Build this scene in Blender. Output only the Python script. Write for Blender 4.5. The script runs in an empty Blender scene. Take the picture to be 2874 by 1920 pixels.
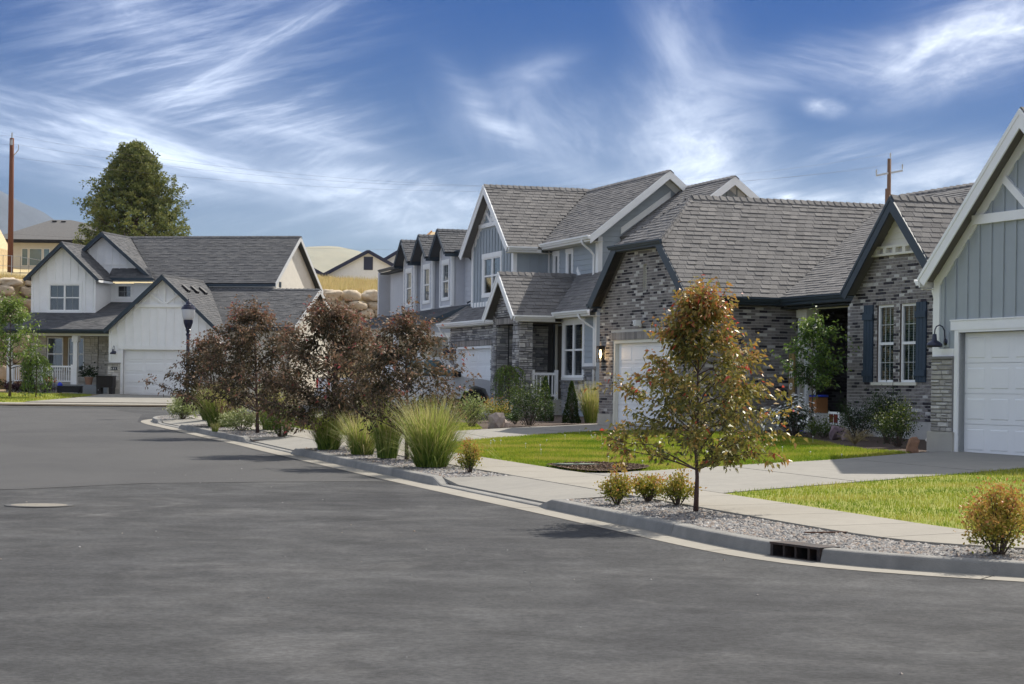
import bpy, bmesh, math, random
import numpy as np
from mathutils import Vector, Matrix, noise as mnoise
from mathutils.geometry import delaunay_2d_cdt
random.seed(7); RNG = np.random.default_rng(7)
scene = bpy.context.scene
COL = scene.collection
R = math.radians
# ---------------------------------------------------------------- camera
cam_d = bpy.data.cameras.new('camera'); cam = bpy.data.objects.new('camera', cam_d); COL.objects.link(cam)
cam_d.lens = 75.0; cam_d.sensor_width = 36.0; cam_d.sensor_fit = 'HORIZONTAL'
cam_d.shift_y = 135.0 / 2874.0; cam_d.clip_start = .1; cam_d.clip_end = 20000
cam.location = (0, 0, 1.62); cam.rotation_euler = (R(90), -.013, 0)
scene.camera = cam
# ---------------------------------------------------------------- sky, sun, exposure
SUN_EL, SUN_AZ = R(45.6), R(38.1)
world = bpy.data.worlds.new('World'); scene.world = world; world.use_nodes = True
scene.view_settings.view_transform = 'Standard'; scene.view_settings.look = 'None'
scene.view_settings.exposure = 1.68; scene.view_settings.gamma = 1.0
scene.view_settings.use_curve_mapping = False
SKY_STRENGTH = .15
def build_sky():
    nt = world.node_tree; N = nt.nodes; L = nt.links; N.clear()
    out = N.new('ShaderNodeOutputWorld'); bg = N.new('ShaderNodeBackground'); L.new(bg.outputs[0], out.inputs[0])
    bg.inputs[1].default_value = SKY_STRENGTH
    sky = N.new('ShaderNodeTexSky'); sky.sky_type = 'NISHITA'; sky.sun_disc = False
    sky.sun_elevation = SUN_EL; sky.sun_rotation = SUN_AZ; sky.altitude = 1400; sky.air_density = 1.0; sky.dust_density = .7; sky.ozone_density = 3.0
    def M(op, a, b=None, c=None):
        n = N.new('ShaderNodeMath'); n.operation = op
        for i, x in enumerate((a, b, c)):
            if x is None: continue
            if isinstance(x, (int, float)): n.inputs[i].default_value = x
            else: L.new(x, n.inputs[i])
        return n.outputs[0]
    tc = N.new('ShaderNodeTexCoord'); sp = N.new('ShaderNodeSeparateXYZ'); L.new(tc.outputs['Generated'], sp.inputs[0])
    X, Y, Z = sp.outputs
    az = M('ARCTAN2', X, Y); el = M('ARCSINE', Z)
    def noise(ang, sx, sy, scale, detail, rough, dist, seed):
        c, s = math.cos(ang), math.sin(ang)
        a = M('ADD', M('MULTIPLY', az, c * sx), M('MULTIPLY', el, s * sx))
        b = M('ADD', M('MULTIPLY', az, -s * sy), M('MULTIPLY', el, c * sy))
        cb = N.new('ShaderNodeCombineXYZ'); L.new(a, cb.inputs[0]); L.new(b, cb.inputs[1]); cb.inputs[2].default_value = seed
        n = N.new('ShaderNodeTexNoise'); n.inputs['Scale'].default_value = scale * 1.5; n.inputs['Detail'].default_value = detail
        n.inputs['Roughness'].default_value = rough; n.inputs['Distortion'].default_value = dist
        L.new(cb.outputs[0], n.inputs['Vector']); return n.outputs[0]
    def ss(x, lo, hi):
        m = N.new('ShaderNodeMapRange'); m.interpolation_type = 'SMOOTHSTEP'; L.new(x, m.inputs[0])
        m.inputs[1].default_value = lo; m.inputs[2].default_value = hi; return m.outputs[0]
    # direction warp shared by every bank of cirrus
    warp = M('MULTIPLY', M('SUBTRACT', noise(0, 1, 1, 9, 3, .5, 0, 3.3), .5), .033)
    fine = ss(noise(R(14), 5, 48, 2.2, 9, .66, .15, 1.7), .40, .74)     # fine near-level streaks
    diag = ss(noise(R(28), 5, 34, 2.6, 9, .66, .25, 8.1), .38, .72)       # streaks rising to the right
    dn = ss(noise(R(-12), 4, 30, 2.2, 9, .64, .2, 4.4), .36, .74)        # streaks falling to the right
    puff = ss(noise(R(12), 1, 2.2, 15, 10, .68, .4, 6.2), .36, .72)
    lacy = ss(noise(R(-60), 4, 8, 2.6, 10, .66, .35, 2.9), .34, .74)
    F = 5988.
    def bank(u, v, lu, lv, ang, amp, tex, hard=1.0):
        ca, ce = (u - 1437) / F, (1095 - v) / F
        c, s = math.cos(R(ang)), math.sin(R(ang))
        da = M('ADD', M('SUBTRACT', az, ca), warp); de = M('ADD', M('SUBTRACT', el, ce), M('MULTIPLY', warp, .6))
        a = M('MULTIPLY', M('ADD', M('MULTIPLY', da, c), M('MULTIPLY', de, s)), F / lu)
        b = M('MULTIPLY', M('ADD', M('MULTIPLY', da, -s), M('MULTIPLY', de, c)), F / lv)
        r2 = M('ADD', M('MULTIPLY', a, a), M('MULTIPLY', b, b))
        g = M('EXPONENT', M('MULTIPLY', M('POWER', r2, hard), -1.0))
        return M('MULTIPLY', M('MULTIPLY', g, amp * .60), M('ADD', M('MULTIPLY', tex, .68), .22))
    banks = [
        bank(520, 90, 420, 230, 10, .62, fine), bank(720, 150, 330, 42, 32, .75, diag), bank(330, 60, 200, 60, -22, .5, puff),
        bank(700, 330, 430, 95, -12, .72, fine, 1.2), bank(880, 385, 190, 38, -8, .6, dn),
        bank(120, 410, 420, 120, -9, 1.0, dn, 1.4), bank(620, 480, 420, 62, -10, .8, dn, 1.2), bank(1080, 560, 380, 70, -8, .7, puff),
        bank(420, 560, 260, 40, -3, .35, fine), bank(250, 505, 180, 60, -8, .45, dn),
        bank(1900, 140, 110, 260, 6, .6, lacy), bank(1985, 430, 150, 150, -20, .95, puff, 1.2), bank(1650, 360, 330, 120, -8, .6, lacy),
        bank(1430, 330, 170, 38, -42, .75, dn), bank(1500, 210, 120, 50, 20, .4, puff), bank(1950, 520, 260, 60, 0, .8, fine),
        bank(2660, 150, 240, 95, 22, 1.05, puff, 1.3), bank(2800, 90, 260, 120, 14, .6, fine), bank(2300, 190, 360, 60, 8, .55, dn), bank(2300, 300, 55, 24, 0, 1.2, puff, 1.2),
        bank(2480, 420, 330, 45, 2, .4, fine), bank(2640, 500, 320, 62, 12, .95, puff), bank(2300, 560, 360, 40, 0, .55, fine), bank(2210, 540, 26, 11, 5, .9, puff),
        bank(1420, 470, 260, 30, -4, .3, fine), bank(1200, 600, 330, 60, -4, .55, puff), bank(900, 640, 420, 50, 0, .4, fine), bank(1080, 500, 420, 45, -12, .5, diag)]
    m = banks[0]
    for b in banks[1:]: m = M('ADD', m, b)
    # thicker cloud added over the unseen sky to brighten the shaded fronts
    broad = M('ADD', M('MULTIPLY', ss(noise(R(8), 1, 2.2, 1.8, 6, .58, .9, 11.3), .34, .62), M('ADD', M('MULTIPLY', fine, .45), .5)), .08)
    away = M('MAXIMUM', ss(M('ABSOLUTE', az), .27, .5), ss(el, .19, .33))
    m = M('ADD', m, M('MULTIPLY', broad, M('MULTIPLY', away, .92)))
    hz = M('POWER', M('SUBTRACT', 1.0, M('MINIMUM', M('MAXIMUM', M('MULTIPLY', el, 3.3), 0.0), 1.0)), 7.0)
    m = M('ADD', m, M('MULTIPLY', hz, .5))
    m = M('MINIMUM', M('MAXIMUM', m, 0), .93)
    hs = N.new('ShaderNodeHueSaturation'); hs.inputs['Saturation'].default_value = 1.62; hs.inputs['Value'].default_value = .098; hs.inputs['Hue'].default_value = .525
    L.new(sky.outputs[0], hs.inputs['Color'])
    # clouds: white lit by the sun, warmer towards it
    near = ss(az, -.5, .9)
    cc = N.new('ShaderNodeMix'); cc.data_type = 'RGBA'; L.new(near, cc.inputs['Factor'])
    cc.inputs['A'].default_value = (2.6, 2.95, 3.55, 1); cc.inputs['B'].default_value = (3.9, 3.95, 3.9, 1)
    mx = N.new('ShaderNodeMix'); mx.data_type = 'RGBA'; L.new(m, mx.inputs['Factor']); L.new(hs.outputs[0], mx.inputs['A']); L.new(cc.outputs['Result'], mx.inputs['B'])
    L.new(mx.outputs['Result'], bg.inputs[0])
build_sky()
sun_d = bpy.data.lights.new('sun', 'SUN'); sun = bpy.data.objects.new('sun', sun_d); COL.objects.link(sun)
sun_d.energy = 2.0; sun_d.angle = R(.53); sun_d.color = (1, .94, .84)
_sd = Vector((math.cos(SUN_EL) * math.sin(SUN_AZ), math.cos(SUN_EL) * math.cos(SUN_AZ), math.sin(SUN_EL)))
sun.rotation_euler = _sd.to_track_quat('Z', 'Y').to_euler(); sun.location = (20, 20, 60)
# ---------------------------------------------------------------- materials
MATS = {}
def mat(name, col, rough=.8, var=.12, scale=6., bump=0., bscale=40., tone=None, spec=.3, metal=0., streak=None, detail=5, dark=None, emit=None, trans=0., objvar=0.):
    """procedural surface: base colour broken up by noise; 'tone' = list of colours picked by the per-face tone attribute"""
    if name in MATS: return MATS[name]
    m = bpy.data.materials.new(name); m.use_nodes = True; nt = m.node_tree; N = nt.nodes; L = nt.links
    b = N['Principled BSDF']; b.inputs['Roughness'].default_value = rough; b.inputs['Specular IOR Level'].default_value = spec; b.inputs['Metallic'].default_value = metal
    tc = N.new('ShaderNodeTexCoord')
    no = N.new('ShaderNodeTexNoise'); no.inputs['Scale'].default_value = scale; no.inputs['Detail'].default_value = detail; no.inputs['Roughness'].default_value = .62
    if streak:
        mp = N.new('ShaderNodeMapping'); mp.inputs['Scale'].default_value = streak; L.new(tc.outputs['Object'], mp.inputs[0]); L.new(mp.outputs[0], no.inputs['Vector'])
    else: L.new(tc.outputs['Object'], no.inputs['Vector'])
    if tone:
        at = N.new('ShaderNodeAttribute'); at.attribute_name = 'tone'
        cr = N.new('ShaderNodeValToRGB'); cr.color_ramp.interpolation = 'LINEAR'
        el = cr.color_ramp.elements
        for i, c in enumerate(tone):
            p = i / max(1, len(tone) - 1)
            e = el[i] if i < 2 else el.new(p)
            e.position = p; e.color = (*c, 1)
        L.new(at.outputs['Fac'], cr.inputs[0]); base = cr.outputs[0]
    else:
        rgb = N.new('ShaderNodeRGB'); rgb.outputs[0].default_value = (*col, 1); base = rgb.outputs[0]
    mr = N.new('ShaderNodeMapRange'); L.new(no.outputs[0], mr.inputs[0]); mr.inputs[1].default_value = .25; mr.inputs[2].default_value = .75
    mr.inputs[3].default_value = 1 - var; mr.inputs[4].default_value = 1 + var
    mu = N.new('ShaderNodeMix'); mu.data_type = 'RGBA'; mu.blend_type = 'MULTIPLY'; mu.inputs['Factor'].default_value = 1
    L.new(base, mu.inputs['A']); cb = N.new('ShaderNodeCombineColor')
    for i in range(3): L.new(mr.outputs[0], cb.inputs[i])
    L.new(cb.outputs[0], mu.inputs['B']); c = mu.outputs['Result']
    if dark:                                    # broad weathering patches (colour, amount, scale)
        n2 = N.new('ShaderNodeTexNoise'); n2.inputs['Scale'].default_value = dark[2]; n2.inputs['Detail'].default_value = 6; n2.inputs['Roughness'].default_value = .6; n2.inputs['Distortion'].default_value = .6
        if len(dark) > 3:
            m2 = N.new('ShaderNodeMapping'); m2.inputs['Scale'].default_value = dark[3]; m2.inputs['Rotation'].default_value = dark[4] if len(dark) > 4 else (0, 0, 0)
            L.new(tc.outputs['Object'], m2.inputs[0]); L.new(m2.outputs[0], n2.inputs['Vector'])
        else: L.new(tc.outputs['Object'], n2.inputs['Vector'])
        r2 = N.new('ShaderNodeMapRange'); L.new(n2.outputs[0], r2.inputs[0]); r2.inputs[1].default_value = .42; r2.inputs[2].default_value = .7; r2.inputs[4].default_value = dark[1]
        mm = N.new('ShaderNodeMix'); mm.data_type = 'RGBA'; L.new(r2.outputs[0], mm.inputs['Factor']); L.new(c, mm.inputs['A']); mm.inputs['B'].default_value = (*dark[0], 1); c = mm.outputs['Result']
    L.new(c, b.inputs['Base Color'])
    if bump:
        nb = N.new('ShaderNodeTexNoise'); nb.inputs['Scale'].default_value = bscale; nb.inputs['Detail'].default_value = 6; L.new(tc.outputs['Object'], nb.inputs['Vector'])
        bp = N.new('ShaderNodeBump'); bp.inputs['Strength'].default_value = bump; bp.inputs['Distance'].default_value = .02; L.new(nb.outputs[0], bp.inputs['Height']); L.new(bp.outputs[0], b.inputs['Normal'])
    if emit: b.inputs['Emission Color'].default_value = (*emit[0], 1); b.inputs['Emission Strength'].default_value = emit[1]
    if trans:                                   # leaves let light through
        tr = N.new('ShaderNodeBsdfTranslucent'); L.new(c, tr.inputs[0]); ms = N.new('ShaderNodeMixShader'); ms.inputs[0].default_value = trans
        L.new(b.outputs[0], ms.inputs[1]); L.new(tr.outputs[0], ms.inputs[2]); L.new(ms.outputs[0], N['Material Output'].inputs[0])
    MATS[name] = m; return m
def glass_mat():
    m = bpy.data.materials.new('window_glass'); m.use_nodes = True; nt = m.node_tree; N = nt.nodes; L = nt.links; N.clear()
    o = N.new('ShaderNodeOutputMaterial'); t = N.new('ShaderNodeBsdfTransparent'); t.inputs[0].default_value = (.55, .62, .66, 1)
    g = N.new('ShaderNodeBsdfGlossy'); g.inputs['Roughness'].default_value = .03; g.inputs[0].default_value = (.9, .95, 1, 1)
    fr = N.new('ShaderNodeFresnel'); fr.inputs[0].default_value = 1.9
    ms = N.new('ShaderNodeMixShader'); L.new(fr.outputs[0], ms.inputs[0]); L.new(t.outputs[0], ms.inputs[1]); L.new(g.outputs[0], ms.inputs[2]); L.new(ms.outputs[0], o.inputs[0]); return m
GLASS = glass_mat()
WHITE = mat('white_painted_trim', (.86, .86, .84), .55, .04, 3)
CREAM = mat('cream_trim', (.72, .69, .58), .6, .05, 3)
DOORW = mat('white_garage_door', (.83, .83, .82), .5, .03, 2)
GREYB = mat('grey_board_siding', (.36, .395, .41), .7, .05, 3, .15, 60)
BLUEB = mat('blue_grey_siding', (.36, .40, .43), .7, .06, 3, .15, 60)
PALEB = mat('pale_grey_siding', (.56, .57, .60), .7, .05, 3, .12, 60)
WHTB = mat('white_siding', (.86, .86, .85), .65, .04, 3, .1, 60)
DARKT = mat('charcoal_trim', (.04, .056, .074), .5, .1, 4)
SLATE = mat('slate_blue_shutter', (.036, .058, .085), .6, .12, 5, .2, 50, streak=(30, 30, 2))
NAVY = mat('dark_navy_metal', (.012, .014, .04), .35, .1, 5, spec=.5)
BLACK = mat('black_paint', (.012, .012, .014), .45, .1, 5)
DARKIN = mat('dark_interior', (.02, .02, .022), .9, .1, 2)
BLIND = mat('window_blind', (.34, .38, .37), .7, .05, 3)
CURT = mat('curtain', (.16, .19, .22), .85, .1, 3)
SOFFD = mat('dark_soffit', (.035, .04, .04), .7, .1, 4)
SOFFW = mat('cream_soffit', (.62, .60, .50), .7, .05, 4)
MORTAR = mat('mortar', (.5, .48, .44), .95, .1, 8, .3, 80)
BRICK = mat('brick', (.2, .17, .15), .92, .16, 14, .4, 60, tone=[(.045, .04, .046), (.19, .172, .164), (.23, .21, .2), (.28, .255, .24), (.55, .53, .5)])
SOLD = mat('soldier_brick', (.2, .17, .15), .92, .14, 14, .4, 60, tone=[(.2, .185, .175), (.3, .275, .25), (.38, .35, .32)])
STONE = mat('stone_veneer', (.3, .3, .3), .95, .2, 7, .6, 30, tone=[(.17, .168, .175), (.29, .283, .28), (.42, .405, .385), (.56, .54, .505)])
STONEJ = mat('stone_joint', (.085, .082, .08), .95, .15, 10, .3, 60)
STONEL = mat('pale_stone_veneer', (.5, .47, .42), .95, .14, 6, .5, 30, tone=[(.46, .43, .375), (.57, .535, .47), (.66, .625, .56)])
STONELJ = mat('pale_stone_joint', (.32, .30, .27), .95, .1, 10)
SHING = mat('roof_shingle', (.13, .12, .115), .95, .16, 55, .5, 120, tone=[(.145, .138, .133), (.165, .157, .151), (.182, .173, .166), (.205, .194, .184)])
SHING5 = mat('dark_roof_shingle', (.1, .1, .105), .95, .16, 55, .5, 120, tone=[(.078, .079, .084), (.09, .091, .096), (.104, .104, .108), (.12, .119, .12)])
CONC = mat('concrete', (.26, .244, .212), .9, .09, 5, .2, 90, dark=((.2, .19, .17), .55, .7))
KERBM = mat('kerb_concrete', (.245, .236, .215), .9, .12, 6, .3, 70, dark=((.13, .126, .12), .6, 1.3))
WALK = mat('sidewalk_concrete', (.285, .262, .22), .9, .07, 5, .2, 90, dark=((.235, .215, .18), .5, .6))
FOUND = mat('foundation_concrete', (.42, .40, .35), .9, .08, 4, .2, 60)
STUCCO = mat('cream_stucco', (.6, .57, .5), .95, .06, 5, .3, 120)
BARK = mat('bark', (.10, .075, .06), .95, .3, 14, .6, 40, streak=(20, 20, 4))
BARKR = mat('cherry_bark', (.085, .052, .045), .8, .3, 14, .5, 40, streak=(10, 10, 40))
WOODP = mat('utility_pole_wood', (.15, .062, .038), .9, .25, 8, .4, 40, streak=(20, 20, 1.2))
WOODG = mat('weathered_wood', (.22, .165, .11), .9, .2, 8, .3, 40, streak=(4, 4, 30))
BEAMB = mat('stained_beam', (.075, .06, .042), .85, .2, 6, .3, 40, streak=(20, 2, 2))
MULCH = mat('bark_mulch', (.085, .06, .045), 1., .35, 30, .8, 60)
SOIL = mat('dry_soil', (.24, .175, .105), 1., .25, 3, .7, 30)
GALV = mat('galvanised_steel', (.42, .44, .46), .45, .1, 4, metal=.6)
BULB = mat('lit_bulb', (1, .75, .4), .5, .01, 3, emit=((1, .62, .25), 5))
CLEAR = GLASS
# ---------------------------------------------------------------- mesh helpers
def tag(o, label=None, cat=None, group=None, kind=None):
    if label: o['label'] = label
    if cat: o['category'] = cat
    if group: o['group'] = group
    if kind: o['kind'] = kind
    return o
def empty(name, loc=(0, 0, 0), rz=0., label=None, cat=None, group=None, parent=None, kind=None):
    o = bpy.data.objects.new(name, None); COL.objects.link(o); o.location = loc; o.rotation_euler = (0, 0, rz); o.empty_display_size = .2
    if parent: o.parent = parent
    return tag(o, label, cat, group, kind)
V = Vector
class MB:
    def __init__(s): s.v = []; s.f = []; s.t = []
    def add(s, vs, fs, tone=.5):
        n = len(s.v); s.v.extend([tuple(p) for p in vs]); s.f.extend([tuple(n + i for i in f) for f in fs]); s.t.extend([tone] * len(fs)); return s
    def poly(s, pts, tone=.5): return s.add(pts, [tuple(range(len(pts)))], tone)
    def hexa(s, p, tone=.5):      # p: 4 bottom ccw (seen from above/out) + 4 top
        return s.add(p, [(3, 2, 1, 0), (4, 5, 6, 7), (0, 1, 5, 4), (1, 2, 6, 5), (2, 3, 7, 6), (3, 0, 4, 7)], tone)
    def box(s, x0, x1, y0, y1, z0, z1, tone=.5):
        return s.hexa([(x0, y0, z0), (x1, y0, z0), (x1, y1, z0), (x0, y1, z0), (x0, y0, z1), (x1, y0, z1), (x1, y1, z1), (x0, y1, z1)], tone)
    def obox(s, pl, a0, a1, b0, b1, d0, d1, tone=.5):
        return s.hexa([pl.pt(a0, b0, d0), pl.pt(a1, b0, d0), pl.pt(a1, b1, d0), pl.pt(a0, b1, d0), pl.pt(a0, b0, d1), pl.pt(a1, b0, d1), pl.pt(a1, b1, d1), pl.pt(a0, b1, d1)], tone)
    def beam(s, p0, p1, up, w, h, tone=.5):   # centred bar: w sideways, h along up
        p0, p1 = V(p0), V(p1); d = (p1 - p0).normalized(); up = V(up); up = (up - d * up.dot(d)).normalized(); sd = d.cross(up) * (w / 2); u = up * (h / 2)
        return s.hexa([p0 - sd - u, p0 + sd - u, p1 + sd - u, p1 - sd - u, p0 - sd + u, p0 + sd + u, p1 + sd + u, p1 - sd + u], tone)
    def prism(s, pts, off, tone=.5):
        n = len(pts); off = V(off); q = [V(p) for p in pts]; b = [p + off for p in q]
        return s.add(q + b, [tuple(range(n - 1, -1, -1)), tuple(range(n, 2 * n))] + [(i, (i + 1) % n, n + (i + 1) % n, n + i) for i in range(n)], tone)
    def tube(s, pts, r, n=8, tone=.5, cap=True):
        pts = [V(p) for p in pts]; m = len(pts); rs = r if isinstance(r, (list, tuple)) else [r] * m; vs = []; ref = None
        for i, p in enumerate(pts):
            d = (pts[min(i + 1, m - 1)] - pts[max(i - 1, 0)]).normalized()
            if ref is None: ref = d.orthogonal().normalized()
            ref = (ref - d * ref.dot(d)); ref = ref.normalized() if ref.length > 1e-6 else d.orthogonal().normalized()
            q = d.cross(ref)
            for k in range(n):
                a = 2 * math.pi * k / n; vs.append(p + (ref * math.cos(a) + q * math.sin(a)) * rs[i])
        fs = [(i * n + k, i * n + (k + 1) % n, (i + 1) * n + (k + 1) % n, (i + 1) * n + k) for i in range(m - 1) for k in range(n)]
        if cap: fs += [tuple(range(n - 1, -1, -1)), tuple((m - 1) * n + k for k in range(n))]
        return s.add(vs, fs, tone)
    def lathe(s, prof, c=(0, 0, 0), n=16, tone=.5, axis='z'):
        vs = []
        for r, z in prof:
            for k in range(n):
                a = 2 * math.pi * k / n; x, y = r * math.cos(a), r * math.sin(a)
                vs.append((c[0] + x, c[1] + y, c[2] + z) if axis == 'z' else ((c[0] + x, c[1] + z, c[2] + y) if axis == 'y' else (c[0] + z, c[1] + x, c[2] + y)))
        m = len(prof)
        fs = [(i * n + k, i * n + (k + 1) % n, (i + 1) * n + (k + 1) % n, (i + 1) * n + k) for i in range(m - 1) for k in range(n)]
        fs += [tuple(range(n - 1, -1, -1)), tuple((m - 1) * n + k for k in range(n))]
        return s.add(vs, fs, tone)
    def mesh(s, name, m):
        me = bpy.data.meshes.new(name); me.from_pydata(s.v, [], s.f); me.materials.append(m)
        a = me.attributes.new('tone', 'FLOAT', 'FACE'); a.data.foreach_set('value', s.t); me.update(); return me
    def build(s, name, m, parent=None, smooth=False, **kw):
        me = s.mesh(name, m)
        if smooth: me.polygons.foreach_set('use_smooth', [True] * len(me.polygons))
        o = bpy.data.objects.new(name, me); COL.objects.link(o)
        if parent: o.parent = parent
        return tag(o, **kw)
def np_mesh(name, verts, faces, tones, m, parent=None, smooth=False, **kw):
    """big meshes straight from arrays: verts (N,3), faces (M,k) with k fixed"""
    me = bpy.data.meshes.new(name); k = faces.shape[1]; M_ = len(faces)
    me.vertices.add(len(verts)); me.vertices.foreach_set('co', verts.astype(np.float32).ravel())
    me.loops.add(M_ * k); me.loops.foreach_set('vertex_index', faces.astype(np.int32).ravel())
    me.polygons.add(M_); me.polygons.foreach_set('loop_start', np.arange(0, M_ * k, k, dtype=np.int32))
    me.materials.append(m); me.update(calc_edges=True)
    a = me.attributes.new('tone', 'FLOAT', 'FACE'); a.data.foreach_set('value', tones.astype(np.float32))
    if smooth: me.polygons.foreach_set('use_smooth', [True] * M_)
    o = bpy.data.objects.new(name, me); COL.objects.link(o)
    if parent: o.parent = parent
    return tag(o, **kw)
class PL:
    """a plane: origin, two unit axes, outward normal"""
    def __init__(s, o, ux, uy): s.o = V(o); s.ux = V(ux).normalized(); s.uy = V(uy).normalized(); s.n = s.ux.cross(s.uy)
    def pt(s, a, b, d=0.): return s.o + s.ux * a + s.uy * b + s.n * d
def front(y): return PL((0, y, 0), (1, 0, 0), (0, 0, 1))
def side(x): return PL((x, 0, 0), (0, 1, 0), (0, 0, 1))          # faces +x
def sideL(x): return PL((x, 0, 0), (0, -1, 0), (0, 0, 1))        # faces -x (a = -y)
def inside(p, poly):
    x, y = p; c = False; n = len(poly)
    for i in range(n):
        x0, y0 = poly[i]; x1, y1 = poly[(i + 1) % n]
        if (y0 > y) != (y1 > y) and x < (x1 - x0) * (y - y0) / (y1 - y0) + x0: c = not c
    return c
def triangulate(poly, holes=(), pts=()):
    vs = [V(p) for p in poly]; ed = [(i, (i + 1) % len(poly)) for i in range(len(poly))]
    for h in holes:
        n = len(vs); vs += [V(p) for p in h]; ed += [(n + i, n + (i + 1) % len(h)) for i in range(len(h))]
    vs += [V(p) for p in pts]
    r = delaunay_2d_cdt([v.to_2d() for v in vs], ed, [], 0, 1e-5); ov, of = r[0], r[2]; res = []
    for f in of:
        c = sum((ov[i] for i in f), V((0, 0))) / len(f)
        if inside(c, poly) and not any(inside(c, h) for h in holes):
            a, b, d = [ov[i] for i in f[:3]]
            res.append(f if (b - a).cross(d - a) > 0 else f[::-1])
    return ov, res
def rect(a0, a1, b0, b1): return [(a0, b0), (a1, b0), (a1, b1), (a0, b1)]
def skin(pl, poly, holes, th, m, parent, name='wall', **kw):
    ov, fs = triangulate(poly, holes); mb = MB(); n = len(ov)
    mb.add([pl.pt(p[0], p[1], 0) for p in ov] + [pl.pt(p[0], p[1], -th) for p in ov], [tuple(f) for f in fs] + [tuple(n + i for i in f[::-1]) for f in fs])
    for lp, sgn in [(poly, 1)] + [(h, -1) for h in holes]:
        for i in range(len(lp)):
            p, q = lp[i], lp[(i + 1) % len(lp)]
            if sgn < 0: p, q = q, p
            mb.poly([pl.pt(*p, 0), pl.pt(*p, -th), pl.pt(*q, -th), pl.pt(*q, 0)])
    return mb.build(name, m, parent, **kw)
def intervals(poly, holes, b0, b1):
    bm_ = (b0 + b1) / 2; xs = []
    n = len(poly)
    for i in range(n):
        (x0, y0), (x1, y1) = poly[i], poly[(i + 1) % n]
        if (y0 > bm_) != (y1 > bm_): xs.append(x0 + (x1 - x0) * (bm_ - y0) / (y1 - y0))
    xs.sort(); iv = [(xs[i], xs[i + 1]) for i in range(0, len(xs) - 1, 2)]
    for h in holes:
        hx0, hx1 = min(p[0] for p in h), max(p[0] for p in h); hy0, hy1 = min(p[1] for p in h), max(p[1] for p in h)
        if hy1 <= b0 + 1e-4 or hy0 >= b1 - 1e-4: continue
        nv = []
        for a, b in iv:
            if hx1 <= a or hx0 >= b: nv.append((a, b)); continue
            if hx0 > a: nv.append((a, hx0))
            if hx1 < b: nv.append((hx1, b))
        iv = nv
    return iv
FPX = 5988.
class Pieces:
    """bricks, stones, shingles, boards: the largest in view are objects, the rest one joined part"""
    def __init__(s, parent, root, name, m, chamfer=.004, limit=300, jit=0.):
        s.parent, s.root, s.name, s.m, s.ch, s.limit, s.jit = parent, root, name, m, chamfer, limit, jit; s.L = []; s.cache = {}
        s.M = Matrix.LocRotScale(root.location, root.rotation_euler, root.scale)
    def add(s, pl, a0, a1, b0, b1, t0, t1, tone, d=0.): s.L.append((pl, a0, a1, b0, b1, t0, t1, tone, d))
    def score(s, e):
        pl, a0, a1, b0, b1 = e[:5]; c = s.M @ pl.pt((a0 + a1) / 2, (b0 + b1) / 2); n = (s.M.to_3x3().inverted().transposed() @ pl.n).normalized(); v = V((0, 0, 1.62)) - c; dist = v.length
        u = 1437 + FPX * c.x / c.y; w = 1095 - FPX * (c.z - 1.62) / c.y; f = n.dot(v) / dist
        if f < .02 or not (0 < u < 2874 and 0 < w < 1920): return 0
        return (a1 - a0) * (b1 - b0) * f / dist ** 2
    def geo(s, pl, a0, a1, b0, b1, t0, t1, d, mb, tone):
        c = min(s.ch, (a1 - a0) * .25, (b1 - b0) * .25); j = s.jit; rj = (lambda: random.uniform(-j, j)) if j else (lambda: 0.)
        vs = [pl.pt(a0, b0, d - .004), pl.pt(a1, b0, d - .004), pl.pt(a1, b1, d - .004), pl.pt(a0, b1, d - .004),
              pl.pt(a0 + c + rj(), b0 + c + rj(), d + t0 + rj() * .6), pl.pt(a1 - c + rj(), b0 + c + rj(), d + t0 + rj() * .6), pl.pt(a1 - c + rj(), b1 - c + rj(), d + t1 + rj() * .6), pl.pt(a0 + c + rj(), b1 - c + rj(), d + t1 + rj() * .6)]
        mb.add(vs, [(4, 5, 6, 7), (0, 1, 5, 4), (1, 2, 6, 5), (2, 3, 7, 6), (3, 0, 4, 7)], tone)
    def flush(s, rest=None):
        sc = sorted(((s.score(e), i) for i, e in enumerate(s.L)), reverse=True); top = {i for v, i in sc[:s.limit] if v > 0}; mb = MB()
        Z = PL((0, 0, 0), (1, 0, 0), (0, 1, 0))
        for i, e in enumerate(s.L):
            pl, a0, a1, b0, b1, t0, t1, tone, d = e
            if i in top:
                k = (round(a1 - a0, 3), round(b1 - b0, 3), round(t0, 3), round(t1, 3), round(tone, 2))
                me = s.cache.get(k)
                if me is None or s.jit:
                    q = MB(); s.geo(Z, 0, a1 - a0, 0, b1 - b0, t0, t1, 0, q, tone); me = q.mesh(s.name, s.m); s.cache[k] = me
                o = bpy.data.objects.new(s.name, me); COL.objects.link(o); o.parent = s.parent
                p = pl.pt(a0, b0, d); o.matrix_local = Matrix(((pl.ux.x, pl.uy.x, pl.n.x, p.x), (pl.ux.y, pl.uy.y, pl.n.y, p.y), (pl.ux.z, pl.uy.z, pl.n.z, p.z), (0, 0, 0, 1)))
            else: s.geo(pl, a0, a1, b0, b1, t0, t1, d, mb, tone)
        if mb.v: mb.build(rest or s.name, s.m, s.parent, kind='stuff')
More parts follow.
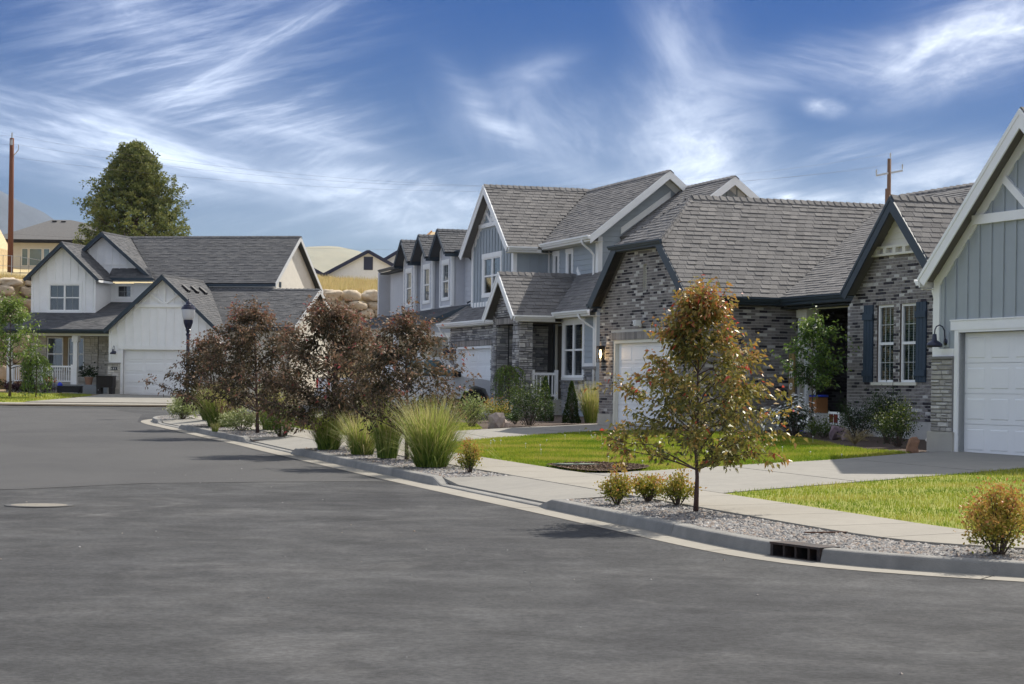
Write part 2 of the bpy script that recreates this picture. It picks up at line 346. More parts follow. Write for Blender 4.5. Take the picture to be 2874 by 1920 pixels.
def brickwork(ps, pl, poly, holes=(), ch=.0677, L=.203, j=.010, t=.012, tone=None):
    b0 = min(p[1] for p in poly); b1 = max(p[1] for p in poly); k = 0; z = b0
    while z < b1 - .02:
        off = (L + j) / 2 * (k % 2)
        for x0, x1 in intervals(poly, holes, z, min(z + ch, b1)):
            i = math.floor((x0 - off) / (L + j)); a = i * (L + j) + off
            while a < x1:
                c0, c1 = max(a, x0), min(a + L, x1)
                if c1 - c0 > .03:
                    tn = tone() if tone else random.random()
                    ps.add(pl, c0, c1, z, min(z + ch - j, b1), t + random.uniform(-.002, .002), t, tn)
                a += L + j
        z += ch; k += 1
def btone():
    r = random.random()
    return 0.0 if r < .17 else (.97 if r < .27 else random.choice((.25, .33, .42, .5, .58, .66, .75)))
def stonework(ps, pl, poly, holes=(), hmin=.05, hmax=.13, lmin=.10, lmax=.36, j=.009, t=(.018, .045)):
    b0 = min(p[1] for p in poly); b1 = max(p[1] for p in poly); z = b0
    while z < b1 - .03:
        h = min(random.uniform(hmin, hmax), b1 - z)
        if b1 - z - h < .035: h = b1 - z
        for x0, x1 in intervals(poly, holes, z, z + h):
            a = x0
            while a < x1 - .02:
                l = min(random.uniform(lmin, lmax), x1 - a)
                if x1 - a - l < .06: l = x1 - a
                tt = random.uniform(*t)
                if h > .085 and random.random() < .35:      # two thin stones in one course
                    hh = h * random.uniform(.42, .58)
                    ps.add(pl, a, a + l - j, z, z + hh - j, tt, tt, random.random()); tt = random.uniform(*t); ps.add(pl, a, a + l - j, z + hh, z + h - j, tt, tt, random.random())
                else: ps.add(pl, a, a + l - j, z, z + h - j, tt, tt * random.uniform(.9, 1.1), random.random())
                a += l
        z += h
def shingles(ps, pl, poly, holes=(), ex=.143, w=.26, m=None):
    b0 = min(p[1] for p in poly); b1 = max(p[1] for p in poly); z = b0; k = 0
    while z < b1 - .02:
        off = (k * 37 % 100) / 100. * w
        for x0, x1 in intervals(poly, holes, z, min(z + ex, b1)):
            a = math.floor((x0 - off) / w) * w + off
            while a < x1:
                c0, c1 = max(a, x0), min(a + w - .006, x1)
                if c1 - c0 > .02: 
                    tt = random.choice((.009, .013, .019)); ps.add(pl, c0, c1, z - .003, min(z + ex + .003, b1), tt, .003, random.choice((.0, .25, .4, .5, .6, .75, 1.)))
                a += w
        z += ex; k += 1
def lapboards(ps, pl, poly, holes=(), ex=.17, t=.018, L=3.6):
    b0 = min(p[1] for p in poly); b1 = max(p[1] for p in poly); z = b0; k = 0
    while z < b1 - .01:
        for x0, x1 in intervals(poly, holes, z, min(z + ex, b1)):
            if x1 - x0 > .03: ps.add(pl, x0, x1, z, min(z + ex, b1), t, .003, random.random())
        z += ex; k += 1
def roof_slab(pl, poly, roof, m, th=.09, name='roof_deck'):
    ov, fs = triangulate(poly); mb = MB(); n = len(ov)
    mb.add([pl.pt(p[0], p[1], 0) for p in ov] + [pl.pt(p[0], p[1], -th) for p in ov], [tuple(f) for f in fs] + [tuple(n + i for i in f[::-1]) for f in fs])
    for i in range(len(poly)):
        p, q = poly[i], poly[(i + 1) % len(poly)]; mb.poly([pl.pt(*p, 0), pl.pt(*p, -th), pl.pt(*q, -th), pl.pt(*q, 0)])
    return mb.build(name, m, roof)
def plane_from(p0, ux, up): return PL(p0, ux, up)
def ridge_caps(roof, p0, p1, n1, n2, m, w=.15, ex=.21, name='ridge_cap'):
    """overlapping folded caps from p0 to p1; n1, n2 unit directions running down each slope"""
    p0, p1 = V(p0), V(p1); d = (p1 - p0); Ln = d.length; d.normalize(); n1, n2 = V(n1).normalized(), V(n2).normalized(); up = -(n1 + n2).normalized(); k = max(1, int(Ln / ex)); ex = Ln / k
    for v in range(3):
        pass
    tones = [0.05, .45, .8]; ms = []
    for t in tones:
        mb = MB(); q = []
        for s_, l in ((0, .036), (ex + .05, .008)):
            c = d * s_ + up * l; q += [c + n1 * w, c, c + n2 * w]
        lo = [p - up * .018 for p in q]
        mb.add([tuple(p) for p in q + lo], [(0, 3, 4, 1), (1, 4, 5, 2), (0, 1, 7, 6), (1, 2, 8, 7), (6, 9, 3, 0), (2, 5, 11, 8)], t); ms.append(mb.mesh(name, m))
    for i in range(k):
        o = bpy.data.objects.new(name, ms[random.randrange(3)]); COL.objects.link(o); o.parent = roof; o.location = p0 + d * (ex * i) + up * .012
# windows -----------------------------------------------------------------
def window(parent, pl, a0, a1, b0, b1, units=1, casing=.09, cm=None, grid=(0, 0), blind=.5, depth=.06, sill=True, head=None, rail=True, inner='blind', fm=None):
    """double-hung units side by side; frame, casing, panes, glazing bars, blind"""
    cm = cm or WHITE; fm = fm or WHITE; fr = MB(); w = .045
    if casing:
        c = MB(); hd = head or casing
        c.obox(pl, a0 - casing, a0, b0, b1, 0, .03); c.obox(pl, a1, a1 + casing, b0, b1, 0, .03); c.obox(pl, a0 - casing - .02, a1 + casing + .02, b1, b1 + hd, 0, .036); c.obox(pl, a0 - casing - .01, a1 + casing + .01, b0 - casing, b0, 0, .034)
        cas = c
    uw = (a1 - a0) / units
    for u in range(units):
        x0, x1 = a0 + uw * u, a0 + uw * (u + 1)
        for q in ((x0, x0 + w, b0, b1), (x1 - w, x1, b0, b1), (x0 + w, x1 - w, b0, b0 + w), (x0 + w, x1 - w, b1 - w, b1)): fr.obox(pl, *q, -depth, .012)
        if rail: mid = (b0 + b1) / 2; fr.obox(pl, x0 + w, x1 - w, mid - .028, mid + .028, -depth + .004, .004)
    win = fr.build('window', fm, parent)
    if casing: cas.build('casing', cm, win)
    bl = MB(); glz = MB()
    for u in range(units):
        x0, x1 = a0 + uw * u + w, a0 + uw * (u + 1) - w; mid = (b0 + b1) / 2
        rows = [(b0 + w, mid - .028), (mid + .028, b1 - w)] if rail else [(b0 + w, b1 - w)]
        for r0, r1 in rows:
            MB().poly([pl.pt(x0, r0, -.03), pl.pt(x1, r0, -.03), pl.pt(x1, r1, -.03), pl.pt(x0, r1, -.03)]).build('pane', GLASS, win)
            for i in range(1, grid[0]): a = x0 + (x1 - x0) * i / grid[0]; glz.obox(pl, a - .005, a + .005, r0, r1, -.028, -.018)
            for i in range(1, grid[1]): b = r0 + (r1 - r0) * i / grid[1]; glz.obox(pl, x0, x1, b - .006, b + .006, -.0275, -.0185)
        if blind > 0 and inner == 'blind':
            zt = b1 - w; n = int((b1 - b0) * blind / .05)
            for i in range(n): bl.add([pl.pt(x0, zt - .05 * i, -.075), pl.pt(x1, zt - .05 * i, -.075), pl.pt(x1, zt - .05 * i - .04, -.10), pl.pt(x0, zt - .05 * i - .04, -.10)], [(3, 2, 1, 0)])
        elif blind > 0:
            n = 14
            for sx in ((x0, x0 + (x1 - x0) * blind * .5), (x1 - (x1 - x0) * blind * .5, x1)):
                ps = [(sx[0] + (sx[1] - sx[0]) * i / n, -.09 - .02 * (i % 2)) for i in range(n + 1)]
                for p, q in zip(ps, ps[1:]): bl.poly([pl.pt(p[0], b0, p[1]), pl.pt(q[0], b0, q[1]), pl.pt(q[0], b1, q[1]), pl.pt(p[0], b1, p[1])])
    if glz.v: glz.build('glazing_bar', mat('grey_glazing_bar', (.5, .53, .52), .6, .05, 3), win)
    if bl.v: bl.build('blind' if inner == 'blind' else 'curtain', BLIND if inner == 'blind' else CURT, win)
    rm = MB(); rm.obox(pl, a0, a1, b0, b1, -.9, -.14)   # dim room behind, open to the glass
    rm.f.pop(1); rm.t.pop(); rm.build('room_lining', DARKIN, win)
    if sill: MB().obox(pl, a0 - .06, a1 + .06, b0 - .05, b0 - .004, -.03, .06).build('sill', cm, win)
    return win
def garage_door(parent, pl, a0, a1, b1, depth=.15, rows=4, cols=4, label=None, grooves=False):
    d = PL(pl.pt(0, 0, -depth), pl.ux, pl.uy); h = b1 / rows
    back = MB(); back.obox(d, a0 - .02, a1 + .02, -.05, b1 + .02, -.12, -.03); door = back.build('garage_door', DOORW, parent)
    if label: door['label'] = label
    for r in range(rows):
        m = MB(); z0, z1 = h * r + .004, h * (r + 1) - .004; m.obox(d, a0, a1, z0, z1, -.03, 0); cw = (a1 - a0) / cols
        for c in range(cols):
            x0, x1 = a0 + cw * c + .07, a0 + cw * (c + 1) - .07; y0, y1 = z0 + .08, z1 - .08
            fr = .016
            m.add([d.pt(x0, y0, .0008), d.pt(x1, y0, .0008), d.pt(x1, y1, .0008), d.pt(x0, y1, .0008), d.pt(x0 + fr, y0 + fr, .011), d.pt(x1 - fr, y0 + fr, .011), d.pt(x1 - fr, y1 - fr, .011), d.pt(x0 + fr, y1 - fr, .011)], [(4, 5, 6, 7), (0, 1, 5, 4), (1, 2, 6, 5), (2, 3, 7, 6), (3, 0, 4, 7)])
            if grooves:
                n = 5
                for g in range(n): gx = x0 + fr + (x1 - x0 - 2 * fr) * (g + .5) / n; m.obox(d, gx - .03, gx + .03, y0 + .03, y1 - .03, .011, .016)
        m.build('door_panel', DOORW, door)
    MB().obox(d, a0, a1, -.03, .003, -.02, .004).build('bottom_seal', BLACK, door)
    return door
def battens(parent, pl, poly, holes, sp, m, w=.045, t=.022, phase=0.):
    t = t * 1.5
    x0 = min(p[0] for p in poly); x1 = max(p[0] for p in poly); x = x0 + phase + sp; T = [(b, a) for a, b in poly]; HT = [[(b, a) for a, b in h] for h in holes]
    while x < x1 - w:
        for z0, z1 in intervals(T, HT, x - w / 2, x + w / 2):
            if z1 - z0 > .05: MB().obox(pl, x - w / 2, x + w / 2, z0, z1, 0, t).build('batten', m, parent)
        x += sp
def gutter(parent, p0, p1, out, m, name='gutter', s=.11):
    """K-style trough along p0-p1; 'out' points away from the wall"""
    p0, p1, o = V(p0), V(p1), V(out).normalized(); z = V((0, 0, 1)); pr = [(0, 0), (0, -s), (.55 * s, -s), (.75 * s, -.55 * s), (s, -.4 * s), (s, 0), (.86 * s, 0), (.86 * s, -.3 * s), (.1 * s, -.3 * s), (.1 * s, 0)]
    mb = MB(); a = [p0 + o * x + z * y for x, y in pr]; b = [p1 + o * x + z * y for x, y in pr]; n = len(pr)
    mb.add(a + b, [(i, (i + 1) % n, n + (i + 1) % n, n + i) for i in range(n)] + [tuple(range(n)), tuple(range(2 * n - 1, n - 1, -1))]); return mb.build(name, m, parent)
def downpipe(parent, pts, m, r=.038): return MB().tube(pts, r, 6).build('downpipe', m, parent, smooth=True)
def barn_lamp(name, parent_world, pl, a, b, label, group=None, sc=1.):
    """gooseneck barn light on a wall; a thing of its own"""
    M = parent_world; base = M @ pl.pt(a, b, .03); n = (M.to_3x3() @ pl.n).normalized(); z = V((0, 0, 1))
    e = empty(name, base, 0, label, 'wall lamp', group)
    P = lambda d, h: n * (d * sc) + z * (h * sc)
    MB().tube([P(-.02, 0), P(.012, 0)], .058 * sc, 14).build('wall_plate', NAVY, e, smooth=True)
    pts = [P(.01, 0), P(.02, .1), P(.03, .2), P(.07, .27), P(.13, .295), P(.19, .27), P(.22, .21), P(.225, .14)]
    MB().tube(pts, .011 * sc, 8).build('gooseneck_arm', NAVY, e, smooth=True)
    prof = [(.028, .14), (.036, .125), (.045, .03), (.09, .0), (.135, -.035), (.14, -.09), (.134, -.09), (.128, -.04), (.08, -.012), (.03, .02)]
    MB().lathe([(r * sc, h * sc) for r, h in prof], tuple(P(.225, 0)), 18).build('shade', NAVY, e, smooth=True)
    return e
def soffit_box(): pass
# ================================================================ THE SETTING: road, kerbs, walks, drives, lawns
def smooth_line(pts, it=2):
    for _ in range(it):
        q = [pts[0]]
        for a, b in zip(pts, pts[1:]): q += [(a[0] * .75 + b[0] * .25, a[1] * .75 + b[1] * .25), (a[0] * .25 + b[0] * .75, a[1] * .25 + b[1] * .75)]
        pts = q + [pts[-1]]
    return pts
KL = smooth_line([(30, 9), (16, 12.9), (9.5, 15.15), (6.3, 16.125), (4.2, 17.4), (3.2, 18), (2.55, 18.75), (2.05, 19.95), (1.38, 22.245), (.57, 24.975), (-1.03, 30.135), (-2.34, 34.59), (-4.36, 41.55), (-5.76, 46.62), (-6.83, 50.07), (-9.17, 58.215), (-10.4, 62.25), (-11.25, 66.3), (-11.1, 69.9), (-9.4, 72.9), (-6, 75), (0, 76.8), (14, 79.5)], 2)
KS = [0.]
for a, b in zip(KL, KL[1:]): KS.append(KS[-1] + math.hypot(b[0] - a[0], b[1] - a[1]))
KA = np.array(KL)
def knear(x, y):
    """distance to the kerb line and arc length of the nearest point"""
    a, b = KA[:-1], KA[1:]; v = b - a; L2 = (v ** 2).sum(1); t = np.clip(((x - a[:, 0]) * v[:, 0] + (y - a[:, 1]) * v[:, 1]) / L2, 0, 1)
    p = a + v * t[:, None]; d = np.hypot(x - p[:, 0], y - p[:, 1]); i = int(d.argmin())
    return float(d[i]), KS[i] + float(t[i]) * math.sqrt(L2[i])
def sof(x, y): return knear(x, y)[1]
# dropped kerbs in front of the four drives (arc length ranges)
DROPS = [(sof(.33, 25.8) , sof(-1.03, 30.135)), (sof(-4.3, 41.4), sof(-5.85, 46.875)), (sof(-9.0, 57.75), sof(-10.35, 62.1))]
def drop(s):
    v = 0.
    for a, b in DROPS:
        e = .45; v = max(v, min(1, max(0, (s - a + e) / e), ) * min(1, max(0, (b + e - s) / e)))
    return v
def street(x, y): return .008 * y
def terr(x, y):
    d, s = knear(x, y); k = .12 + .022 * d; dr = drop(s)
    if dr > 0 and d < 1.13: low = .03 + (.12 + .022 * 1.13 - .03) * d / 1.13; k = k * (1 - dr) + low * dr
    return .008 * y + k
def kpt(s, off=0.):
    s = max(0, min(KS[-1] - 1e-6, s)); i = int(np.searchsorted(KS, s, 'right')) - 1; i = min(i, len(KL) - 2)
    t = (s - KS[i]) / (KS[i + 1] - KS[i]); a, b = KL[i], KL[i + 1]
    dx, dy = b[0] - a[0], b[1] - a[1]; l = math.hypot(dx, dy)
    return (a[0] + dx * t + dy / l * off, a[1] + dy * t - dx / l * off)
def kline(s0, s1, off, step=.5):
    n = max(2, int(abs(s1 - s0) / step) + 1); return [kpt(s0 + (s1 - s0) * i / (n - 1), off) for i in range(n)]
def densify(poly, step=.8):
    out = []
    for p, q in zip(poly, poly[1:] + poly[:1]):
        n = max(1, int(math.hypot(q[0] - p[0], q[1] - p[1]) / step))
        out += [(p[0] + (q[0] - p[0]) * i / n, p[1] + (q[1] - p[1]) * i / n) for i in range(n)]
    return out
def sheet(name, poly, zf, lift, m, step=1.0, kind='structure', thick=.0, parent=None, holes=(), **kw):
    poly = densify(poly, step); xs = [p[0] for p in poly]; ys = [p[1] for p in poly]; pts = []
    x = math.floor(min(xs)) ; 
    while x < max(xs):
        y = math.floor(min(ys))
        while y < max(ys):
            if inside((x, y), poly) and not any(inside((x, y), h) for h in holes): pts.append((x + random.uniform(-.2, .2) * step, y + random.uniform(-.2, .2) * step))
            y += step
        x += step
    pts = [p for p in pts if inside(p, poly)]
    ov, fs = triangulate(poly, holes, pts); mb = MB(); mb.add([(p[0], p[1], zf(p[0], p[1]) + lift) for p in ov], fs)
    if thick:
        n = len(poly)
        for i in range(n):
            p, q = poly[i], poly[(i + 1) % n]; zp, zq = zf(*p) + lift, zf(*q) + lift
            mb.poly([(p[0], p[1], zp), (p[0], p[1], zp - thick), (q[0], q[1], zq - thick), (q[0], q[1], zq)])
    return mb.build(name, m, parent, kind=kind, **kw)
# --- ground reaching the horizon
def gbase(x, y): return .008 * max(-200, min(y, 140)) - .06
mb = MB(); gx = [-6000, -1500, -400, -120, -60, -30, -15, 0, 15, 30, 60, 120, 400, 1500, 6000]; gy = [-3000, -800, -200, -60, -20, 0, 15, 30, 45, 60, 75, 95, 140, 200, 400, 1500, 9000]
mb.add([(x, y, gbase(x, y)) for y in gy for x in gx], [(j * len(gx) + i, j * len(gx) + i + 1, (j + 1) * len(gx) + i + 1, (j + 1) * len(gx) + i) for j in range(len(gy) - 1) for i in range(len(gx) - 1)])
mb.build('ground', SOIL, kind='structure')
# --- asphalt
ASPH = mat('asphalt', (.066, .066, .066), .9, .24, 110, .5, 220, dark=((.036, .036, .038), .9, .30, (.9, .45, 1), (0, 0, .35)), spec=.18)
def asphalt_extra():
    nt = ASPH.node_tree; N = nt.nodes; L = nt.links; b = N['Principled BSDF']; src = b.inputs['Base Color'].links[0].from_socket
    tc = N.new('ShaderNodeTexCoord'); mp = N.new('ShaderNodeMapping'); mp.inputs['Scale'].default_value = (.35, .3, 1); mp.inputs['Rotation'].default_value = (0, 0, -.2); L.new(tc.outputs['Object'], mp.inputs[0])
    n = N.new('ShaderNodeTexNoise'); n.inputs['Scale'].default_value = 1.6; n.inputs['Detail'].default_value = 8; n.inputs['Roughness'].default_value = .65; n.inputs['Distortion'].default_value = 1.3; L.new(mp.outputs[0], n.inputs['Vector'])
    r = N.new('ShaderNodeMapRange'); L.new(n.outputs[0], r.inputs[0]); r.inputs[1].default_value = .5; r.inputs[2].default_value = .78; r.inputs[4].default_value = .75
    mx = N.new('ShaderNodeMix'); mx.data_type = 'RGBA'; L.new(r.outputs[0], mx.inputs['Factor']); L.new(src, mx.inputs['A']); mx.inputs['B'].default_value = (.115, .112, .109, 1)
    # medium mottling and stone grain
    for sc, dt, lo, hi, rg in ((1.9, 10, .74, 1.24, .74), (.55, 8, .82, 1.16, .7), (24, 3, .8, 1.2, .6)):
        n3 = N.new('ShaderNodeTexNoise'); n3.inputs['Scale'].default_value = sc; n3.inputs['Detail'].default_value = dt; n3.inputs['Roughness'].default_value = rg; L.new(tc.outputs['Object'], n3.inputs['Vector'])
        r3 = N.new('ShaderNodeMapRange'); L.new(n3.outputs[0], r3.inputs[0]); r3.inputs[1].default_value = .36; r3.inputs[2].default_value = .64; r3.inputs[3].default_value = lo; r3.inputs[4].default_value = hi
        c3 = N.new('ShaderNodeCombineColor'); [L.new(r3.outputs[0], c3.inputs[i]) for i in range(3)]
        m3 = N.new('ShaderNodeMix'); m3.data_type = 'RGBA'; m3.blend_type = 'MULTIPLY'; m3.inputs['Factor'].default_value = 1; L.new(mx.outputs['Result'], m3.inputs['A']); L.new(c3.outputs[0], m3.inputs['B']); mx = m3
    # curved tyre scuffs: thin rings about a few turning centres
    last = mx.outputs['Result']; sp = N.new('ShaderNodeSeparateXYZ'); L.new(tc.outputs['Object'], sp.inputs[0])
    def M(op, a, b_=None):
        q = N.new('ShaderNodeMath'); q.operation = op
        for i, x in enumerate((a, b_)):
            if x is None: continue
            if isinstance(x, (int, float)): q.inputs[i].default_value = x
            else: L.new(x, q.inputs[i])
        return q.outputs[0]
    for cx, cy, rad, w, amt in ((-13, 14, 11.2, .10, .5), (-13, 14, 12.7, .08, .4), (-6, 48, 21.5, .12, .4), (-6, 48, 22.9, .1, .35), (-24, 30, 20.5, .1, .4), (-24, 30, 18.8, .1, .35), (-14, 5, 13.8, .1, .35)):
        dx = M('SUBTRACT', sp.outputs[0], cx); dy = M('SUBTRACT', sp.outputs[1], cy); d = M('SQRT', M('ADD', M('MULTIPLY', dx, dx), M('MULTIPLY', dy, dy)))
        g = M('EXPONENT', M('MULTIPLY', M('POWER', M('DIVIDE', M('SUBTRACT', d, rad), w), 2.0), -1.0)); g = M('MULTIPLY', M('MULTIPLY', g, amt), r.outputs[0])
        k = N.new('ShaderNodeMix'); k.data_type = 'RGBA'; L.new(g, k.inputs['Factor']); L.new(last, k.inputs['A']); k.inputs['B'].default_value = (.2, .195, .19, 1); last = k.outputs['Result']
    L.new(last, b.inputs['Base Color'])
asphalt_extra()
FAR = smooth_line([(-60, 82.5), (-30, 84.9), (-20.7, 86.25), (-15.5, 87.6), (-11, 89.1), (-4, 91.5), (14, 95.25)], 2)
road_edge = kline(0, KS[-1], -.32, 1.0)
road_poly = [(45, -21), ] + road_edge + FAR[::-1] + [(-60, -21)]
sheet('road', road_poly, street, 0, ASPH, 3.0)
# newer asphalt beyond the seam, laid a few mm proud
seam_poly = [(-7.8, 27.825), (-6.5, 28.125), (-5.2, 29.925), (-3.6, 30.75), (-2.0, 31.35)] + kline(sof(-1.4, 31.35), sof(-10.9, 64.5), -.44, 1.0) + [(-13, 75), (-16, 84), (-30, 81), (-30, 27)]
sheet('road_overlay', seam_poly, street, .004, mat('newer_asphalt', (.068, .066, .064), .82, .24, 110, .5, 220, dark=((.045, .044, .044), .8, .4, (.8, .4, 1), (0, 0, .3))), 2.5)
# --- gutter pan and kerb segments
gut = empty('gutter_pan', kind='structure')
s = 0.
def gw(s_): return .42
sI1 = sof(2.24, 19.2); sI0 = sI1 - .74       # storm drain opening
while s < KS[-1] - .1:
    s2 = min(s + 3.05, KS[-1]); a = kline(s + .009, s2 - .009, -.33, .4); b = kline(s + .009, s2 - .009, .02, .4); mb = MB(); n = len(a)
    mb.add([(p[0], p[1], street(*p) + .004) for p in a] + [(p[0], p[1], street(*p) + .009) for p in b], [(i + 1, i, n + i, n + i + 1) for i in range(n - 1)]); mb.build('gutter_slab', WALK, gut); s = s2
kerb = empty('kerb', kind='structure')
def kerb_seg(s0, s1, hf=None):
    n = max(2, int((s1 - s0) / .22) + 1); mb = MB(); rows = []
    for i in range(n):
        q = s0 + (s1 - s0) * i / (n - 1); dr = drop(q); h = .125 * (1 - dr) + .03 * dr; z = street(*kpt(q))
        prof = [(-.02, -.05), (0, .0), (.025, h - .022), (.032, h - .008), (.048, h), (.16, h + .003), (.165, -.05)]
        rows.append([(*kpt(q, o), street(*kpt(q, o)) + zz) for o, zz in prof])
    k = len(rows[0]); mb.add([p for r in rows for p in r], [(i * k + j, i * k + j + 1, (i + 1) * k + j + 1, (i + 1) * k + j) for i in range(n - 1) for j in range(k - 1)])
    mb.add(rows[0], [tuple(range(k - 1, -1, -1))]); mb.add(rows[-1], [tuple(range(k))]); mb.build('kerb_stone', KERBM, kerb)
cuts = [0, sof(4.9, 16.95), sI0, sI1, sof(1.62, 21.45), sof(.85, 24), DROPS[0][0] + .0, DROPS[0][1], sof(-2.6, 35.55), DROPS[1][0], DROPS[1][1], sof(-7.5, 52.35), DROPS[2][0], DROPS[2][1], sof(-11.2, 66.75), KS[-1]]
for a, b in zip(cuts, cuts[1:]):
    if abs(a - sI0) < 1e-6: continue
    n = max(1, round((b - a) / 3.05)) if b - a < 60 else 20
    for i in range(n): kerb_seg(a + (b - a) * i / n + .004, a + (b - a) * (i + 1) / n - .004)
# storm drain: dark iron box set in the kerb with a hooded opening
drain = empty('storm_drain', (*kpt((sI0 + sI1) / 2), street(*kpt((sI0 + sI1) / 2))), 0, 'black iron storm drain inlet set into the kerb face', 'drain')
IRON = mat('cast_iron', (.022, .02, .02), .7, .3, 20, .4, 60, dark=((.11, .06, .035), .5, 6))
dl = V(drain.location)
def dbox(s0, s1, o0, o1, z0, z1, nm, m=IRON):
    P = []
    for z in (z0, z1):
        for q, o in ((s0, o0), (s1, o0), (s1, o1), (s0, o1)): p = kpt(q, o); P.append((p[0] - dl.x, p[1] - dl.y, street(*p) + z - dl.z))
    MB().hexa(P[:4][::-1] + P[4:][::-1] if False else P).build(nm, m, drain)
dbox(sI0, sI1, -.004, .24, .112, .132, 'hood'); dbox(sI0, sI0 + .045, .005, .24, -.1, .111, 'jamb'); dbox(sI1 - .045, sI1, .005, .24, -.1, .111, 'jamb'); dbox(sI0 + .046, sI1 - .046, .22, .245, -.3, .111, 'back_plate', BLACK)
dbox(sI0 + .047, sI1 - .047, .0, .2, -.32, -.26, 'floor_plate', BLACK); dbox(sI0, sI1, -.03, .03, -.02, .012, 'lip')
for i in range(3):
    q = sI0 + (sI1 - sI0) * (i + 1) / 4; dbox(q - .014, q + .014, .03, .16, -.24, .111, 'grate_bar')
# --- land behind the kerb
bed_poly = kline(0, KS[-1], .15, 1.0) + [(14, 112), (60, 105), (60, 5)]
sheet('garden_ground', bed_poly, terr, -.02, MULCH, 2.0)
# gravel strips between kerb and walk
GRAVB = mat('gravel_bed', (.2, .195, .19), .95, .4, 60, .8, 90)
def pebbles(name, regions, parent=None, n_per=260):
    """thousands of small stones as one joined mesh"""
    P = []
    for s0, s1, o0, o1, dens in regions:
        n = int((s1 - s0) * (o1 - o0) * dens)
        for _ in range(n):
            q = random.uniform(s0, s1); o = random.uniform(o0, o1); x, y = kpt(q, o); P.append((x, y, terr(x, y) - .012))
    P = np.array(P); n = len(P); base = np.array([(1, 0, 0), (0, 1, 0), (-1, 0, 0), (0, -1, 0), (0, 0, 1), (.55, .55, .75), (-.5, .4, .7), (0, 0, -.6)], float)
    a = RNG.uniform(0, 6.28, n); sc = np.clip(RNG.lognormal(-3.95, .33, n), .01, .036); q = np.stack([sc * RNG.uniform(.8, 1.4, n), sc * RNG.uniform(.6, 1, n), sc * RNG.uniform(.45, .85, n)], 1)
    b = base[None] * q[:, None, :] * RNG.uniform(.75, 1.15, (n, 8, 1)); c, s_ = np.cos(a)[:, None], np.sin(a)[:, None]
    v = np.stack([b[..., 0] * c - b[..., 1] * s_, b[..., 0] * s_ + b[..., 1] * c, b[..., 2]], -1) + P[:, None, :]
    f = np.array([(0, 1, 5), (1, 4, 5), (0, 5, 4), (1, 2, 6), (1, 6, 4), (2, 4, 6), (2, 3, 4), (3, 0, 4)]); fs = (f[None] + (np.arange(n) * 8)[:, None, None]).reshape(-1, 3)
    tn = np.repeat(RNG.uniform(0, 1, n), 8)
    return np_mesh(name, v.reshape(-1, 3), fs, tn, mat('pebble', (.3, .3, .3), .9, .2, 30, tone=[(.08, .08, .084), (.165, .162, .16), (.25, .24, .228), (.22, .17, .135), (.37, .362, .35)]), parent, kind='stuff')
GS = [(sof(9, 15.3), DROPS[0][0] - .45), (DROPS[0][1] + .2, DROPS[1][0] - .42), (DROPS[1][1] + .45, DROPS[2][0] - .3), (DROPS[2][1] + .25, sof(-11.2, 69.75))]
for i, (a, b) in enumerate(GS): sheet('gravel_strip', kline(a, b, .166, .6) + kline(b, a, 1.12, .6), terr, -.008, GRAVB, .8)
pebbles('gravel', [(GS[0][0], GS[0][1], .17, 1.1, 1150), (GS[1][0], GS[1][1], .17, 1.1, 800), (GS[2][0], GS[2][1], .17, 1.1, 500), (GS[3][0], GS[3][1], .17, 1.1, 200)])
# --- walk slabs
walk = empty('sidewalk', kind='structure')
def slab(name, poly, m, parent, lift=.008, thick=.1, step=.8): return sheet(name, poly, terr, lift, m, step, None, thick, parent)
s = sof(12, 14.25); send = sof(-11, 65.25)
while s < send:
    mid = s + .78
    inner = 1.135
    slab('walk_slab', kline(s + .010, s + 1.556, inner, .4) + kline(s + 1.556, s + .010, 2.27, .4), WALK, walk, .012, .06); s += 1.566
# --- drives, slab by slab
def drive(name, near, far, kd, splits, m=CONC):
    """near / far: edge polylines from the walk to the garage; kd: dropped-kerb arc range"""
    d = empty(name, kind='structure')
    slab('apron_slab', kline(kd[0] - .35, kd[1] + .35, .166, .4) + kline(kd[1] + .12, kd[0] - .12, 1.128, .4), m, d, .006, .03)
    def along(line, t):
        Ls = [0.]
        for a, b in zip(line, line[1:]): Ls.append(Ls[-1] + math.hypot(b[0] - a[0], b[1] - a[1]))
        q = t * Ls[-1]
        for i in range(len(line) - 1):
            if q <= Ls[i + 1] + 1e-9: u = (q - Ls[i]) / (Ls[i + 1] - Ls[i]); return (line[i][0] + (line[i + 1][0] - line[i][0]) * u, line[i][1] + (line[i + 1][1] - line[i][1]) * u)
    for t0, t1 in zip(splits, splits[1:]):
        g = .0022; n = 8; A = [along(near, t0 + g + (t1 - t0 - 2 * g) * i / n) for i in range(n + 1)]; B = [along(far, t0 + g + (t1 - t0 - 2 * g) * i / n) for i in range(n + 1)]
        slab('drive_slab', A + B[::-1], m, d, .010, .05)
    return d
drive('driveway_grey_house', [kpt(DROPS[0][0] - .3, 2.285), (2.97, 26.64), (4.18, 27.885), (6.13, 29.91), (8.6, 32.7), (9.4, 33.45)], [kpt(DROPS[0][1] + .35, 2.285), (2.07, 31.53), (3.69, 33.15), (5.15, 34.425), (6.53, 36.15), (7.75, 37.5)], DROPS[0], [0, .3, .62, 1])
drive('driveway_brick_house', [kpt(DROPS[1][0] - .25, 2.285), (-1.3, 42.9), (-.5, 44.82), (.73, 47.31), (2.08, 49.305), (3.7, 50.4)], [kpt(DROPS[1][1] + .3, 2.285), (-1.1, 50.4), (.09, 52.245), (1.2, 53.4), (2.0, 54.6), (2.3, 54.9)], DROPS[1], [0, .35, .68, 1])
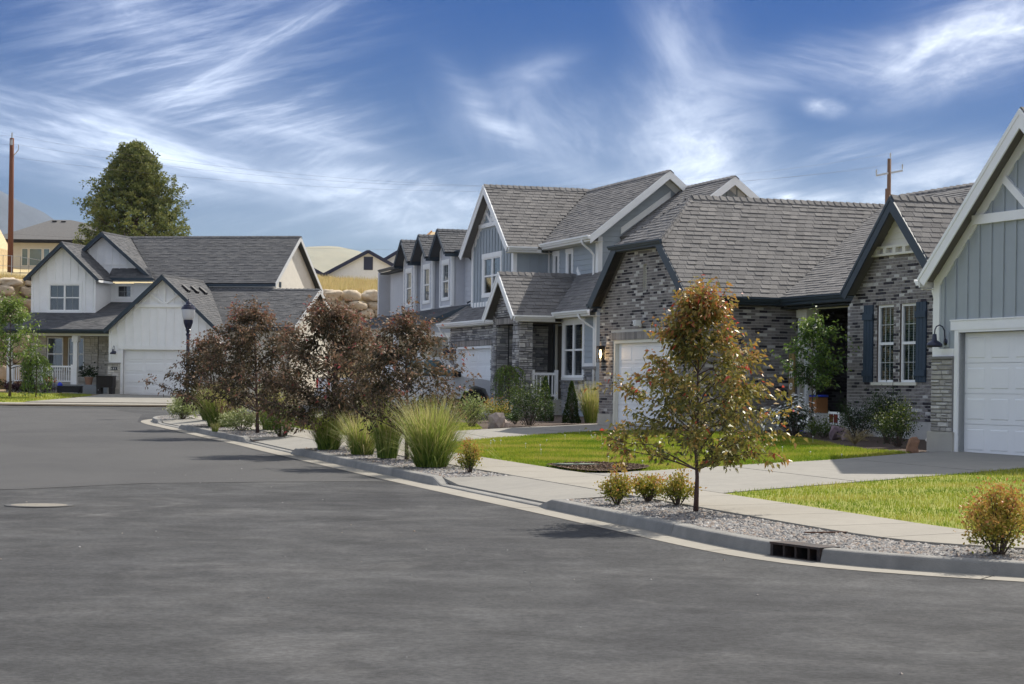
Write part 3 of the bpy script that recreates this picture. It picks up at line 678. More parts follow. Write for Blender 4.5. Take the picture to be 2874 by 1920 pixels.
drive('driveway_blue_house', [kpt(DROPS[2][0] - .2, 2.285), (-5.2, 63.6), (-2.9, 67.5), (.0, 70.05)], [kpt(DROPS[2][1] + .3, 2.285), (-6.5, 67.5), (-4, 72), (-2.1, 73.95)], DROPS[2], [0, .35, .68, 1])
# --- lawns: thin turf sheets carrying real blades
TURF = mat('turf', (.2, .22, .03), 1., .3, 14, .6, 60, dark=((.34, .31, .08), .5, .8))
GRASS = mat('grass_blade', (.1, .16, .02), .9, .1, 5, tone=[(.10, .175, .014), (.2, .265, .024), (.28, .31, .034), (.37, .33, .08)], trans=.45)
def blades(name, poly, n, zf, h=(.03, .07), w=.006, m=None, kind='stuff', lean=.6, holes=(), tone=None, lift=.0, parent=None, **kw):
    xs = np.array([p[0] for p in poly]); ys = np.array([p[1] for p in poly]); x0, x1, y0, y1 = xs.min(), xs.max(), ys.min(), ys.max()
    area = 0
    P = []
    while len(P) < n:
        k = max(2000, n); X = RNG.uniform(x0, x1, k); Y = RNG.uniform(y0, y1, k); c = np.zeros(k, bool)
        for i in range(len(poly)):
            ax, ay = poly[i]; bx, by = poly[(i + 1) % len(poly)]
            if ay == by: continue
            cond = ((ay > Y) != (by > Y)) & (X < (bx - ax) * (Y - ay) / (by - ay) + ax); c ^= cond
        ok = np.nonzero(c)[0]; P += list(zip(X[ok], Y[ok]))
    P = np.array(P[:n]); Z = np.array([zf(x, y) for x, y in P]) + lift
    nz = np.array([mnoise.noise((x * .9, y * .9, 0)) for x, y in P])
    H = RNG.uniform(h[0], h[1], n) * (1 + .35 * nz); a = RNG.uniform(0, 6.28, n); W = w * RNG.uniform(.7, 1.3, n)
    b = np.stack([P[:, 0], P[:, 1], Z], 1); dx = np.stack([np.cos(a), np.sin(a), np.zeros(n)], 1) * W[:, None]
    la = RNG.uniform(0, 6.28, n); le = RNG.uniform(0, lean, n) * H; tip = b + np.stack([np.cos(la) * le, np.sin(la) * le, H], 1)
    v = np.stack([b - dx, b + dx, tip], 1).reshape(-1, 3); f = np.arange(3 * n).reshape(-1, 3)
    tn = np.clip(.5 + .9 * nz + RNG.normal(0, .2, n), 0, 1) if tone is None else tone(n, nz)
    return np_mesh(name, v, f, tn, m or GRASS, parent, kind=kind, **kw)
L1 = kline(sof(13, 13.8), DROPS[0][0] - .35, 2.29, .5) + [(2.97, 26.58), (4.18, 27.825), (6.13, 29.85), (8.6, 32.625), (14, 36), (22, 21)]
L2 = kline(DROPS[0][1] + .42, DROPS[1][0] - .32, 2.29, .5) + [(-1.3, 42.81), (-.5, 44.73), (.73, 47.22), (2.08, 49.23), (4.1, 48.6), (5.15, 46.95), (5.7, 45.45), (6.0, 43.65), (6.1, 41.85), (6.15, 39.9), (6.35, 38.1), (6.9, 36.825), (5.15, 34.5), (3.69, 33.225), (2.07, 31.605)]
L3 = kline(DROPS[1][1] + .38, DROPS[2][0] - .3, 2.29, .5) + [(-5.25, 63.45), (-3.6, 63.3), (-2.2, 58.5), (-.9, 55.5), (-.7, 51.75), (-1.15, 50.475)]
for i, (pl_, n) in enumerate(((L1, 120000), (L2, 130000), (L3, 26000))):
    sheet('lawn', pl_, terr, .004, TURF, 1.0)
    blades('lawn_grass', densify(pl_, 1), n, terr, (.025, .06), .0055 if i == 0 else .0075)
# mulch patch with a green box lid beside the walk
mul = smooth_line([(.55, 33.075), (1.35, 33.75), (2.05, 32.625), (2.1, 31.8), (1.35, 30.75), (.85, 31.65), (.55, 33.075)], 2)[:-1]
sheet('mulch_patch', mul, terr, .045, mat('wood_chip', (.15, .10, .07), 1., .5, 40, .9, 70), .3)
blades('wood_chips', mul, 2600, terr, (.004, .02), .022, mat('wood_chip_piece', (.15, .1, .07), 1, .3, 20, tone=[(.07, .045, .03), (.15, .10, .07), (.25, .18, .13)]), 'stuff', 3.0, tone=lambda n, z: RNG.uniform(0, 1, n), lift=.05)
# --- far side of the road
def terrf(x, y):
    d = min(math.hypot(x - max(min(a[0], b[0]), min(max(a[0], b[0]), x)), y - (a[1] + (b[1] - a[1]) * (0 if b[0] == a[0] else max(0, min(1, (x - a[0]) / (b[0] - a[0])))))) for a, b in zip(FAR, FAR[1:])); return .008 * y + .10 + .027 * min(d, 12)
farp = FAR + [(14, 120), (-60, 120)]
sheet('far_garden_ground', farp, terrf, -.03, SOIL, 4.0)
mb = MB()
fk = densify(FAR, 1.0)[:-6]; FKB = [(p[0], p[1] + .18) for p in fk]
pr = []
for p in fk:
    if p[1] < FAR[0][1]: continue
    z = street(*p); low = -20.5 < p[0] < -12.4; h = .03 if low else .12; pr.append([(p[0], p[1] - .45, z + .008), (p[0], p[1] - .02, z + .012), (p[0], p[1], z + h), (p[0], p[1] + .17, z + h + .003), (p[0], p[1] + .18, z - .05)])
mb.add([q for r in pr for q in r], [(i * 5 + j, (i + 1) * 5 + j, (i + 1) * 5 + j + 1, i * 5 + j + 1) for i in range(len(pr) - 1) for j in range(4)]); mb.build('far_kerb', KERBM, kind='structure')
# walk and drive of the white house
def fy(x): 
    for a, b in zip(FAR, FAR[1:]):
        if a[0] <= x <= b[0]: return a[1] + (b[1] - a[1]) * (x - a[0]) / (b[0] - a[0])
    return 87
fw = empty('far_sidewalk', kind='structure')
x = -42.
while x < 4:
    sheet('walk_slab', [(x + .006, fy(x) + .2), (x + 1.5, fy(x + 1.5) + .2), (x + 1.5, fy(x + 1.5) + 1.5), (x + .006, fy(x) + 1.5)], terrf, .010, WALK, 1.0, None, .04, fw); x += 1.506
fd = empty('driveway_white_house', kind='structure')
for a0, a1, b0, b1 in ((0, .48, 0, 1), (.48, 1, 0, 1)):
    P = lambda t, u: (lambda l, r: (l[0] + (r[0] - l[0]) * u, l[1] + (r[1] - l[1]) * u))(((-20.2 + 1.35 * min(1, t * 1.6)), 88.5 + 10.3 * t), (-12.6 - .25 * t, 90.5 + 6.9 * t))
    sheet('drive_slab', [P(a0 + .003, 0), P(a0 + .003, 1), P(a1 - .003, 1), P(a1 - .003, 0), P((a0 + a1) / 2, 0)], terrf, .016, CONC, 1.0, None, .04, fd)
LF = [(-45, fy(-45) + 1.52), (-30, fy(-30) + 1.52), (-20.3, fy(-20.3) + 1.52), (-19.6, 92.25), (-18.95, 96), (-19.2, 97.5), (-20.5, 97.95), (-27, 96.3), (-45, 93)]
sheet('far_lawn', LF, terrf, .004, TURF, 2.0)
blades('far_lawn_grass', densify(LF, 2), 26000, terrf, (.04, .08), .014)
# manhole in the road
mh = empty('manhole_cover', (-5.5, 24.9, street(-5.5, 24.9) + .006), 0, 'round worn manhole cover in the asphalt at the left', 'manhole')
MB().lathe([(.40, -.01), (.40, .003), (.33, .004), (.33, -.01)], n=40).build('ring', mat('manhole_ring', (.075, .073, .07), .8, .2, 20), mh)
MB().lathe([(.325, -.01), (.325, .005), (.2, .008), (.0, .009)], n=40).build('lid', mat('manhole_lid', (.21, .19, .15), .7, .3, 25, .6, 60), mh)
# ================================================================ HOUSES
def house(name, label, o, th, sc=(1, 1), cat='house'):
    """local x along the facade, y into the house; sc turns plan units into metres along x and y"""
    r = empty(name, o, R(th - 90), label, cat); r.scale = (sc[0], sc[1], 1); M = Matrix.LocRotScale(r.location, r.rotation_euler, r.scale); return r, M
UPV = V((0, 0, 1))
def rake_set(parent, y, xa, za, xe, ze, m, w=.17, t=.03, soff=None, yw=0., both=True, sm=None, boards=False):
    """barge boards of a front gable: apex (xa, za), eave ends at xa±(xa-xe); optional boarded soffit back to yw"""
    for s in ((-1, 1) if both else (-1,)):
        e = (xa + s * abs(xa - xe), ze); d = V((e[0] - xa, 0, e[1] - za)); L = d.length; d.normalize(); dn = V((-d.z, 0, d.x)) * (1 if s < 0 else -1)
        if dn.z > 0: dn = -dn
        p0 = V((xa, y, za)); mb = MB(); a, b = p0, p0 + d * L
        # plumb cut at the apex: the two boards butt on the centre line
        k = w / max(.2, abs(dn.z)); q = [a, b, b + dn * w, V((xa, y, za - k))]
        if s > 0: q = q[::-1]
        mb.prism(q, (0, t, 0)); mb.build('barge_board', m, parent)
        mb = MB(); a2, b2 = a + V((0, -.014, 0)) , b + V((0, -.014, 0)); q = [a2 + UPV * .0, b2, b2 + dn * .05, V((xa, y - .014, za - k * .3))]
        if s > 0: q = q[::-1]
        mb.prism(q, (0, .012, 0)); mb.build('rake_trim', m, parent)
        if soff:
            n = max(1, int(L / .11)) if boards else 1
            off = dn * .05
            for i in range(n):
                u0, u1 = a + d * (L * i / n + (.004 if boards else 0)), a + d * (L * (i + 1) / n - (.004 if boards else 0)); mb = MB()
                h = off * .8
                P = [u0 + off + V((0, t, 0)), u1 + off + V((0, t, 0)), V((u1.x, yw, u1.z)) + off, V((u0.x, yw, u0.z)) + off]
                mb.prism(P if s > 0 else P[::-1], -dn * -.012); mb.build('soffit_board' if boards else 'soffit', soff, parent)
def gable_truss(parent, pl, xa, zb, zt, slope, zapex, m, w=.12, king=True):
    """decorative collar, king post and braces in a gable; slope = rise per run of the wall's rake"""
    half = (zapex - zt) / slope; MB().obox(pl, xa - (zapex - zb) / slope + .02, xa + (zapex - zb) / slope - .02, zb, zt, 0, .085).build('collar_beam', m, parent)
    if king: MB().obox(pl, xa - w / 2, xa + w / 2, zt, zapex - .05, 0, .075).build('king_post', m, parent)
    for s in (-1, 1):
        x1 = xa + s * half * .52; z1 = zapex - abs(x1 - xa) * slope - .08
        MB().beam(pl.pt(xa + s * .07, zt + .03, .035), pl.pt(x1, z1, .035), pl.n, w * .9, .068).build('brace', m, parent)
def frieze(parent, pl, xa, za, xe, ze, m, w=.14, t=.03, both=True):
    for s in ((-1, 1) if both else (-1,)):
        e = (xa + s * abs(xa - xe), ze); p, q = pl.pt(xa, za, 0), pl.pt(*e, 0); d = (q - p).normalized(); dn = d.cross(pl.n); 
        if dn.z > 0: dn = -dn
        k = w / max(.2, abs(dn.z)); P = [p, q, q + dn * w, pl.pt(xa, za - k, 0)]
        mb = MB(); mb.prism(P if s > 0 else P[::-1], pl.n * t) if s < 0 else mb.prism(P[::-1], pl.n * t); mb.build('rake_frieze', m, parent)
def body(parent, x0, x1, y0, y1, z0, z1, m, name='wall'): return MB().box(x0, x1, y0, y1, z0, z1).build(name, m, parent)
def gable_roof(root, roof, ps, x0, x1, y0, y1, ze, slope, m, capsm, deckm=None, caps=True, left=True, right=True, polyR=None, polyL=None):
    """roof with its ridge running front to back; x0..x1 outer eaves; returns ridge x, z"""
    xa = (x0 + x1) / 2; za = ze + slope * (x1 - x0) / 2; c = math.hypot(1, slope); Ls = (x1 - x0) / 2 * c
    if right:
        pl = PL((x1, 0, ze), (0, 1, 0), (-1, 0, slope)); po = polyR(pl, c) if polyR else rect(y0, y1, 0, Ls)
        roof_slab(pl, po, roof, deckm or m); shingles(ps, pl, po)
    if left:
        pl = PL((x0, 0, ze), (0, -1, 0), (1, 0, slope)); po = polyL(pl, c) if polyL else rect(-y1, -y0, 0, Ls)
        roof_slab(pl, po, roof, deckm or m); shingles(ps, pl, po)
    if caps: ridge_caps(roof, (xa, y0, za), (xa, y1, za), (1, 0, -slope), (-1, 0, -slope), capsm)
    return xa, za
# ---------------------------------------------------------------- 1. grey board-and-batten garage house at the right edge
def house_grey():
    r, M = house('grey_gabled_house', 'grey board and batten house with white trimmed gable garage at right edge', (7.425, 37.8, .608), 20.28, (1.39, .82))
    XL, XR, xa = .06, 4.38, 2.22; zw = 3.02; sl = 1.17; za = zw + sl * (xa - XL); f = front(0)
    poly = [(XL, 1.7), (XL, zw), (xa, za), (XR, zw), (XR, 1.7), (XR - .52, 1.7), (XR - .52, 0), (XL + .52, 0), (XL + .52, 1.7)]
    hole = rect(.65, 3.79, -.01, 2.11)
    wpoly = [(XL, -.1), (XR, -.1), (XR, zw), (xa, za), (XL, zw)]
    w = skin(f, wpoly, [rect(.65, 3.79, -.09, 2.11)], .18, GREYB, r)
    for x, s in ((XL, 0), (XR, 1)): body(r, x - (0 if s == 0 else .18), x + (.18 if s == 0 else 0), .185, 10, -.1, zw, GREYB)
    body(r, XL + .19, XR - .19, 9.8, 9.99, -.1, zw, GREYB)
    MB().prism([(XL, 9.82, zw + .005), (XR, 9.82, zw + .005), (xa, 9.82, za)], (0, .15, 0)).build('wall', GREYB, r)
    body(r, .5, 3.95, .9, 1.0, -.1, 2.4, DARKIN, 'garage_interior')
    battens(w, f, wpoly, [rect(.4, 4.04, -.2, 2.32), rect(-.2, .66, -.2, 1.84), rect(3.78, 4.6, -.2, 1.84)], .262, GREYB, .055, .022, -.03)
    # trim
    for a0, a1 in ((XL, XL + .14), (XR - .14, XR)): MB().obox(f, a0, a1, 1.84, zw + .12, 0, .034).build('corner_board', WHITE, r)
    MB().obox(f, .48, 3.96, 2.15, 2.31, 0, .045).build('door_head', WHITE, r); MB().obox(f, .47, 3.97, 2.312, 2.335, 0, .06).build('head_cap', WHITE, r)
    for a0, a1 in ((.565, .65), (3.79, 3.875)): MB().obox(f, a0, a1, -.08, 2.148, -.14, .035).build('door_jamb', WHITE, r)
    MB().obox(f, .65, 3.79, 2.11, 2.149, -.14, .03).build('door_jamb', WHITE, r)
    garage_door(r, f, .652, 3.788, 2.108, .14, 4, 6)
    # stone piers either side of the door
    for a0, a1 in ((XL, .56), (3.88, XR)):
        pier = MB().obox(f, a0, a1, .385, 1.655, 0, .05).build('stone_pier', mat('grey_joint', (.22, .215, .21), .95, .1, 20), r)
        ps = Pieces(pier, r, 'stone', mat('buff_stone', (.4, .38, .35), .95, .18, 9, .6, 30, tone=[(.27, .255, .235), (.38, .36, .33), (.46, .44, .41), (.56, .54, .51)]), .008, 120, .004)
        stonework(ps, PL(f.pt(0, 0, .05), f.ux, f.uy), rect(a0 + .005, a1 - .005, .388, 1.652), (), .055, .11, .11, .3, .014, (.018, .035)); 
        if a0 < 1: stonework(ps, PL((XL, 0, 0), (0, -1, 0), (0, 0, 1)), rect(-.02, .045, .388, 1.652), (), .055, .11, .1, .3, .014, (.015, .02))
        ps.flush('stone_field')
        MB().obox(f, a0 - .03, a1 + .005, 1.657, 1.70, 0, .11).build('pier_cap', mat('cap_stone', (.22, .215, .21), .9, .15, 8), r)
        MB().obox(f, a0 + .03, a1, 1.702, 1.835, 0, .045).build('trim_board', WHITE, r)
        MB().obox(f, a0 - .07, a1 + .03, -.3, .383, -.1, .085).build('pier_base', FOUND, r)
    frieze(r, f, xa, za - .005, XL, zw, WHITE, .15, .036)
    gable_truss(r, f, xa, 3.94, 4.10, sl, za - .12, WHITE, .13)
    # roof
    roof = empty('roof', parent=r); ps = Pieces(roof, r, 'shingle', SHING, .002, 60)
    x0, x1 = -.02, 4.46; ze = 3.08
    gable_roof(r, roof, ps, x0, x1, -.33, 10.2, ze, sl, SHING, SHING)
    ps.flush('shingle_field')
    zr = ze + sl * (x1 - xa)
    rake_set(r, -.36, xa, zr + .01, x0, ze - .01, WHITE, .2, .03, SOFFW, -.005, True, None, True)
    for s, x in ((1, x0), (-1, x1)):
        MB().box(min(x, x + s * .022), max(x, x + s * .022), -.32, 10.2, ze - .16, ze - .06).build('fascia', WHITE, r)
    gutter(r, (x0, -.33, ze - .01), (x0, 10.2, ze - .01), (-1, 0, 0), WHITE)
    MB().box(x0 + .03, XL, -.3, 10.2, ze - .2, ze - .185).build('soffit', SOFFW, r)
    downpipe(r, [(-.06, .1, 2.98), (-.06, .1, 2.86), (.0, .08, 2.74), (XL - .045, .06, 2.62), (XL - .05, .06, .4), (-.12, .04, .2)], WHITE)
    barn_lamp('barn_lamp', M, f, .36, 1.95, 'black gooseneck barn lamp on the grey house beside white garage door', 'gooseneck lamps by garage doors', 1.0)
    MB().obox(f, .30, .43, 1.86, 2.12, .0, .03).build('lamp_block', GREYB, r)
house_grey()
# ---------------------------------------------------------------- 2. brick house with clipped gable garage, porch and gabled bay
def house_brick():
    r, M = house('brick_house', 'grey brick house with clipped gable garage and blue shuttered gable bay', (2.224, 54.3, .787), 19.98, (1.37, .86))
    f = front(0); sl = 1.165; zc = 4.28
    gp = [(0, .27), (4.09, .27), (4.09, 2.88), (4.09 - (zc - 2.88) / sl, zc), ((zc - 2.88) / sl, zc), (0, 2.88)]
    door = rect(.62, 3.48, .0, 2.11); vent = rect(1.97, 2.13, 3.27, 3.92)
    wp = [(0, -.2), (4.09, -.2), (4.09, 2.88), gp[3], gp[4], (0, 2.88)]
    wf = skin(f, wp, [rect(.62, 3.48, -.19, 2.11), vent], .2, MORTAR, r)
    BR = Pieces(wf, r, 'brick', BRICK, .003, 300)
    sold = rect(.52, 3.58, 2.11, 2.31)
    brickwork(BR, f, gp, L=.148, holes=[rect(.62, 3.48, 0, 2.11), sold, vent], tone=btone)
    SB = Pieces(wf, r, 'soldier_brick', SOLD, .003, 60)
    a = .525
    while a < 3.57: SB.add(f, a, a + .058, 2.115, 2.305, .016, .016, random.random()); a += .0677
    for v0 in (.56, .585): pass
    # reveal bricks at the left jamb
    jp = PL((.62, 0, 0), (0, 1, 0), (0, 0, 1)); brickwork(BR, jp, rect(-.0, .12, .27, 2.1), (), tone=btone, t=.006)
    vb = MB().obox(PL((1.97, 0, 0), (0, 1, 0), (0, 0, 1)), 0, .0, 0, 0, 0, 0) if False else None
    ve = MB().box(1.97, 2.13, .10, .12, 3.27, 3.92).build('gable_vent', CREAM, r)
    for i in range(13): z = 3.29 + i * .048; MB().add([(1.985, .05, z), (2.115, .05, z), (2.115, .099, z + .03), (1.985, .099, z + .03), (1.985, .05, z + .006), (2.115, .05, z + .006), (2.115, .099, z + .036), (1.985, .099, z + .036)], [(3, 2, 1, 0), (4, 5, 6, 7), (0, 1, 5, 4), (1, 2, 6, 5), (2, 3, 7, 6), (3, 0, 4, 7)]).build('louvre', CREAM, ve)
    for a0, a1 in ((.62, .70), (3.40, 3.48)): MB().obox(f, a0, a1, -.05, 2.03, -.14, -.02).build('door_jamb', CREAM, r)
    MB().obox(f, .62, 3.48, 2.03, 2.108, -.14, -.02).build('door_jamb', CREAM, r)
    garage_door(r, f, .702, 3.398, 2.028, .14, 4, 4)
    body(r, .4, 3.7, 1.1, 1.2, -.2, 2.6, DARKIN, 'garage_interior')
    for a0, a1 in ((-.03, .6), (3.5, 4.12)): MB().obox(f, a0, a1, -.3, .262, -.1, .03).build('foundation', FOUND, r)
    # side wall facing the entry
    s = side(4.09); ws = skin(s, rect(.2, 3.2, -.2, 3.0), [], .2, MORTAR, r)
    BR.parent = wf; brickwork(BR, s, rect(0, 3.2, .27, 3.02), (), L=.236, tone=btone)
    MB().obox(s, .05, 3.2, -.3, .262, -.05, .035).build('foundation', FOUND, r)
    body(r, 0, .2, .21, 9, -.2, 3.0, MORTAR)                      # far flank
    # entry recess
    fl = MB().box(4.1, 6.76, 2.45, 7.2, -.3, .40).build('porch_floor', FOUND, r)
    bw = front(7.2); wb = skin(bw, rect(3.9, 7.0, .2, 3.1), [], .15, mat('shaded_porch_mortar', (.12, .115, .11), .95, .1, 20), r); DBR = mat('shaded_porch_brick', (.06, .052, .052), .9, .2, 14, .3, 50, tone=[(.03, .026, .028), (.06, .052, .052), (.09, .08, .078), (.13, .12, .115)]); BK = Pieces(wb, r, 'brick', DBR, .003, 0); brickwork(BK, bw, rect(4.1, 6.77, .42, 2.9), [rect(5.2, 6.2, .4, 2.6)], tone=btone); BK.flush('brick_field')  # porch shade is put into the colour: brick and mortar darker than outside
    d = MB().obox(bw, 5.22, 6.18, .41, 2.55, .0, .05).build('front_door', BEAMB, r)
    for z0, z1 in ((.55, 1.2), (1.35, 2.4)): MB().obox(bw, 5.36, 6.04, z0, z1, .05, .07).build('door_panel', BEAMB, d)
    body(r, 6.79, 6.97, 2.52, 7.2, -.2, 2.8, mat('shaded_porch_mortar', (.12, .115, .11), .95, .1, 20)); body(r, 3.95, 4.11, 3.22, 7.2, -.2, 3.0, mat('shaded_porch_mortar', (.12, .115, .11), .95, .1, 20))
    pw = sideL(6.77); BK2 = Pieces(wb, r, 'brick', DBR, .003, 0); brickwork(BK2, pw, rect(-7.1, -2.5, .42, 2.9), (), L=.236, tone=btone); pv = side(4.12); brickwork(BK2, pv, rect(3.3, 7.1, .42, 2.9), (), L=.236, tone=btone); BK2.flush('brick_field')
    body(r, 4.1, 6.77, 2.6, 7.3, 2.80, 2.84, SOFFD, 'porch_ceiling')
    MB().box(4.27, 6.75, 2.98, 3.16, 2.78, 3.02).build('porch_beam', CREAM, r)
    post = MB().box(4.33, 4.62, 2.96, 3.25, .40, 2.60).build('porch_post', CREAM, r)
    MB().box(4.29, 4.66, 2.92, 3.29, 2.60, 2.775).build('post_cap', CREAM, post); MB().box(4.29, 4.66, 2.92, 3.29, .402, .60).build('post_base', CREAM, post)
    for a0, a1 in ((4.33, 4.39), (4.56, 4.62)): MB().box(a0, a1, 2.942, 2.96, .61, 2.59).build('post_trim', WHITE, post)
    MB().box(4.621, 4.64, 2.96, 3.02, .61, 2.59).build('post_trim', WHITE, post); MB().box(4.621, 4.64, 3.19, 3.25, .61, 2.59).build('post_trim', WHITE, post)
    # gabled bay with two windows
    T = front(2.3); tx0, tx1, txa, tsl = 6.79, 10.11, 8.45, 1.27; wl, wr = (7.71, 8.22, 1.10, 2.72), (8.40, 8.91, 1.10, 2.72)
    tz = 2.70; tap = tz + tsl * (txa - tx0)
    tp = [(tx0, .3), (tx1, .3), (tx1, tz), (txa + (tap - 3.74) / tsl, 3.74), (txa - (tap - 3.74) / tsl, 3.74), (tx0, tz)]
    wt = skin(T, [(tx0, -.2), (tx1, -.2), (tx1, tz), (txa, tap), (tx0, tz)], [rect(*wl), rect(*wr)], .2, MORTAR, r)
    BT = Pieces(wt, r, 'brick', BRICK, .003, 0)
    brickwork(BR, T, tp, L=.148, holes=[rect(wl[0] - .0, wl[1], 1.05, 2.79), rect(wr[0], wr[1], 1.05, 2.79)], tone=btone)
    for q in (wl, wr):
        a = q[0] - .02
        while a < q[1]: SB.add(T, a, min(a + .058, q[1] + .02), 2.722, 2.79, .014, .014, random.random()); a += .0677
        window(r, PL(T.pt(0, 0, -.05), T.ux, T.uy), q[0] + .002, q[1] - .002, q[2] + .002, q[3] - .002, 1, 0, None, (3, 2), 1.0, .06, False)
        MB().obox(T, q[0] - .12, q[1] + .03, 1.035, 1.098, -.05, .055).build('window_sill', CREAM, r)
        MB().obox(PL((q[0], 2.3, 0), (0, 1, 0), (0, 0, 1)), .0, .05, 1.1, 2.72, 0, .004).build('reveal', mat('brick_reveal', (.1, .075, .065), .9, .2, 20), r)
    for a0, a1 in ((7.33, 7.62), (8.90, 9.19)):
        sh = MB().obox(T, a0, a1, 1.10, 2.735, .014, .02).build('shutter', SLATE, r)
        n = 3; bw_ = (a1 - a0) / n
        for i in range(n): MB().obox(T, a0 + bw_ * i + .003, a0 + bw_ * (i + 1) - .003, 1.10, 2.735, .02, .045).build('board', SLATE, sh)
        for z0 in (1.22, 2.42): MB().obox(T, a0 - .01, a1 + .01, z0, z0 + .13, .0452, .075).build('ledger', SLATE, sh)
    # bracketed ledge and boarded gable peak
    hw = (tap - 3.74) / tsl
    MB().obox(T, txa - hw - .0, txa + hw, 3.742, 3.79, .0, .12).build('gable_ledge', CREAM, r)
    for i in range(6): x = txa - hw + .08 + i * (2 * hw - .16 - .09) / 5; MB().obox(T, x, x + .09, 3.792, 3.90, .0, .11).build('dentil', CREAM, r)
    MB().obox(T, txa - hw + .06, txa + hw - .06, 3.902, 3.95, .0, .10).build('gable_ledge', CREAM, r)
    pk = [(txa - (tap - 3.952) / tsl, 3.952), (txa + (tap - 3.952) / tsl, 3.952), (txa, tap)]
    LB = Pieces(wt, r, 'siding_board', CREAM, .001, 40); lapboards(LB, T, pk, (), .125, .02); LB.flush()
    # hipped front of garage, eaves, roofs
    roof = empty('roof', parent=r); ps = Pieces(roof, r, 'shingle', SHING, .002, 300)
    xa, hwid, ze = 2.1, 2.2, 3.05; sl = 1.165; c = math.hypot(1, sl); zrid = ze + sl * hwid; y_c, y_a, zg = -.33, 1.38, 4.41; yv, mr = 2.45, 8.0; zm = 5.86; ms = (zm - 3.06) / (mr - yv)
    bz = lambda z: (z - ze) / sl * c
    yr = yv + (zrid - ze) / ms
    plR = PL((xa + hwid, 0, ze), (0, 1, 0), (-1, 0, sl)); pR = [(y_c, 0), (yv, 0), (yr, bz(zrid)), (y_a, bz(zrid)), (y_c, bz(zg))]
    roof_slab(plR, pR, roof, SHING); shingles(ps, plR, pR)
    plL = PL((xa - hwid, 0, ze), (0, -1, 0), (1, 0, sl)); pL = [(-9, 0), (-y_c, 0), (-y_c, bz(zg)), (-y_a, bz(zrid)), (-9, bz(zrid))]
    roof_slab(plL, pL, roof, SHING); shingles(ps, plL, pL)
    hs = (zrid - zg) / (y_a - y_c); ch = math.hypot(1, hs); hx = hwid - (zg - ze) / sl
    plH = PL((xa, y_c, zg), (1, 0, 0), (0, 1, hs)); pH = [(-hx - .05, 0), (hx + .05, 0), (0, (y_a - y_c) * ch)]
    roof_slab(plH, pH, roof, SHING, .06); shingles(ps, plH, pH)
    dR, dL, dH = V((1, 0, -sl)), V((-1, 0, -sl)), V((0, -1, -hs))
    ridge_caps(roof, (xa, y_a, zrid), (xa, yr + .3, zrid), dR, dL, SHING)
    ap = V((xa, y_a, zrid)); ridge_caps(roof, (xa + hx + .03, y_c, zg), ap, dR, dH, SHING, .13); ridge_caps(roof, (xa - hx - .03, y_c, zg), ap, dH, dL, SHING, .13)
    # main roof behind
    plM = PL((0, yv, 3.06), (1, 0, 0), (0, 1, ms)); cm = math.hypot(1, ms); Lm = (mr - yv) * cm
    xv = lambda z: xa + hwid - (z - ze) / sl
    pM = [(xv(ze), 0), (16, 0), (16, Lm), (2.25, Lm), (xv(zrid), (zrid - 3.06) / ms * cm)]
    roof_slab(plM, pM, roof, SHING); shingles(ps, plM, pM)
    plMb = PL((0, 2 * mr - yv, 3.06), (-1, 0, 0), (0, -1, ms)); roof_slab(plMb, [(-16, 0), (-1.0, 0), (-2.25, Lm), (-16, Lm)], roof, SHING)
    ridge_caps(roof, (2.25, mr, zm), (16, mr, zm), (0, -1, -ms), (0, 1, -ms), SHING)
    plHl = PL((.6, mr, zm - 1.65 * 1.0), (0, -1, 0), (1, 0, 1.0)); roof_slab(plHl, [(-1.7, 0), (1.7, 0), (0, 1.65 * 1.414)], roof, SHING, .05); shingles(ps, plHl, [(-1.7, 0), (1.7, 0), (0, 1.65 * 1.414)])
    ridge_caps(roof, (1.15, mr - 1.1, zm - 1.1), (2.25, mr, zm), (0, -1, -.5), (-1, 0, -.6), SHING, .13)
    # bay roof
    bze = tz + .05; bx0, bx1 = txa - 1.5, txa + 1.5; bz0 = 4.93 - tsl * 1.5
    gable_roof(r, roof, ps, bx0, bx1, 1.96, 7.2, bz0, tsl, SHING, SHING)
    ps.flush('shingle_field'); BR.flush('brick_field'); SB.flush('soldier_field')
    rake_set(r, 1.93, txa, 4.945, bx0 - .02, bz0 - .03, DARKT, .2, .03, SOFFD, 2.295, True, None, False)
    # garage barge boards follow the rake below the clipped hip
    for sgn in (-1, 1):
        e0 = V((xa + sgn * hwid, y_c - .03, ze)); e1 = V((xa + sgn * hx, y_c - .03, zg)); dd = (e1 - e0).normalized(); dn = V((dd.z, 0, -dd.x)) * sgn
        if dn.z > 0: dn = -dn
        P = [e0, e1, e1 + dn * .2, e0 + dn * .2]; mb = MB(); mb.prism(P if sgn < 0 else P[::-1], (0, .03, 0)); mb.build('barge_board', DARKT, r)
        Q = [e0 + V((0, .03, 0)) + dn * .09, e1 + V((0, .03, 0)) + dn * .09, V((e1.x, -.002, e1.z)) + dn * .09, V((e0.x, -.002, e0.z)) + dn * .09]
        mb = MB(); mb.prism(Q if sgn > 0 else Q[::-1], dn * -.012); mb.build('soffit', SOFFD, r)
    MB().box(xa - hx - .06, xa + hx + .06, y_c - .02, -.02, zg - .13, zg - .06).build('hip_fascia', DARKT, r)
    gutter(r, (xa - hx - .12, y_c - .02, zg + .02), (xa + hx + .12, y_c - .02, zg + .02), (0, -1, 0), DARKT, 'gutter', .1)
    MB().box(xa + hwid - .03, xa + hwid - .005, y_c, yv, ze - .17, ze - .075).build('fascia', DARKT, r)
    MB().box(4.09, xa + hwid - .03, 0, yv, ze - .19, ze - .17).build('soffit', SOFFD, r)
    gutter(r, (xa + hwid, y_c - .02, ze + .0), (xa + hwid, yv - .1, ze + .0), (1, 0, 0), DARKT)
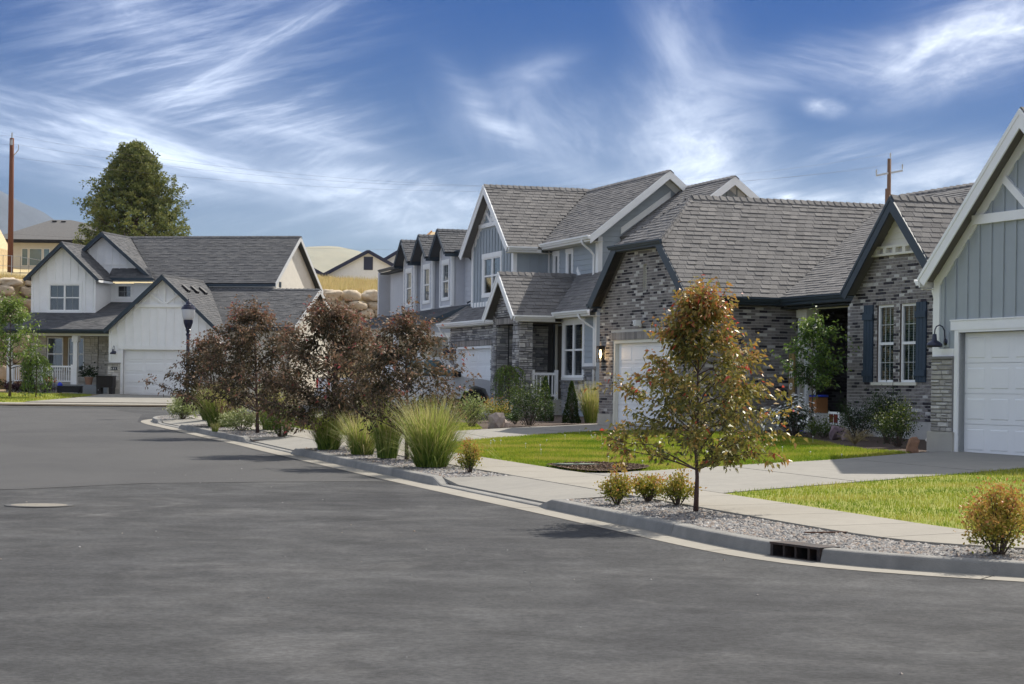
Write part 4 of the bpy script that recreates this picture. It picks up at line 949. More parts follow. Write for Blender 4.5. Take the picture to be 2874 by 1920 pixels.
    MB().box(4.3, 6.9, yv + .005, yv + .03, ze - .17, ze - .07).build('fascia', DARKT, r); MB().box(4.3, 6.9, yv + .03, 3.0, ze - .19, ze - .17).build('soffit', SOFFD, r)
    gutter(r, (4.36, yv, ze + .01), (6.95, yv, ze + .01), (0, -1, 0), DARKT)
    gutter(r, (xa - hwid, y_c, ze), (xa - hwid, 9, ze), (-1, 0, 0), DARKT)
    body(r, 7.0, 16, 9.9, 10.1, -.2, 3.0, MORTAR); body(r, 15.8, 16, 2.6, 9.9, -.2, 3.0, MORTAR); body(r, tx1 - .2, tx1, 2.42, 6, -.2, 3.0, MORTAR); body(r, 0, 7, 9.0, 9.2, -.2, 3., MORTAR)
    # lit box lantern
    ln = empty('box_lantern', M @ V((.2, -.02, 1.78)), r.rotation_euler.z, 'lit black box lantern on brick pier left of the garage door', 'wall lamp')
    MB().box(-.085, .085, -.16, .0, .12, .20).build('hood', BLACK, ln); MB().box(-.05, .05, .0, .018, -.22, .2).build('wall_plate', BLACK, ln)
    for x in (-.075, .075):
        for y in (-.15, -.012): MB().box(x - .007, x + .007, y - .007, y + .007, -.2, .119).build('frame_bar', BLACK, ln)
    MB().box(-.085, .085, -.16, -.002, -.215, -.2).build('base_frame', BLACK, ln); MB().box(-.082, .082, -.157, -.004, -.13, -.118).build('mid_frame', BLACK, ln)
    MB().lathe([(.06, -.117), (.06, .118)], (0, -.08, 0), 14).build('glass_cylinder', GLASS, ln, smooth=True)
    MB().lathe([(.005, -.06), (.03, -.03), (.036, .0), (.022, .04), (.018, .1)], (0, -.08, 0), 12).build('bulb', BULB, ln, smooth=True)
    lp = bpy.data.lights.new('lantern_light', 'POINT'); lp.energy = 3; lp.color = (1, .65, .3); lp.shadow_soft_size = .04; lo = bpy.data.objects.new('lantern_light', lp); COL.objects.link(lo); lo.parent = ln; lo.location = (0, -.3, -.02)
    # security camera with floodlight
    sc = empty('security_camera', M @ V((1.93, -.02, 2.45)), r.rotation_euler.z, 'white security camera on brick above garage door', 'camera')
    MB().lathe([(.045, 0), (.045, -.03)], (0, 0, 0), 14, axis='y').build('mount', WHITE, sc); MB().tube([(0, -.03, 0), (0, -.09, -.01)], .016, 8).build('arm', WHITE, sc)
    MB().lathe([(.05, -.21), (.055, -.18), (.055, -.08), (.03, -.06)], (-.05, 0, .06), 14, axis='y').build('camera_body', WHITE, sc, smooth=True); MB().lathe([(.042, -.214), (.042, -.2)], (-.05, 0, .06), 14, axis='y').build('lens', BLACK, sc)
    MB().box(.0, .13, -.2, -.06, -.02, .12).build('floodlight', WHITE, sc); MB().box(.012, .118, -.202, -.2, -.01, .11).build('floodlight_lens', mat('frosted', (.6, .6, .6), .4, .02), sc)
    return r, M
H2R, H2M = house_brick()
# ---------------------------------------------------------------- 3. blue-grey two-storey house with stone garage and portal
def house_blue():
    r, M = house('blue_two_storey_house', 'blue grey two storey house with white trim and grey stone entry', (-1.91, 73.5, .945), 17.79, (1.40, .94))
    f = front(0); roof = empty('roof', parent=r); ps = Pieces(roof, r, 'shingle', SHING, .002, 300)
    # stone garage front
    wf = skin(f, rect(-.58, 4.7, -.2, 2.95), [rect(-.05, 2.86, -.19, 2.13)], .2, STONEJ, r)
    ST = Pieces(wf, r, 'stone', STONE, .007, 300, .006)
    stonework(ST, f, rect(-.58, 4.74, .25, 2.93), [rect(-.05, 2.86, 0, 2.13), rect(-.08, 2.89, 2.13, 2.33)], .07, .16, .12, .42, .01, (.02, .05))
    SB = Pieces(wf, r, 'soldier_brick', SOLD, .003, 60); a = -.07
    while a < 2.87: SB.add(f, a, a + .058, 2.135, 2.32, .035, .035, random.random()); a += .0677
    for a0, a1 in ((-.05, .03), (2.78, 2.86)): MB().obox(f, a0, a1, -.05, 2.05, -.17, -.0).build('door_jamb', WHITE, r)
    MB().obox(f, -.05, 2.86, 2.05, 2.128, -.17, .012).build('door_jamb', WHITE, r)
    garage_door(r, f, .032, 2.778, 2.048, .17, 4, 4, None, True); body(r, -.3, 3.1, 1.2, 1.3, -.2, 2.6, DARKIN, 'garage_interior')
    MB().obox(f, -.6, -.05, -.3, .245, -.1, .05).build('foundation', FOUND, r)
    body(r, -.58, -.38, .21, 8, -.2, 2.95, BLUEB)
    sl0 = .72; plG = PL((0, -.4, 2.96), (1, 0, 0), (0, 1, sl0)); c0 = math.hypot(1, sl0); pG = [(-.72, 0), (4.75, 0), (4.75, .72 * c0), (.53, .72 * c0), (.1, .72 * c0)]
    roof_slab(plG, pG, roof, SHING); shingles(ps, plG, pG)
    plGl = PL((-.72, 0, 2.96), (0, -1, 0), (1, 0, .72)); roof_slab(plGl, [(-8, 0), (.4, 0), (-.3, .82 * c0), (-8, 1.25 * c0)], roof, SHING)
    gutter(r, (-.76, -.4, 2.95), (4.62, -.4, 2.95), (0, -1, 0), WHITE); MB().box(-.72, 4.6, -.375, -.35, 2.80, 2.9).build('fascia', WHITE, r); MB().box(-.72, 4.6, -.35, -.02, 2.79, 2.80).build('soffit', SOFFW, r)
    downpipe(r, [(-.62, -.44, 2.84), (-.62, -.4, 2.72), (-.6, -.2, 2.55), (-.6, -.06, 2.42), (-.6, -.06, .1)], WHITE)
    # upper gable
    u = front(.3); xa = 2.19; sl = 1.12; xl, xr = .53, 3.85; zr = 7.44; zw = zr - sl * (xa - xl) - .12; zp = zr - .12
    win = rect(1.52, 2.86, 3.86, 5.07); up = [(xl, 3.3), (xr, 3.3), (xr, zw), (xa, zp), (xl, zw)]
    w2 = skin(u, up, [win], .2, BLUEB, r); battens(w2, u, [(xl, 3.5), (xr, 3.5), (xr, zw), (xa, 6.1 + .0), (xl, zw)] if False else up, [rect(1.38, 3.0, 3.66, 5.24), rect(.9, 3.5, 6.0, 6.32)], .235, BLUEB, .05, .024)
    window(w2, u, 1.52, 2.86, 3.86, 5.07, 2, .1, None, (0, 0), .0, .06, False, .15); 
    cu = MB()
    for s in (0, 1):
        for i in range(10): x = 1.58 + .66 * s + i * .058; y = .40 + .03 * (i % 2); h = 4.55 + .35 * math.sin((i + s * 3) * .9); cu.box(x, x + .05, y, y + .012, h, 5.02)
    cu.build('curtain', mat('pale_curtain', (.5, .52, .5), .9, .1, 6), w2)
    frieze(r, u, xa, zp - .005, xl, zw, WHITE, .16, .036); gable_truss(r, u, xa, 6.09, 6.23, sl, zp - .1, WHITE, .11)
    MB().obox(u, xl, xl + .13, 3.5, zw + .05, 0, .034).build('corner_board', WHITE, r); MB().obox(u, xr - .12, xr, 3.5, zw + .05, 0, .034).build('corner_board', WHITE, r)
    MB().obox(u, xl + .13, xr - .12, 3.46, 3.62, 0, .03).build('skirt_board', WHITE, r)
    su = side(xr); w3 = skin(su, rect(.5, 1.6, 3.3, 5.45), [], .15, BLUEB, r); battens(w3, su, rect(.5, 1.6, 3.3, 5.2), [], .33, BLUEB, .05, .022)
    MB().obox(su, .3, 1.58, 5.22, 5.42, 0, .03).build('frieze_board', WHITE, r); MB().obox(su, .27, .40, 3.4, 5.21, 0, .032).build('corner_board', WHITE, r); MB().obox(su, 1.48, 1.58, 3.4, 5.21, 0, .03).build('corner_board', WHITE, r)
    body(r, xl, xl + .2, .51, 5, 3.3, 5.5, BLUEB)
    # upper front wall set back, two narrow windows
    v = front(1.6); nw = [(4.19, 4.45), (5.10, 5.40)]; vp = rect(xr, 7.1, 3.2, 5.42)
    w4 = skin(v, vp, [rect(a, b, 3.95, 5.02) for a, b in nw], .2, BLUEB, r); LB = Pieces(w4, r, 'siding_board', BLUEB, .001, 60); lapboards(LB, v, rect(xr, 6.96, 3.4, 5.2), [rect(a - .1, b + .1, 3.85, 5.15) for a, b in nw], .165)
    LB.flush()
    for a, b in nw: window(w4, v, a, b, 3.95, 5.02, 1, .09, None, (2, 3), .0, .06, False, .12, False)
    MB().obox(v, xr, 7.1, 5.2, 5.4, 0, .032).build('frieze_board', WHITE, r); MB().obox(v, 6.97, 7.105, 3.3, 5.198, 0, .034).build('corner_board', WHITE, r)
    # right flank with main gable
    g = side(7.1); ms = .757; my, mz = 3.85, 7.40; ye = 1.15; ze = mz - ms * (my - ye); yb = 2 * my - ye
    gp = [(1.6, 2.9), (yb - .4, 2.9), (yb - .4, ze + .18), (my, mz - .13), (1.6, ze + .25)]
    w5 = skin(g, gp, [], .2, BLUEB, r); LB = Pieces(w5, r, 'siding_board', BLUEB, .001, 60); lapboards(LB, g, gp, (), .165); LB.flush()
    MB().obox(g, 1.57, 1.72, 2.9, 5.35, 0, .034).build('corner_board', WHITE, r)
    pm = PL((0, ye, ze), (1, 0, 0), (0, 1, ms)); cm = math.hypot(1, ms); Lm = (my - ye) * cm
    # valleys of the front gable cut into the main slope
    xe = xa + 1.95; gze = zr - sl * 1.95
    yv = lambda z: ye + (z - ze) / ms
    yj = yv(zr) if zr < mz else my
    poM = [(xe, (gze - ze) / ms * cm if gze > ze else 0), (7.4, 0), (7.4, Lm), (xa, Lm)]
    roof_slab(pm, poM, roof, SHING); shingles(ps, pm, poM)
    poM2 = [(-1.0, 0), (xa - 1.95, 0), (xa, Lm), (-1.0, Lm)]; roof_slab(pm, poM2, roof, SHING); shingles(ps, pm, poM2)
    pb = PL((0, yb, ze), (-1, 0, 0), (0, -1, ms)); roof_slab(pb, rect(-7.4, 1.0, 0, Lm), roof, SHING)
    ridge_caps(roof, (-1.0, my, mz), (7.4, my, mz), (0, -1, -ms), (0, 1, -ms), SHING)
    body(r, -.58, 7.1, yb - .6, yb - .4, -.2, ze + .1, BLUEB); body(r, -.58, -.4, 1.6, yb - .4, 2.9, ze + .1, BLUEB)
    pr = lambda pl, c: [(-.05, 0), (yv(gze), 0), (my, 1.95 * c), (-.05, 1.95 * c)]
    plf = lambda pl, c: [(-my, 1.95 * c), (-yv(gze), 0), (.05, 0), (.05, 1.95 * c)]
    gable_roof(r, roof, ps, xa - 1.95, xa + 1.95, -.05, my, gze, sl, SHING, SHING, None, True, True, True, pr, plf)
    rake_set(r, -.08, xa, zr + .012, xa - 1.95 - .02, gze - .02, WHITE, .2, .03, SOFFW, .29, True, None, True)
    gutter(r, (xe, -.05, gze + .0), (xe, yv(gze) - .05, gze + .0), (1, 0, 0), WHITE); gutter(r, (xe, ye, ze + .0), (7.42, ye, ze + .0), (0, -1, 0), WHITE)
    MB().box(xe, 7.4, ye + .005, ye + .03, ze - .17, ze - .07).build('fascia', WHITE, r); MB().box(xr, 7.4, ye + .03, 1.6, ze - .185, ze - .17).build('soffit', SOFFW, r); MB().box(xr, xe - .03, .0, 1.6, gze - .19, gze - .17).build('soffit', SOFFW, r); MB().box(xe - .03, xe - .005, -.05, ye, gze - .17, gze - .07).build('fascia', WHITE, r)
    downpipe(r, [(6.95, ye - .05, ze - .1), (6.95, ye - .02, ze - .22), (6.95, 1.4, ze - .42), (6.93, 1.53, ze - .55), (6.93, 1.53, 4.0), (6.9, 1.35, 3.9)], WHITE)
    # rake boards on the right flank (ridge runs along the street)
    for y0, z0, y1, z1, nm in ((ye, ze, my, mz, 'barge_board'), (yb, ze, my, mz, 'barge_board')):
        p, q = V((7.4, y0, z0)), V((7.4, y1, z1)); k = .2 / math.cos(math.atan(ms)); P = [p, q, q - UPV * k, p - UPV * k]; mb = MB(); mb.prism(P if y0 < y1 else P[::-1], (.03, 0, 0)); mb.build(nm, WHITE, r)
        Q = [p - UPV * .12, q - UPV * .12, V((7.105, y1, z1 - .12)), V((7.105, y0, z0 - .12))]; mb = MB(); mb.prism(Q if y0 > y1 else Q[::-1], (0, 0, -.015)); mb.build('soffit', SOFFW, r)
        P = [V((7.1, y0 + (.45 if y0 < y1 else -.45), z0 + .45 * ms - .14)), V((7.1, y1, z1 - .14)), V((7.1, y1, z1 - .36)), V((7.1, y0 + (.45 if y0 < y1 else -.45), z0 + .45 * ms - .36))]
        mb = MB(); mb.prism(P if y0 < y1 else P[::-1], (.03, 0, 0)); mb.build('rake_frieze', WHITE, r)
    # lower rear wing on the right with its own gable
    wy, wz, wsl = 4.5, 6.93, .72; wx1 = 9.9; wye = 2.3; wze = wz - wsl * (wy - wye); pw = PL((0, wye, wze), (1, 0, 0), (0, 1, wsl)); cw = math.hypot(1, wsl); Lw = (wy - wye) * cw
    roof_slab(pw, rect(7.14, wx1, 0, Lw), roof, SHING); shingles(ps, pw, rect(7.14, wx1, 0, Lw)); pwb = PL((0, 2 * wy - wye, wze), (-1, 0, 0), (0, -1, wsl)); roof_slab(pwb, rect(-wx1, -7.14, 0, Lw), roof, SHING)
    ridge_caps(roof, (7.15, wy, wz), (wx1, wy, wz), (0, -1, -wsl), (0, 1, -wsl), SHING)
    p, q = V((7.105, wye + .05, wze + .1)), V((7.105, 4.05, wz + .08 - .55 * wsl)); mb = MB(); mb.prism([p, q, q + UPV * .2, p + UPV * .2][::-1], (.034, 0, 0)); mb.build('skirt_board', WHITE, r)
    gg = side(9.6); gw = [(wye + .35, 2.9), (2 * wy - wye - .35, 2.9), (2 * wy - wye - .35, wze + .15), (wy, wz - .12), (wye + .35, wze + .15)]; w6 = skin(gg, gw, [], .2, BLUEB, r); battens(w6, gg, gw, [], .3, BLUEB, .05, .022)
    body(r, 7.1, 9.6, wye + .35, wye + .5, 2.9, wze + .1, BLUEB)
    for y0 in (wye, 2 * wy - wye):
        p, q = V((wx1, y0, wze)), V((wx1, wy, wz)); P = [p, q, q - UPV * .25, p - UPV * .25]; mb = MB(); mb.prism(P if y0 < wy else P[::-1], (.03, 0, 0)); mb.build('barge_board', WHITE, r)
        Q = [p - UPV * .1, q - UPV * .1, V((9.605, wy, wz - .1)), V((9.605, y0, wze - .1))]; mb = MB(); mb.prism(Q if y0 > wy else Q[::-1], (0, 0, -.015)); mb.build('soffit', SOFFW, r)
        P = [V((9.6, y0 + (.35 if y0 < wy else -.35), wze + .12)), V((9.6, wy, wz - .12)), V((9.6, wy, wz - .33)), V((9.6, y0 + (.35 if y0 < wy else -.35), wze - .09))]; mb = MB(); mb.prism(P if y0 < wy else P[::-1], (.03, 0, 0)); mb.build('rake_frieze', WHITE, r)
    # stone portal
    P0 = front(-.8); px0, px1 = 4.75, 6.6; pxa = 5.70; psl = 1.2; pz = 2.92; pap = pz + psl * (pxa - px0) + .12
    pp = [(px0, -.2), (px1, -.2), (px1, pz + .05), (pxa, pap), (px0, pz + .05)]; op = rect(4.98, 6.2, -.19, 2.70)
    wp = skin(P0, pp, [op], .42, STONEJ, r, 'stone_portal')
    stonework(ST, P0, [(px0, .25), (px1, .25), (px1, pz), (pxa, pap - .05), (px0, pz)], [op, rect(4.94, 6.24, 2.70, 2.9)], .06, .15, .1, .36, .01, (.02, .05))
    a = 4.95
    while a < 6.22: SB.add(P0, a, a + .058, 2.702, 2.89, .035, .035, random.random()); a += .0677
    stonework(ST, side(px1), rect(-.8, -.34, .25, 2.73), (), .06, .15, .1, .36, .01, (.02, .05))
    body(r, 4.75, 4.95, -.36, 1.2, -.2, 2.9, STONEJ, 'inner_wall'); stonework(ST, side(4.97), rect(-.36, 1.0, .4, 2.7), (), .06, .15, .1, .36, .01, (.02, .045))
    stonework(ST, side(4.98), rect(-.79, -.4, .3, 2.7), (), .06, .15, .1, .36, .01, (.012, .02))
    MB().box(6.14, 6.66, -.9, -.3, .36, .47).build('pier_plinth', FOUND, r); MB().box(6.12, 6.68, -.92, .66, -.4, .36).build('foundation', FOUND, r)
    fl = MB().box(4.7, 6.6, -.9, 2.0, -.3, .40).build('porch_floor', FOUND, r); MB().box(4.9, 6.2, -1.3, -.92, -.3, .2).build('step', FOUND, r)
    pxe0, pxe1 = 4.57, 6.83; pslr = 1.2; pze = 2.93; prz = pze + pslr * (pxe1 - pxe0) / 2; PC = math.hypot(1, pslr); yvp = .30
    polyR = lambda pl, c: [(-1.1, 0), (yvp, 0), (1.6, (1.6 - yvp) * .93 / pslr * c), (1.6, (pxe1 - pxe0) / 2 * c), (-1.1, (pxe1 - pxe0) / 2 * c)]
    gable_roof(r, roof, ps, pxe0, pxe1, -1.1, 1.6, pze, pslr, SHING, SHING, None, True, True, True, polyR)
    rake_set(r, -1.13, pxa, prz + .012, pxe0 - .02, pze - .02, WHITE, .19, .03, SOFFW, -.81, True, None, True)
    gutter(r, (pxe1, -1.1, pze), (pxe1, yvp - .06, pze), (1, 0, 0), WHITE); MB().box(pxe1 - .03, pxe1 - .005, -1.1, yvp, pze - .17, pze - .07).build('fascia', WHITE, r); MB().box(6.6, pxe1 - .03, -.8, .65, pze - .185, pze - .17).build('soffit', SOFFW, r)
    MB().box(6.42, 6.58, -.36, .65, 2.70, 2.92).build('porch_beam', BEAMB, r)
    # porch back wall with sidelight
    bk = front(1.3); wb = skin(bk, rect(4.9, 8.7, .3, 2.95), [], .15, BLUEB, r); LB = Pieces(wb, r, 'siding_board', BLUEB, .001, 30); lapboards(LB, bk, rect(4.95, 6.6, 1.3, 2.9), (), .165); LB.flush()
    for a0, a1 in ((5.0, 5.12), (5.55, 5.9), (6.2, 6.45)): MB().obox(bk, a0, a1, .42, 2.9, .02, .06).build('door_casing', CREAM, r)
    d = MB().obox(bk, 5.13, 5.54, .42, 2.7, .0, .03).build('front_door', BEAMB, r)
    # living-room front
    q = front(.65); x0, x1 = 6.6, 8.78; hole = rect(6.76, 7.98, 1.10, 2.70)
    wl = skin(q, rect(x0, x1, -.2, 2.98), [hole], .2, BLUEB, r); LB = Pieces(wl, r, 'siding_board', BLUEB, .001, 40); lapboards(LB, q, rect(8.1, 8.64, 1.5, 2.75), (), .165); LB.flush()
    window(wl, q, 6.76, 7.98, 1.10, 2.70, 2, .1, None, (0, 0), .55, .06, True, .16, True, 'curtain')
    MB().obox(q, 6.62, 8.78, 2.862, 2.97, 0, .034).build('frieze_board', CREAM, r)
    MB().obox(q, 8.645, 8.785, 1.40, 2.86, 0, .034).build('corner_board', WHITE, r); MB().obox(q, 8.1, 8.64, 1.40, 1.495, 0, .034).build('trim_board', WHITE, r)
    stonework(ST, q, rect(6.62, 8.78, .1, 1.30), [rect(6.64, 8.1, .98, 1.4)], .06, .14, .1, .36, .01, (.02, .05)); MB().obox(q, 8.09, 8.80, 1.31, 1.395, 0, .09).build('stone_cap', mat('cap_stone', (.22, .215, .21), .9, .15, 8), r)
    MB().obox(q, 6.62, 8.08, .955, .995, 0, .08).build('stone_cap', mat('cap_stone', (.22, .215, .21), .9, .15, 8), r)
    body(r, 8.58, 8.78, .86, 7, -.2, 2.98, BLUEB); ST.flush('stone_field'); SB.flush('soldier_field')
    sl3 = .93; pl3 = PL((0, .25, 3.03), (1, 0, 0), (0, 1, sl3)); c3 = math.hypot(1, sl3); z3 = 1.35 * c3
    po3 = [(6.83, 0), (9.05, 0), (9.05, z3), (6.83 - 1.35 * .93 / 1.2, z3)]; roof_slab(pl3, po3, roof, SHING); shingles(ps, pl3, po3)
    gutter(r, (6.86, .25, 3.03), (9.1, .25, 3.03), (0, -1, 0), WHITE); MB().box(6.83, 9.05, .255, .28, 2.86, 2.96).build('fascia', WHITE, r); MB().box(6.83, 9.05, .28, .65, 2.845, 2.86).build('soffit', SOFFW, r)
    downpipe(r, [(8.5, .2, 2.92), (8.5, .24, 2.8), (8.6, .45, 2.62), (8.72, .6, 2.5), (8.73, .6, .1)], WHITE)
    MB().prism([(5.75, 1.594, prz + .1), (6.72, 1.594, prz - 1.06), (6.72, 1.594, prz - .86), (5.8, 1.594, prz + .24)], (0, -.03, 0)).build('skirt_board', WHITE, r)
    ps.flush('shingle_field')
    # railing on the porch flank
    rl = MB().box(6.52, 6.58, -.3, .55, 1.14, 1.22).build('porch_railing', WHITE, r)
    MB().box(6.525, 6.575, -.3, .55, .50, .56).build('bottom_rail', WHITE, rl)
    for y in (-.3, .5): MB().box(6.5, 6.6, y - .045, y + .045, .40, 1.3).build('newel', WHITE, rl)
    for i in range(5): y = -.17 + i * .135; MB().box(6.535, 6.565, y - .016, y + .016, .56, 1.14).build('baluster', WHITE, rl)
    barn_lamp('barn_lamp', M, f, -.3, 2.02, 'black gooseneck barn lamp on grey stone left of garage door', 'gooseneck lamps by garage doors', 1.0)
    return r, M
H3R, H3M = house_blue()
# ---------------------------------------------------------------- 4. pale house with three dormers
def house_dormer():
    r, M = house('dormer_house', 'pale grey house with three tall gabled dormers and dark trim', (-1.683, 84.0, 1.05), 15.36, (1.44, .98))
    roof = empty('roof', parent=r); ps = Pieces(roof, r, 'shingle', SHING5, .002, 300); ZO = 3.75
    # upper wall between dormers: shakes
    w = front(.55); xd = [(-3.62, -2.18), (-6.04, -4.56), (-8.48, -6.96)]
    wl = skin(w, rect(-12.2, -1.2, 3.6, 6.2), [], .2, PALEB, r)
    SK = Pieces(wl, r, 'shake', PALEB, .002, 120)
    def shakes(pl, po, holes=()):
        b0, b1 = min(p[1] for p in po), max(p[1] for p in po); z = b0; k = 0
        while z < b1 - .02:
            for x0, x1 in intervals(po, holes, z, min(z + .2, b1)):
                a = x0 - (.11 if k % 2 else 0)
                while a < x1:
                    l = random.uniform(.14, .27); c0, c1 = max(a, x0), min(a + l - .007, x1)
                    if c1 - c0 > .03: SK.add(pl, c0, c1, z + (random.uniform(0, .02) if z > b0 else 0), min(z + .2, b1), .02, .004, random.random())
                    a += l
            z += .2; k += 1
    shakes(w, rect(-2.18, -1.3, 3.95, 6.1)); shakes(w, rect(-4.56, -3.62, 3.9, 6.1)); shakes(w, rect(-6.96, -6.04, 3.9, 6.1))
    lw = front(1.1); LB = Pieces(wl, r, 'siding_board', PALEB, .001, 40); body(r, -1.35, .8, 1.1, 1.25, 3.6, 6.3, PALEB); lapboards(LB, lw, rect(-1.2, .3, 3.9, 6.1), (), .19); LB.flush(); MB().obox(w, -1.33, -1.2, 3.95, 6.1, 0, .03).build('corner_board', WHITE, r); MB().obox(w, -2.18, -1.2, 6.08, 6.2, 0, .03).build('frieze_board', WHITE, r)
    body(r, -1.4, -1.2, .76, 8, 3.6, 6.2, PALEB)
    for i, (a, b) in enumerate(xd):
        dw = front(0); xa = (a + b) / 2; hw = .98; ap = 7.15; sl = (7.15 - 6.15) / .98; zt = 6.15 + sl * (hw - (b - a) / 2) - .1; wz = (4.32, 5.74); wx = (xa - .36, xa + .36)
        dm = empty('dormer', parent=r)
        po = [(a, 3.8), (b, 3.8), (b, zt), (xa, ap - .12), (a, zt)]; dwl = skin(dw, po, [rect(wx[0], wx[1], *wz)], .15, PALEB, r)
        shakes(dw, [(a + .1, 4.02), (b - .1, 4.02), (b - .1, zt), (xa, ap - .2), (a + .1, zt)], [rect(wx[0] - .12, wx[1] + .12, wz[0] - .12, wz[1] + .2)])
        window(dwl, dw, wx[0], wx[1], *wz, 1, .1, None, (2, 2), .5, .06, False, .18)
        for c0, c1 in ((a, a + .09), (b - .09, b)): MB().obox(dw, c0, c1, 3.98, zt, 0, .03).build('corner_board', WHITE, r)
        MB().obox(dw, a + .09, b - .09, 3.95, 4.02, 0, .028).build('skirt_board', WHITE, r)
        for x, sg in ((b - .15, 1), (a, -1)): body(r, x, x + .15, .16, .8, 3.8, 6.3, PALEB)
        sd = side(b); MB().obox(sd, .0, .09, 3.98, 6.05, 0, .03).build('corner_board', WHITE, r)
        frieze(r, dw, xa, ap - .13, a, zt - .01, WHITE, .09, .028)
        gable_roof(r, roof, ps, xa - hw, xa + hw, -.4, 3.0, 6.15, sl, SHING5, SHING5)
        rake_set(r, -.43, xa, ap + .012, xa - hw - .015, 6.13, DARKT, .13, .03, SOFFD, -.005, True, None, True)
        MB().box(xa + hw - .03, xa + hw - .005, -.4, 1.0, 5.97, 6.09).build('fascia', DARKT, r); MB().box(xa - hw + .005, xa - hw + .03, -.4, 1.0, 5.97, 6.09).build('fascia', DARKT, r)
        bpy.data.objects.remove(dm)
    # main roof and its gutters between dormers
    ms = .32; pm = PL((0, .15, 6.22), (1, 0, 0), (0, 1, ms)); cm = math.hypot(1, ms); roof_slab(pm, rect(-12.6, -.9, 0, 3.2 * cm), roof, SHING5); pb = PL((0, 6.55, 6.22), (-1, 0, 0), (0, -1, ms)); roof_slab(pb, rect(.9, 12.6, 0, 3.2 * cm), roof, SHING5)
    for x0, x1 in ((-12.6, -8.6), (-6.85, -6.15), (-4.45, -3.75), (-2.05, -.95)): gutter(r, (x0, .15, 6.2), (x1, .15, 6.2), (0, -1, 0), DARKT, 'gutter', .13); MB().box(x0, x1, .16, .55, 5.98, 6.05).build('soffit', SOFFD, r)
    downpipe(r, [(-.98, .1, 6.08), (-.95, .2, 5.95), (-1.1, .45, 5.75), (-1.15, .48, 5.6), (-1.15, .48, 4.15), (-1.3, .35, 4.05)], DARKT); downpipe(r, [(-3.9, .1, 6.05), (-3.95, .3, 5.85), (-4.1, .48, 5.7), (-4.1, .48, 4.2)], DARKT); downpipe(r, [(-8.9, .1, 6.05), (-8.8, .3, 5.9), (-8.6, .48, 5.75), (-8.6, .48, 4.3)], DARKT)
    # porch roof in front
    sl = .39; pe = PL((0, -2.0, 3.16), (1, 0, 0), (0, 1, sl)); c = math.hypot(1, sl); po = rect(-13, .0, 0, 2.0 * c); roof_slab(pe, po, roof, SHING5); shingles(ps, pe, po)
    ps.flush('shingle_field'); SK.flush('shake_field')
    mb = MB(); mb.prism([(.0, -2.05, 3.16), (.0, .5, 3.16 + 2.5 * sl), (.0, .5, 2.97 + 2.5 * sl), (.0, -2.05, 2.97)], (.03, 0, 0)); mb.build('barge_board', DARKT, r)
    mb = MB(); mb.prism([(-.3, -1.85, 2.98), (-.3, .2, 2.96 + 2.05 * sl), (-.3, .2, 2.5), (-.3, -1.85, 2.9)], (.06, 0, 0)); mb.build('gable_panel', PALEB, r)
    gutter(r, (-13, -2.0, 3.14), (-.1, -2.0, 3.14), (0, -1, 0), mat('tan_gutter', (.42, .41, .37), .6, .05), 'gutter', .12); MB().box(-13, -.35, -1.97, -1.8, 2.78, 3.0).build('porch_beam', CREAM, r)
    MB().box(-.35, -.2, -1.97, .0, 2.62, 2.8).build('porch_beam', WHITE, r)
    downpipe(r, [(-.35, -2.05, 3.0), (-.3, -2.0, 2.9), (-.25, -1.95, 2.75), (-.2, -1.92, 2.6), (-.2, -1.92, .2)], DARKT)
    for x in (-.45, -3.6): 
        p = MB().box(x - .09, x + .09, -1.97, -1.79, 0, 2.77).build('porch_post', WHITE, r); MB().box(x - .12, x + .12, -2.0, -1.76, 0, .2).build('post_base', WHITE, p)
    b = front(0.); lo = skin(b, rect(-13, 3.4, -.2, 3.7), [rect(-3.1, -2.0, .9, 2.5)], .15, CREAM, r); LB = Pieces(lo, r, 'siding_board', mat('beige_siding', (.52, .48, .39), .7, .05, 4), .001, 60); lapboards(LB, b, rect(-4.5, 1.9, 1.35, 2.7), [rect(-3.25, -1.85, .8, 2.65), rect(-.62, .28, .2, 2.5)], .17); LB.flush()
    window(lo, b, -3.1, -2.0, .9, 2.5, 1, .1, None, (2, 2), 1.0, .06, False)
    d = MB().obox(b, -.6, .26, .15, 2.45, 0, .045).build('front_door', BLACK, r); MB().obox(b, -.72, -.6, .15, 2.55, 0, .05).build('door_casing', CREAM, r); MB().obox(b, .26, .38, .15, 2.55, 0, .05).build('door_casing', CREAM, r)
    for z0, z1 in ((.3, 1.0), (1.15, 2.3)): MB().obox(b, -.45, .1, z0, z1, .045, .06).build('door_panel', BLACK, d)
    bb = MB().obox(b, .4, 1.95, -.2, 1.22, 0, .03).build('brick_base', MORTAR, r); BK = Pieces(bb, r, 'brick', mat('dark_brick', (.06, .045, .042), .9, .2, 14, .3, 50, tone=[(.04, .03, .03), (.075, .055, .05), (.1, .075, .068)]), .003, 80); brickwork(BK, PL(b.pt(0, 0, .03), b.ux, b.uy), rect(.42, 1.95, .2, 1.21), (), .0677, .203, .012, .012); BK.flush('brick_field'); MB().obox(b, .38, 1.97, 1.225, 1.42, 0, .08).build('ledge', CREAM, r)
    MB().box(-4.6, 1.9, -1.95, -.01, -.3, .12).build('porch_floor', FOUND, r)
    body(r, 3.2, 3.4, .16, 9, -.2, 3.6, PALEB); body(r, -13, -12.8, .16, 9, -.2, 6.1, PALEB); body(r, -13, 3.4, 8.8, 9, -.2, 6.1, PALEB)
    ln = empty('hanging_lantern', M @ V((.75, -.2, 1.9)), r.rotation_euler.z, 'black scrolled wall lantern beside the dark front door', 'wall lamp')
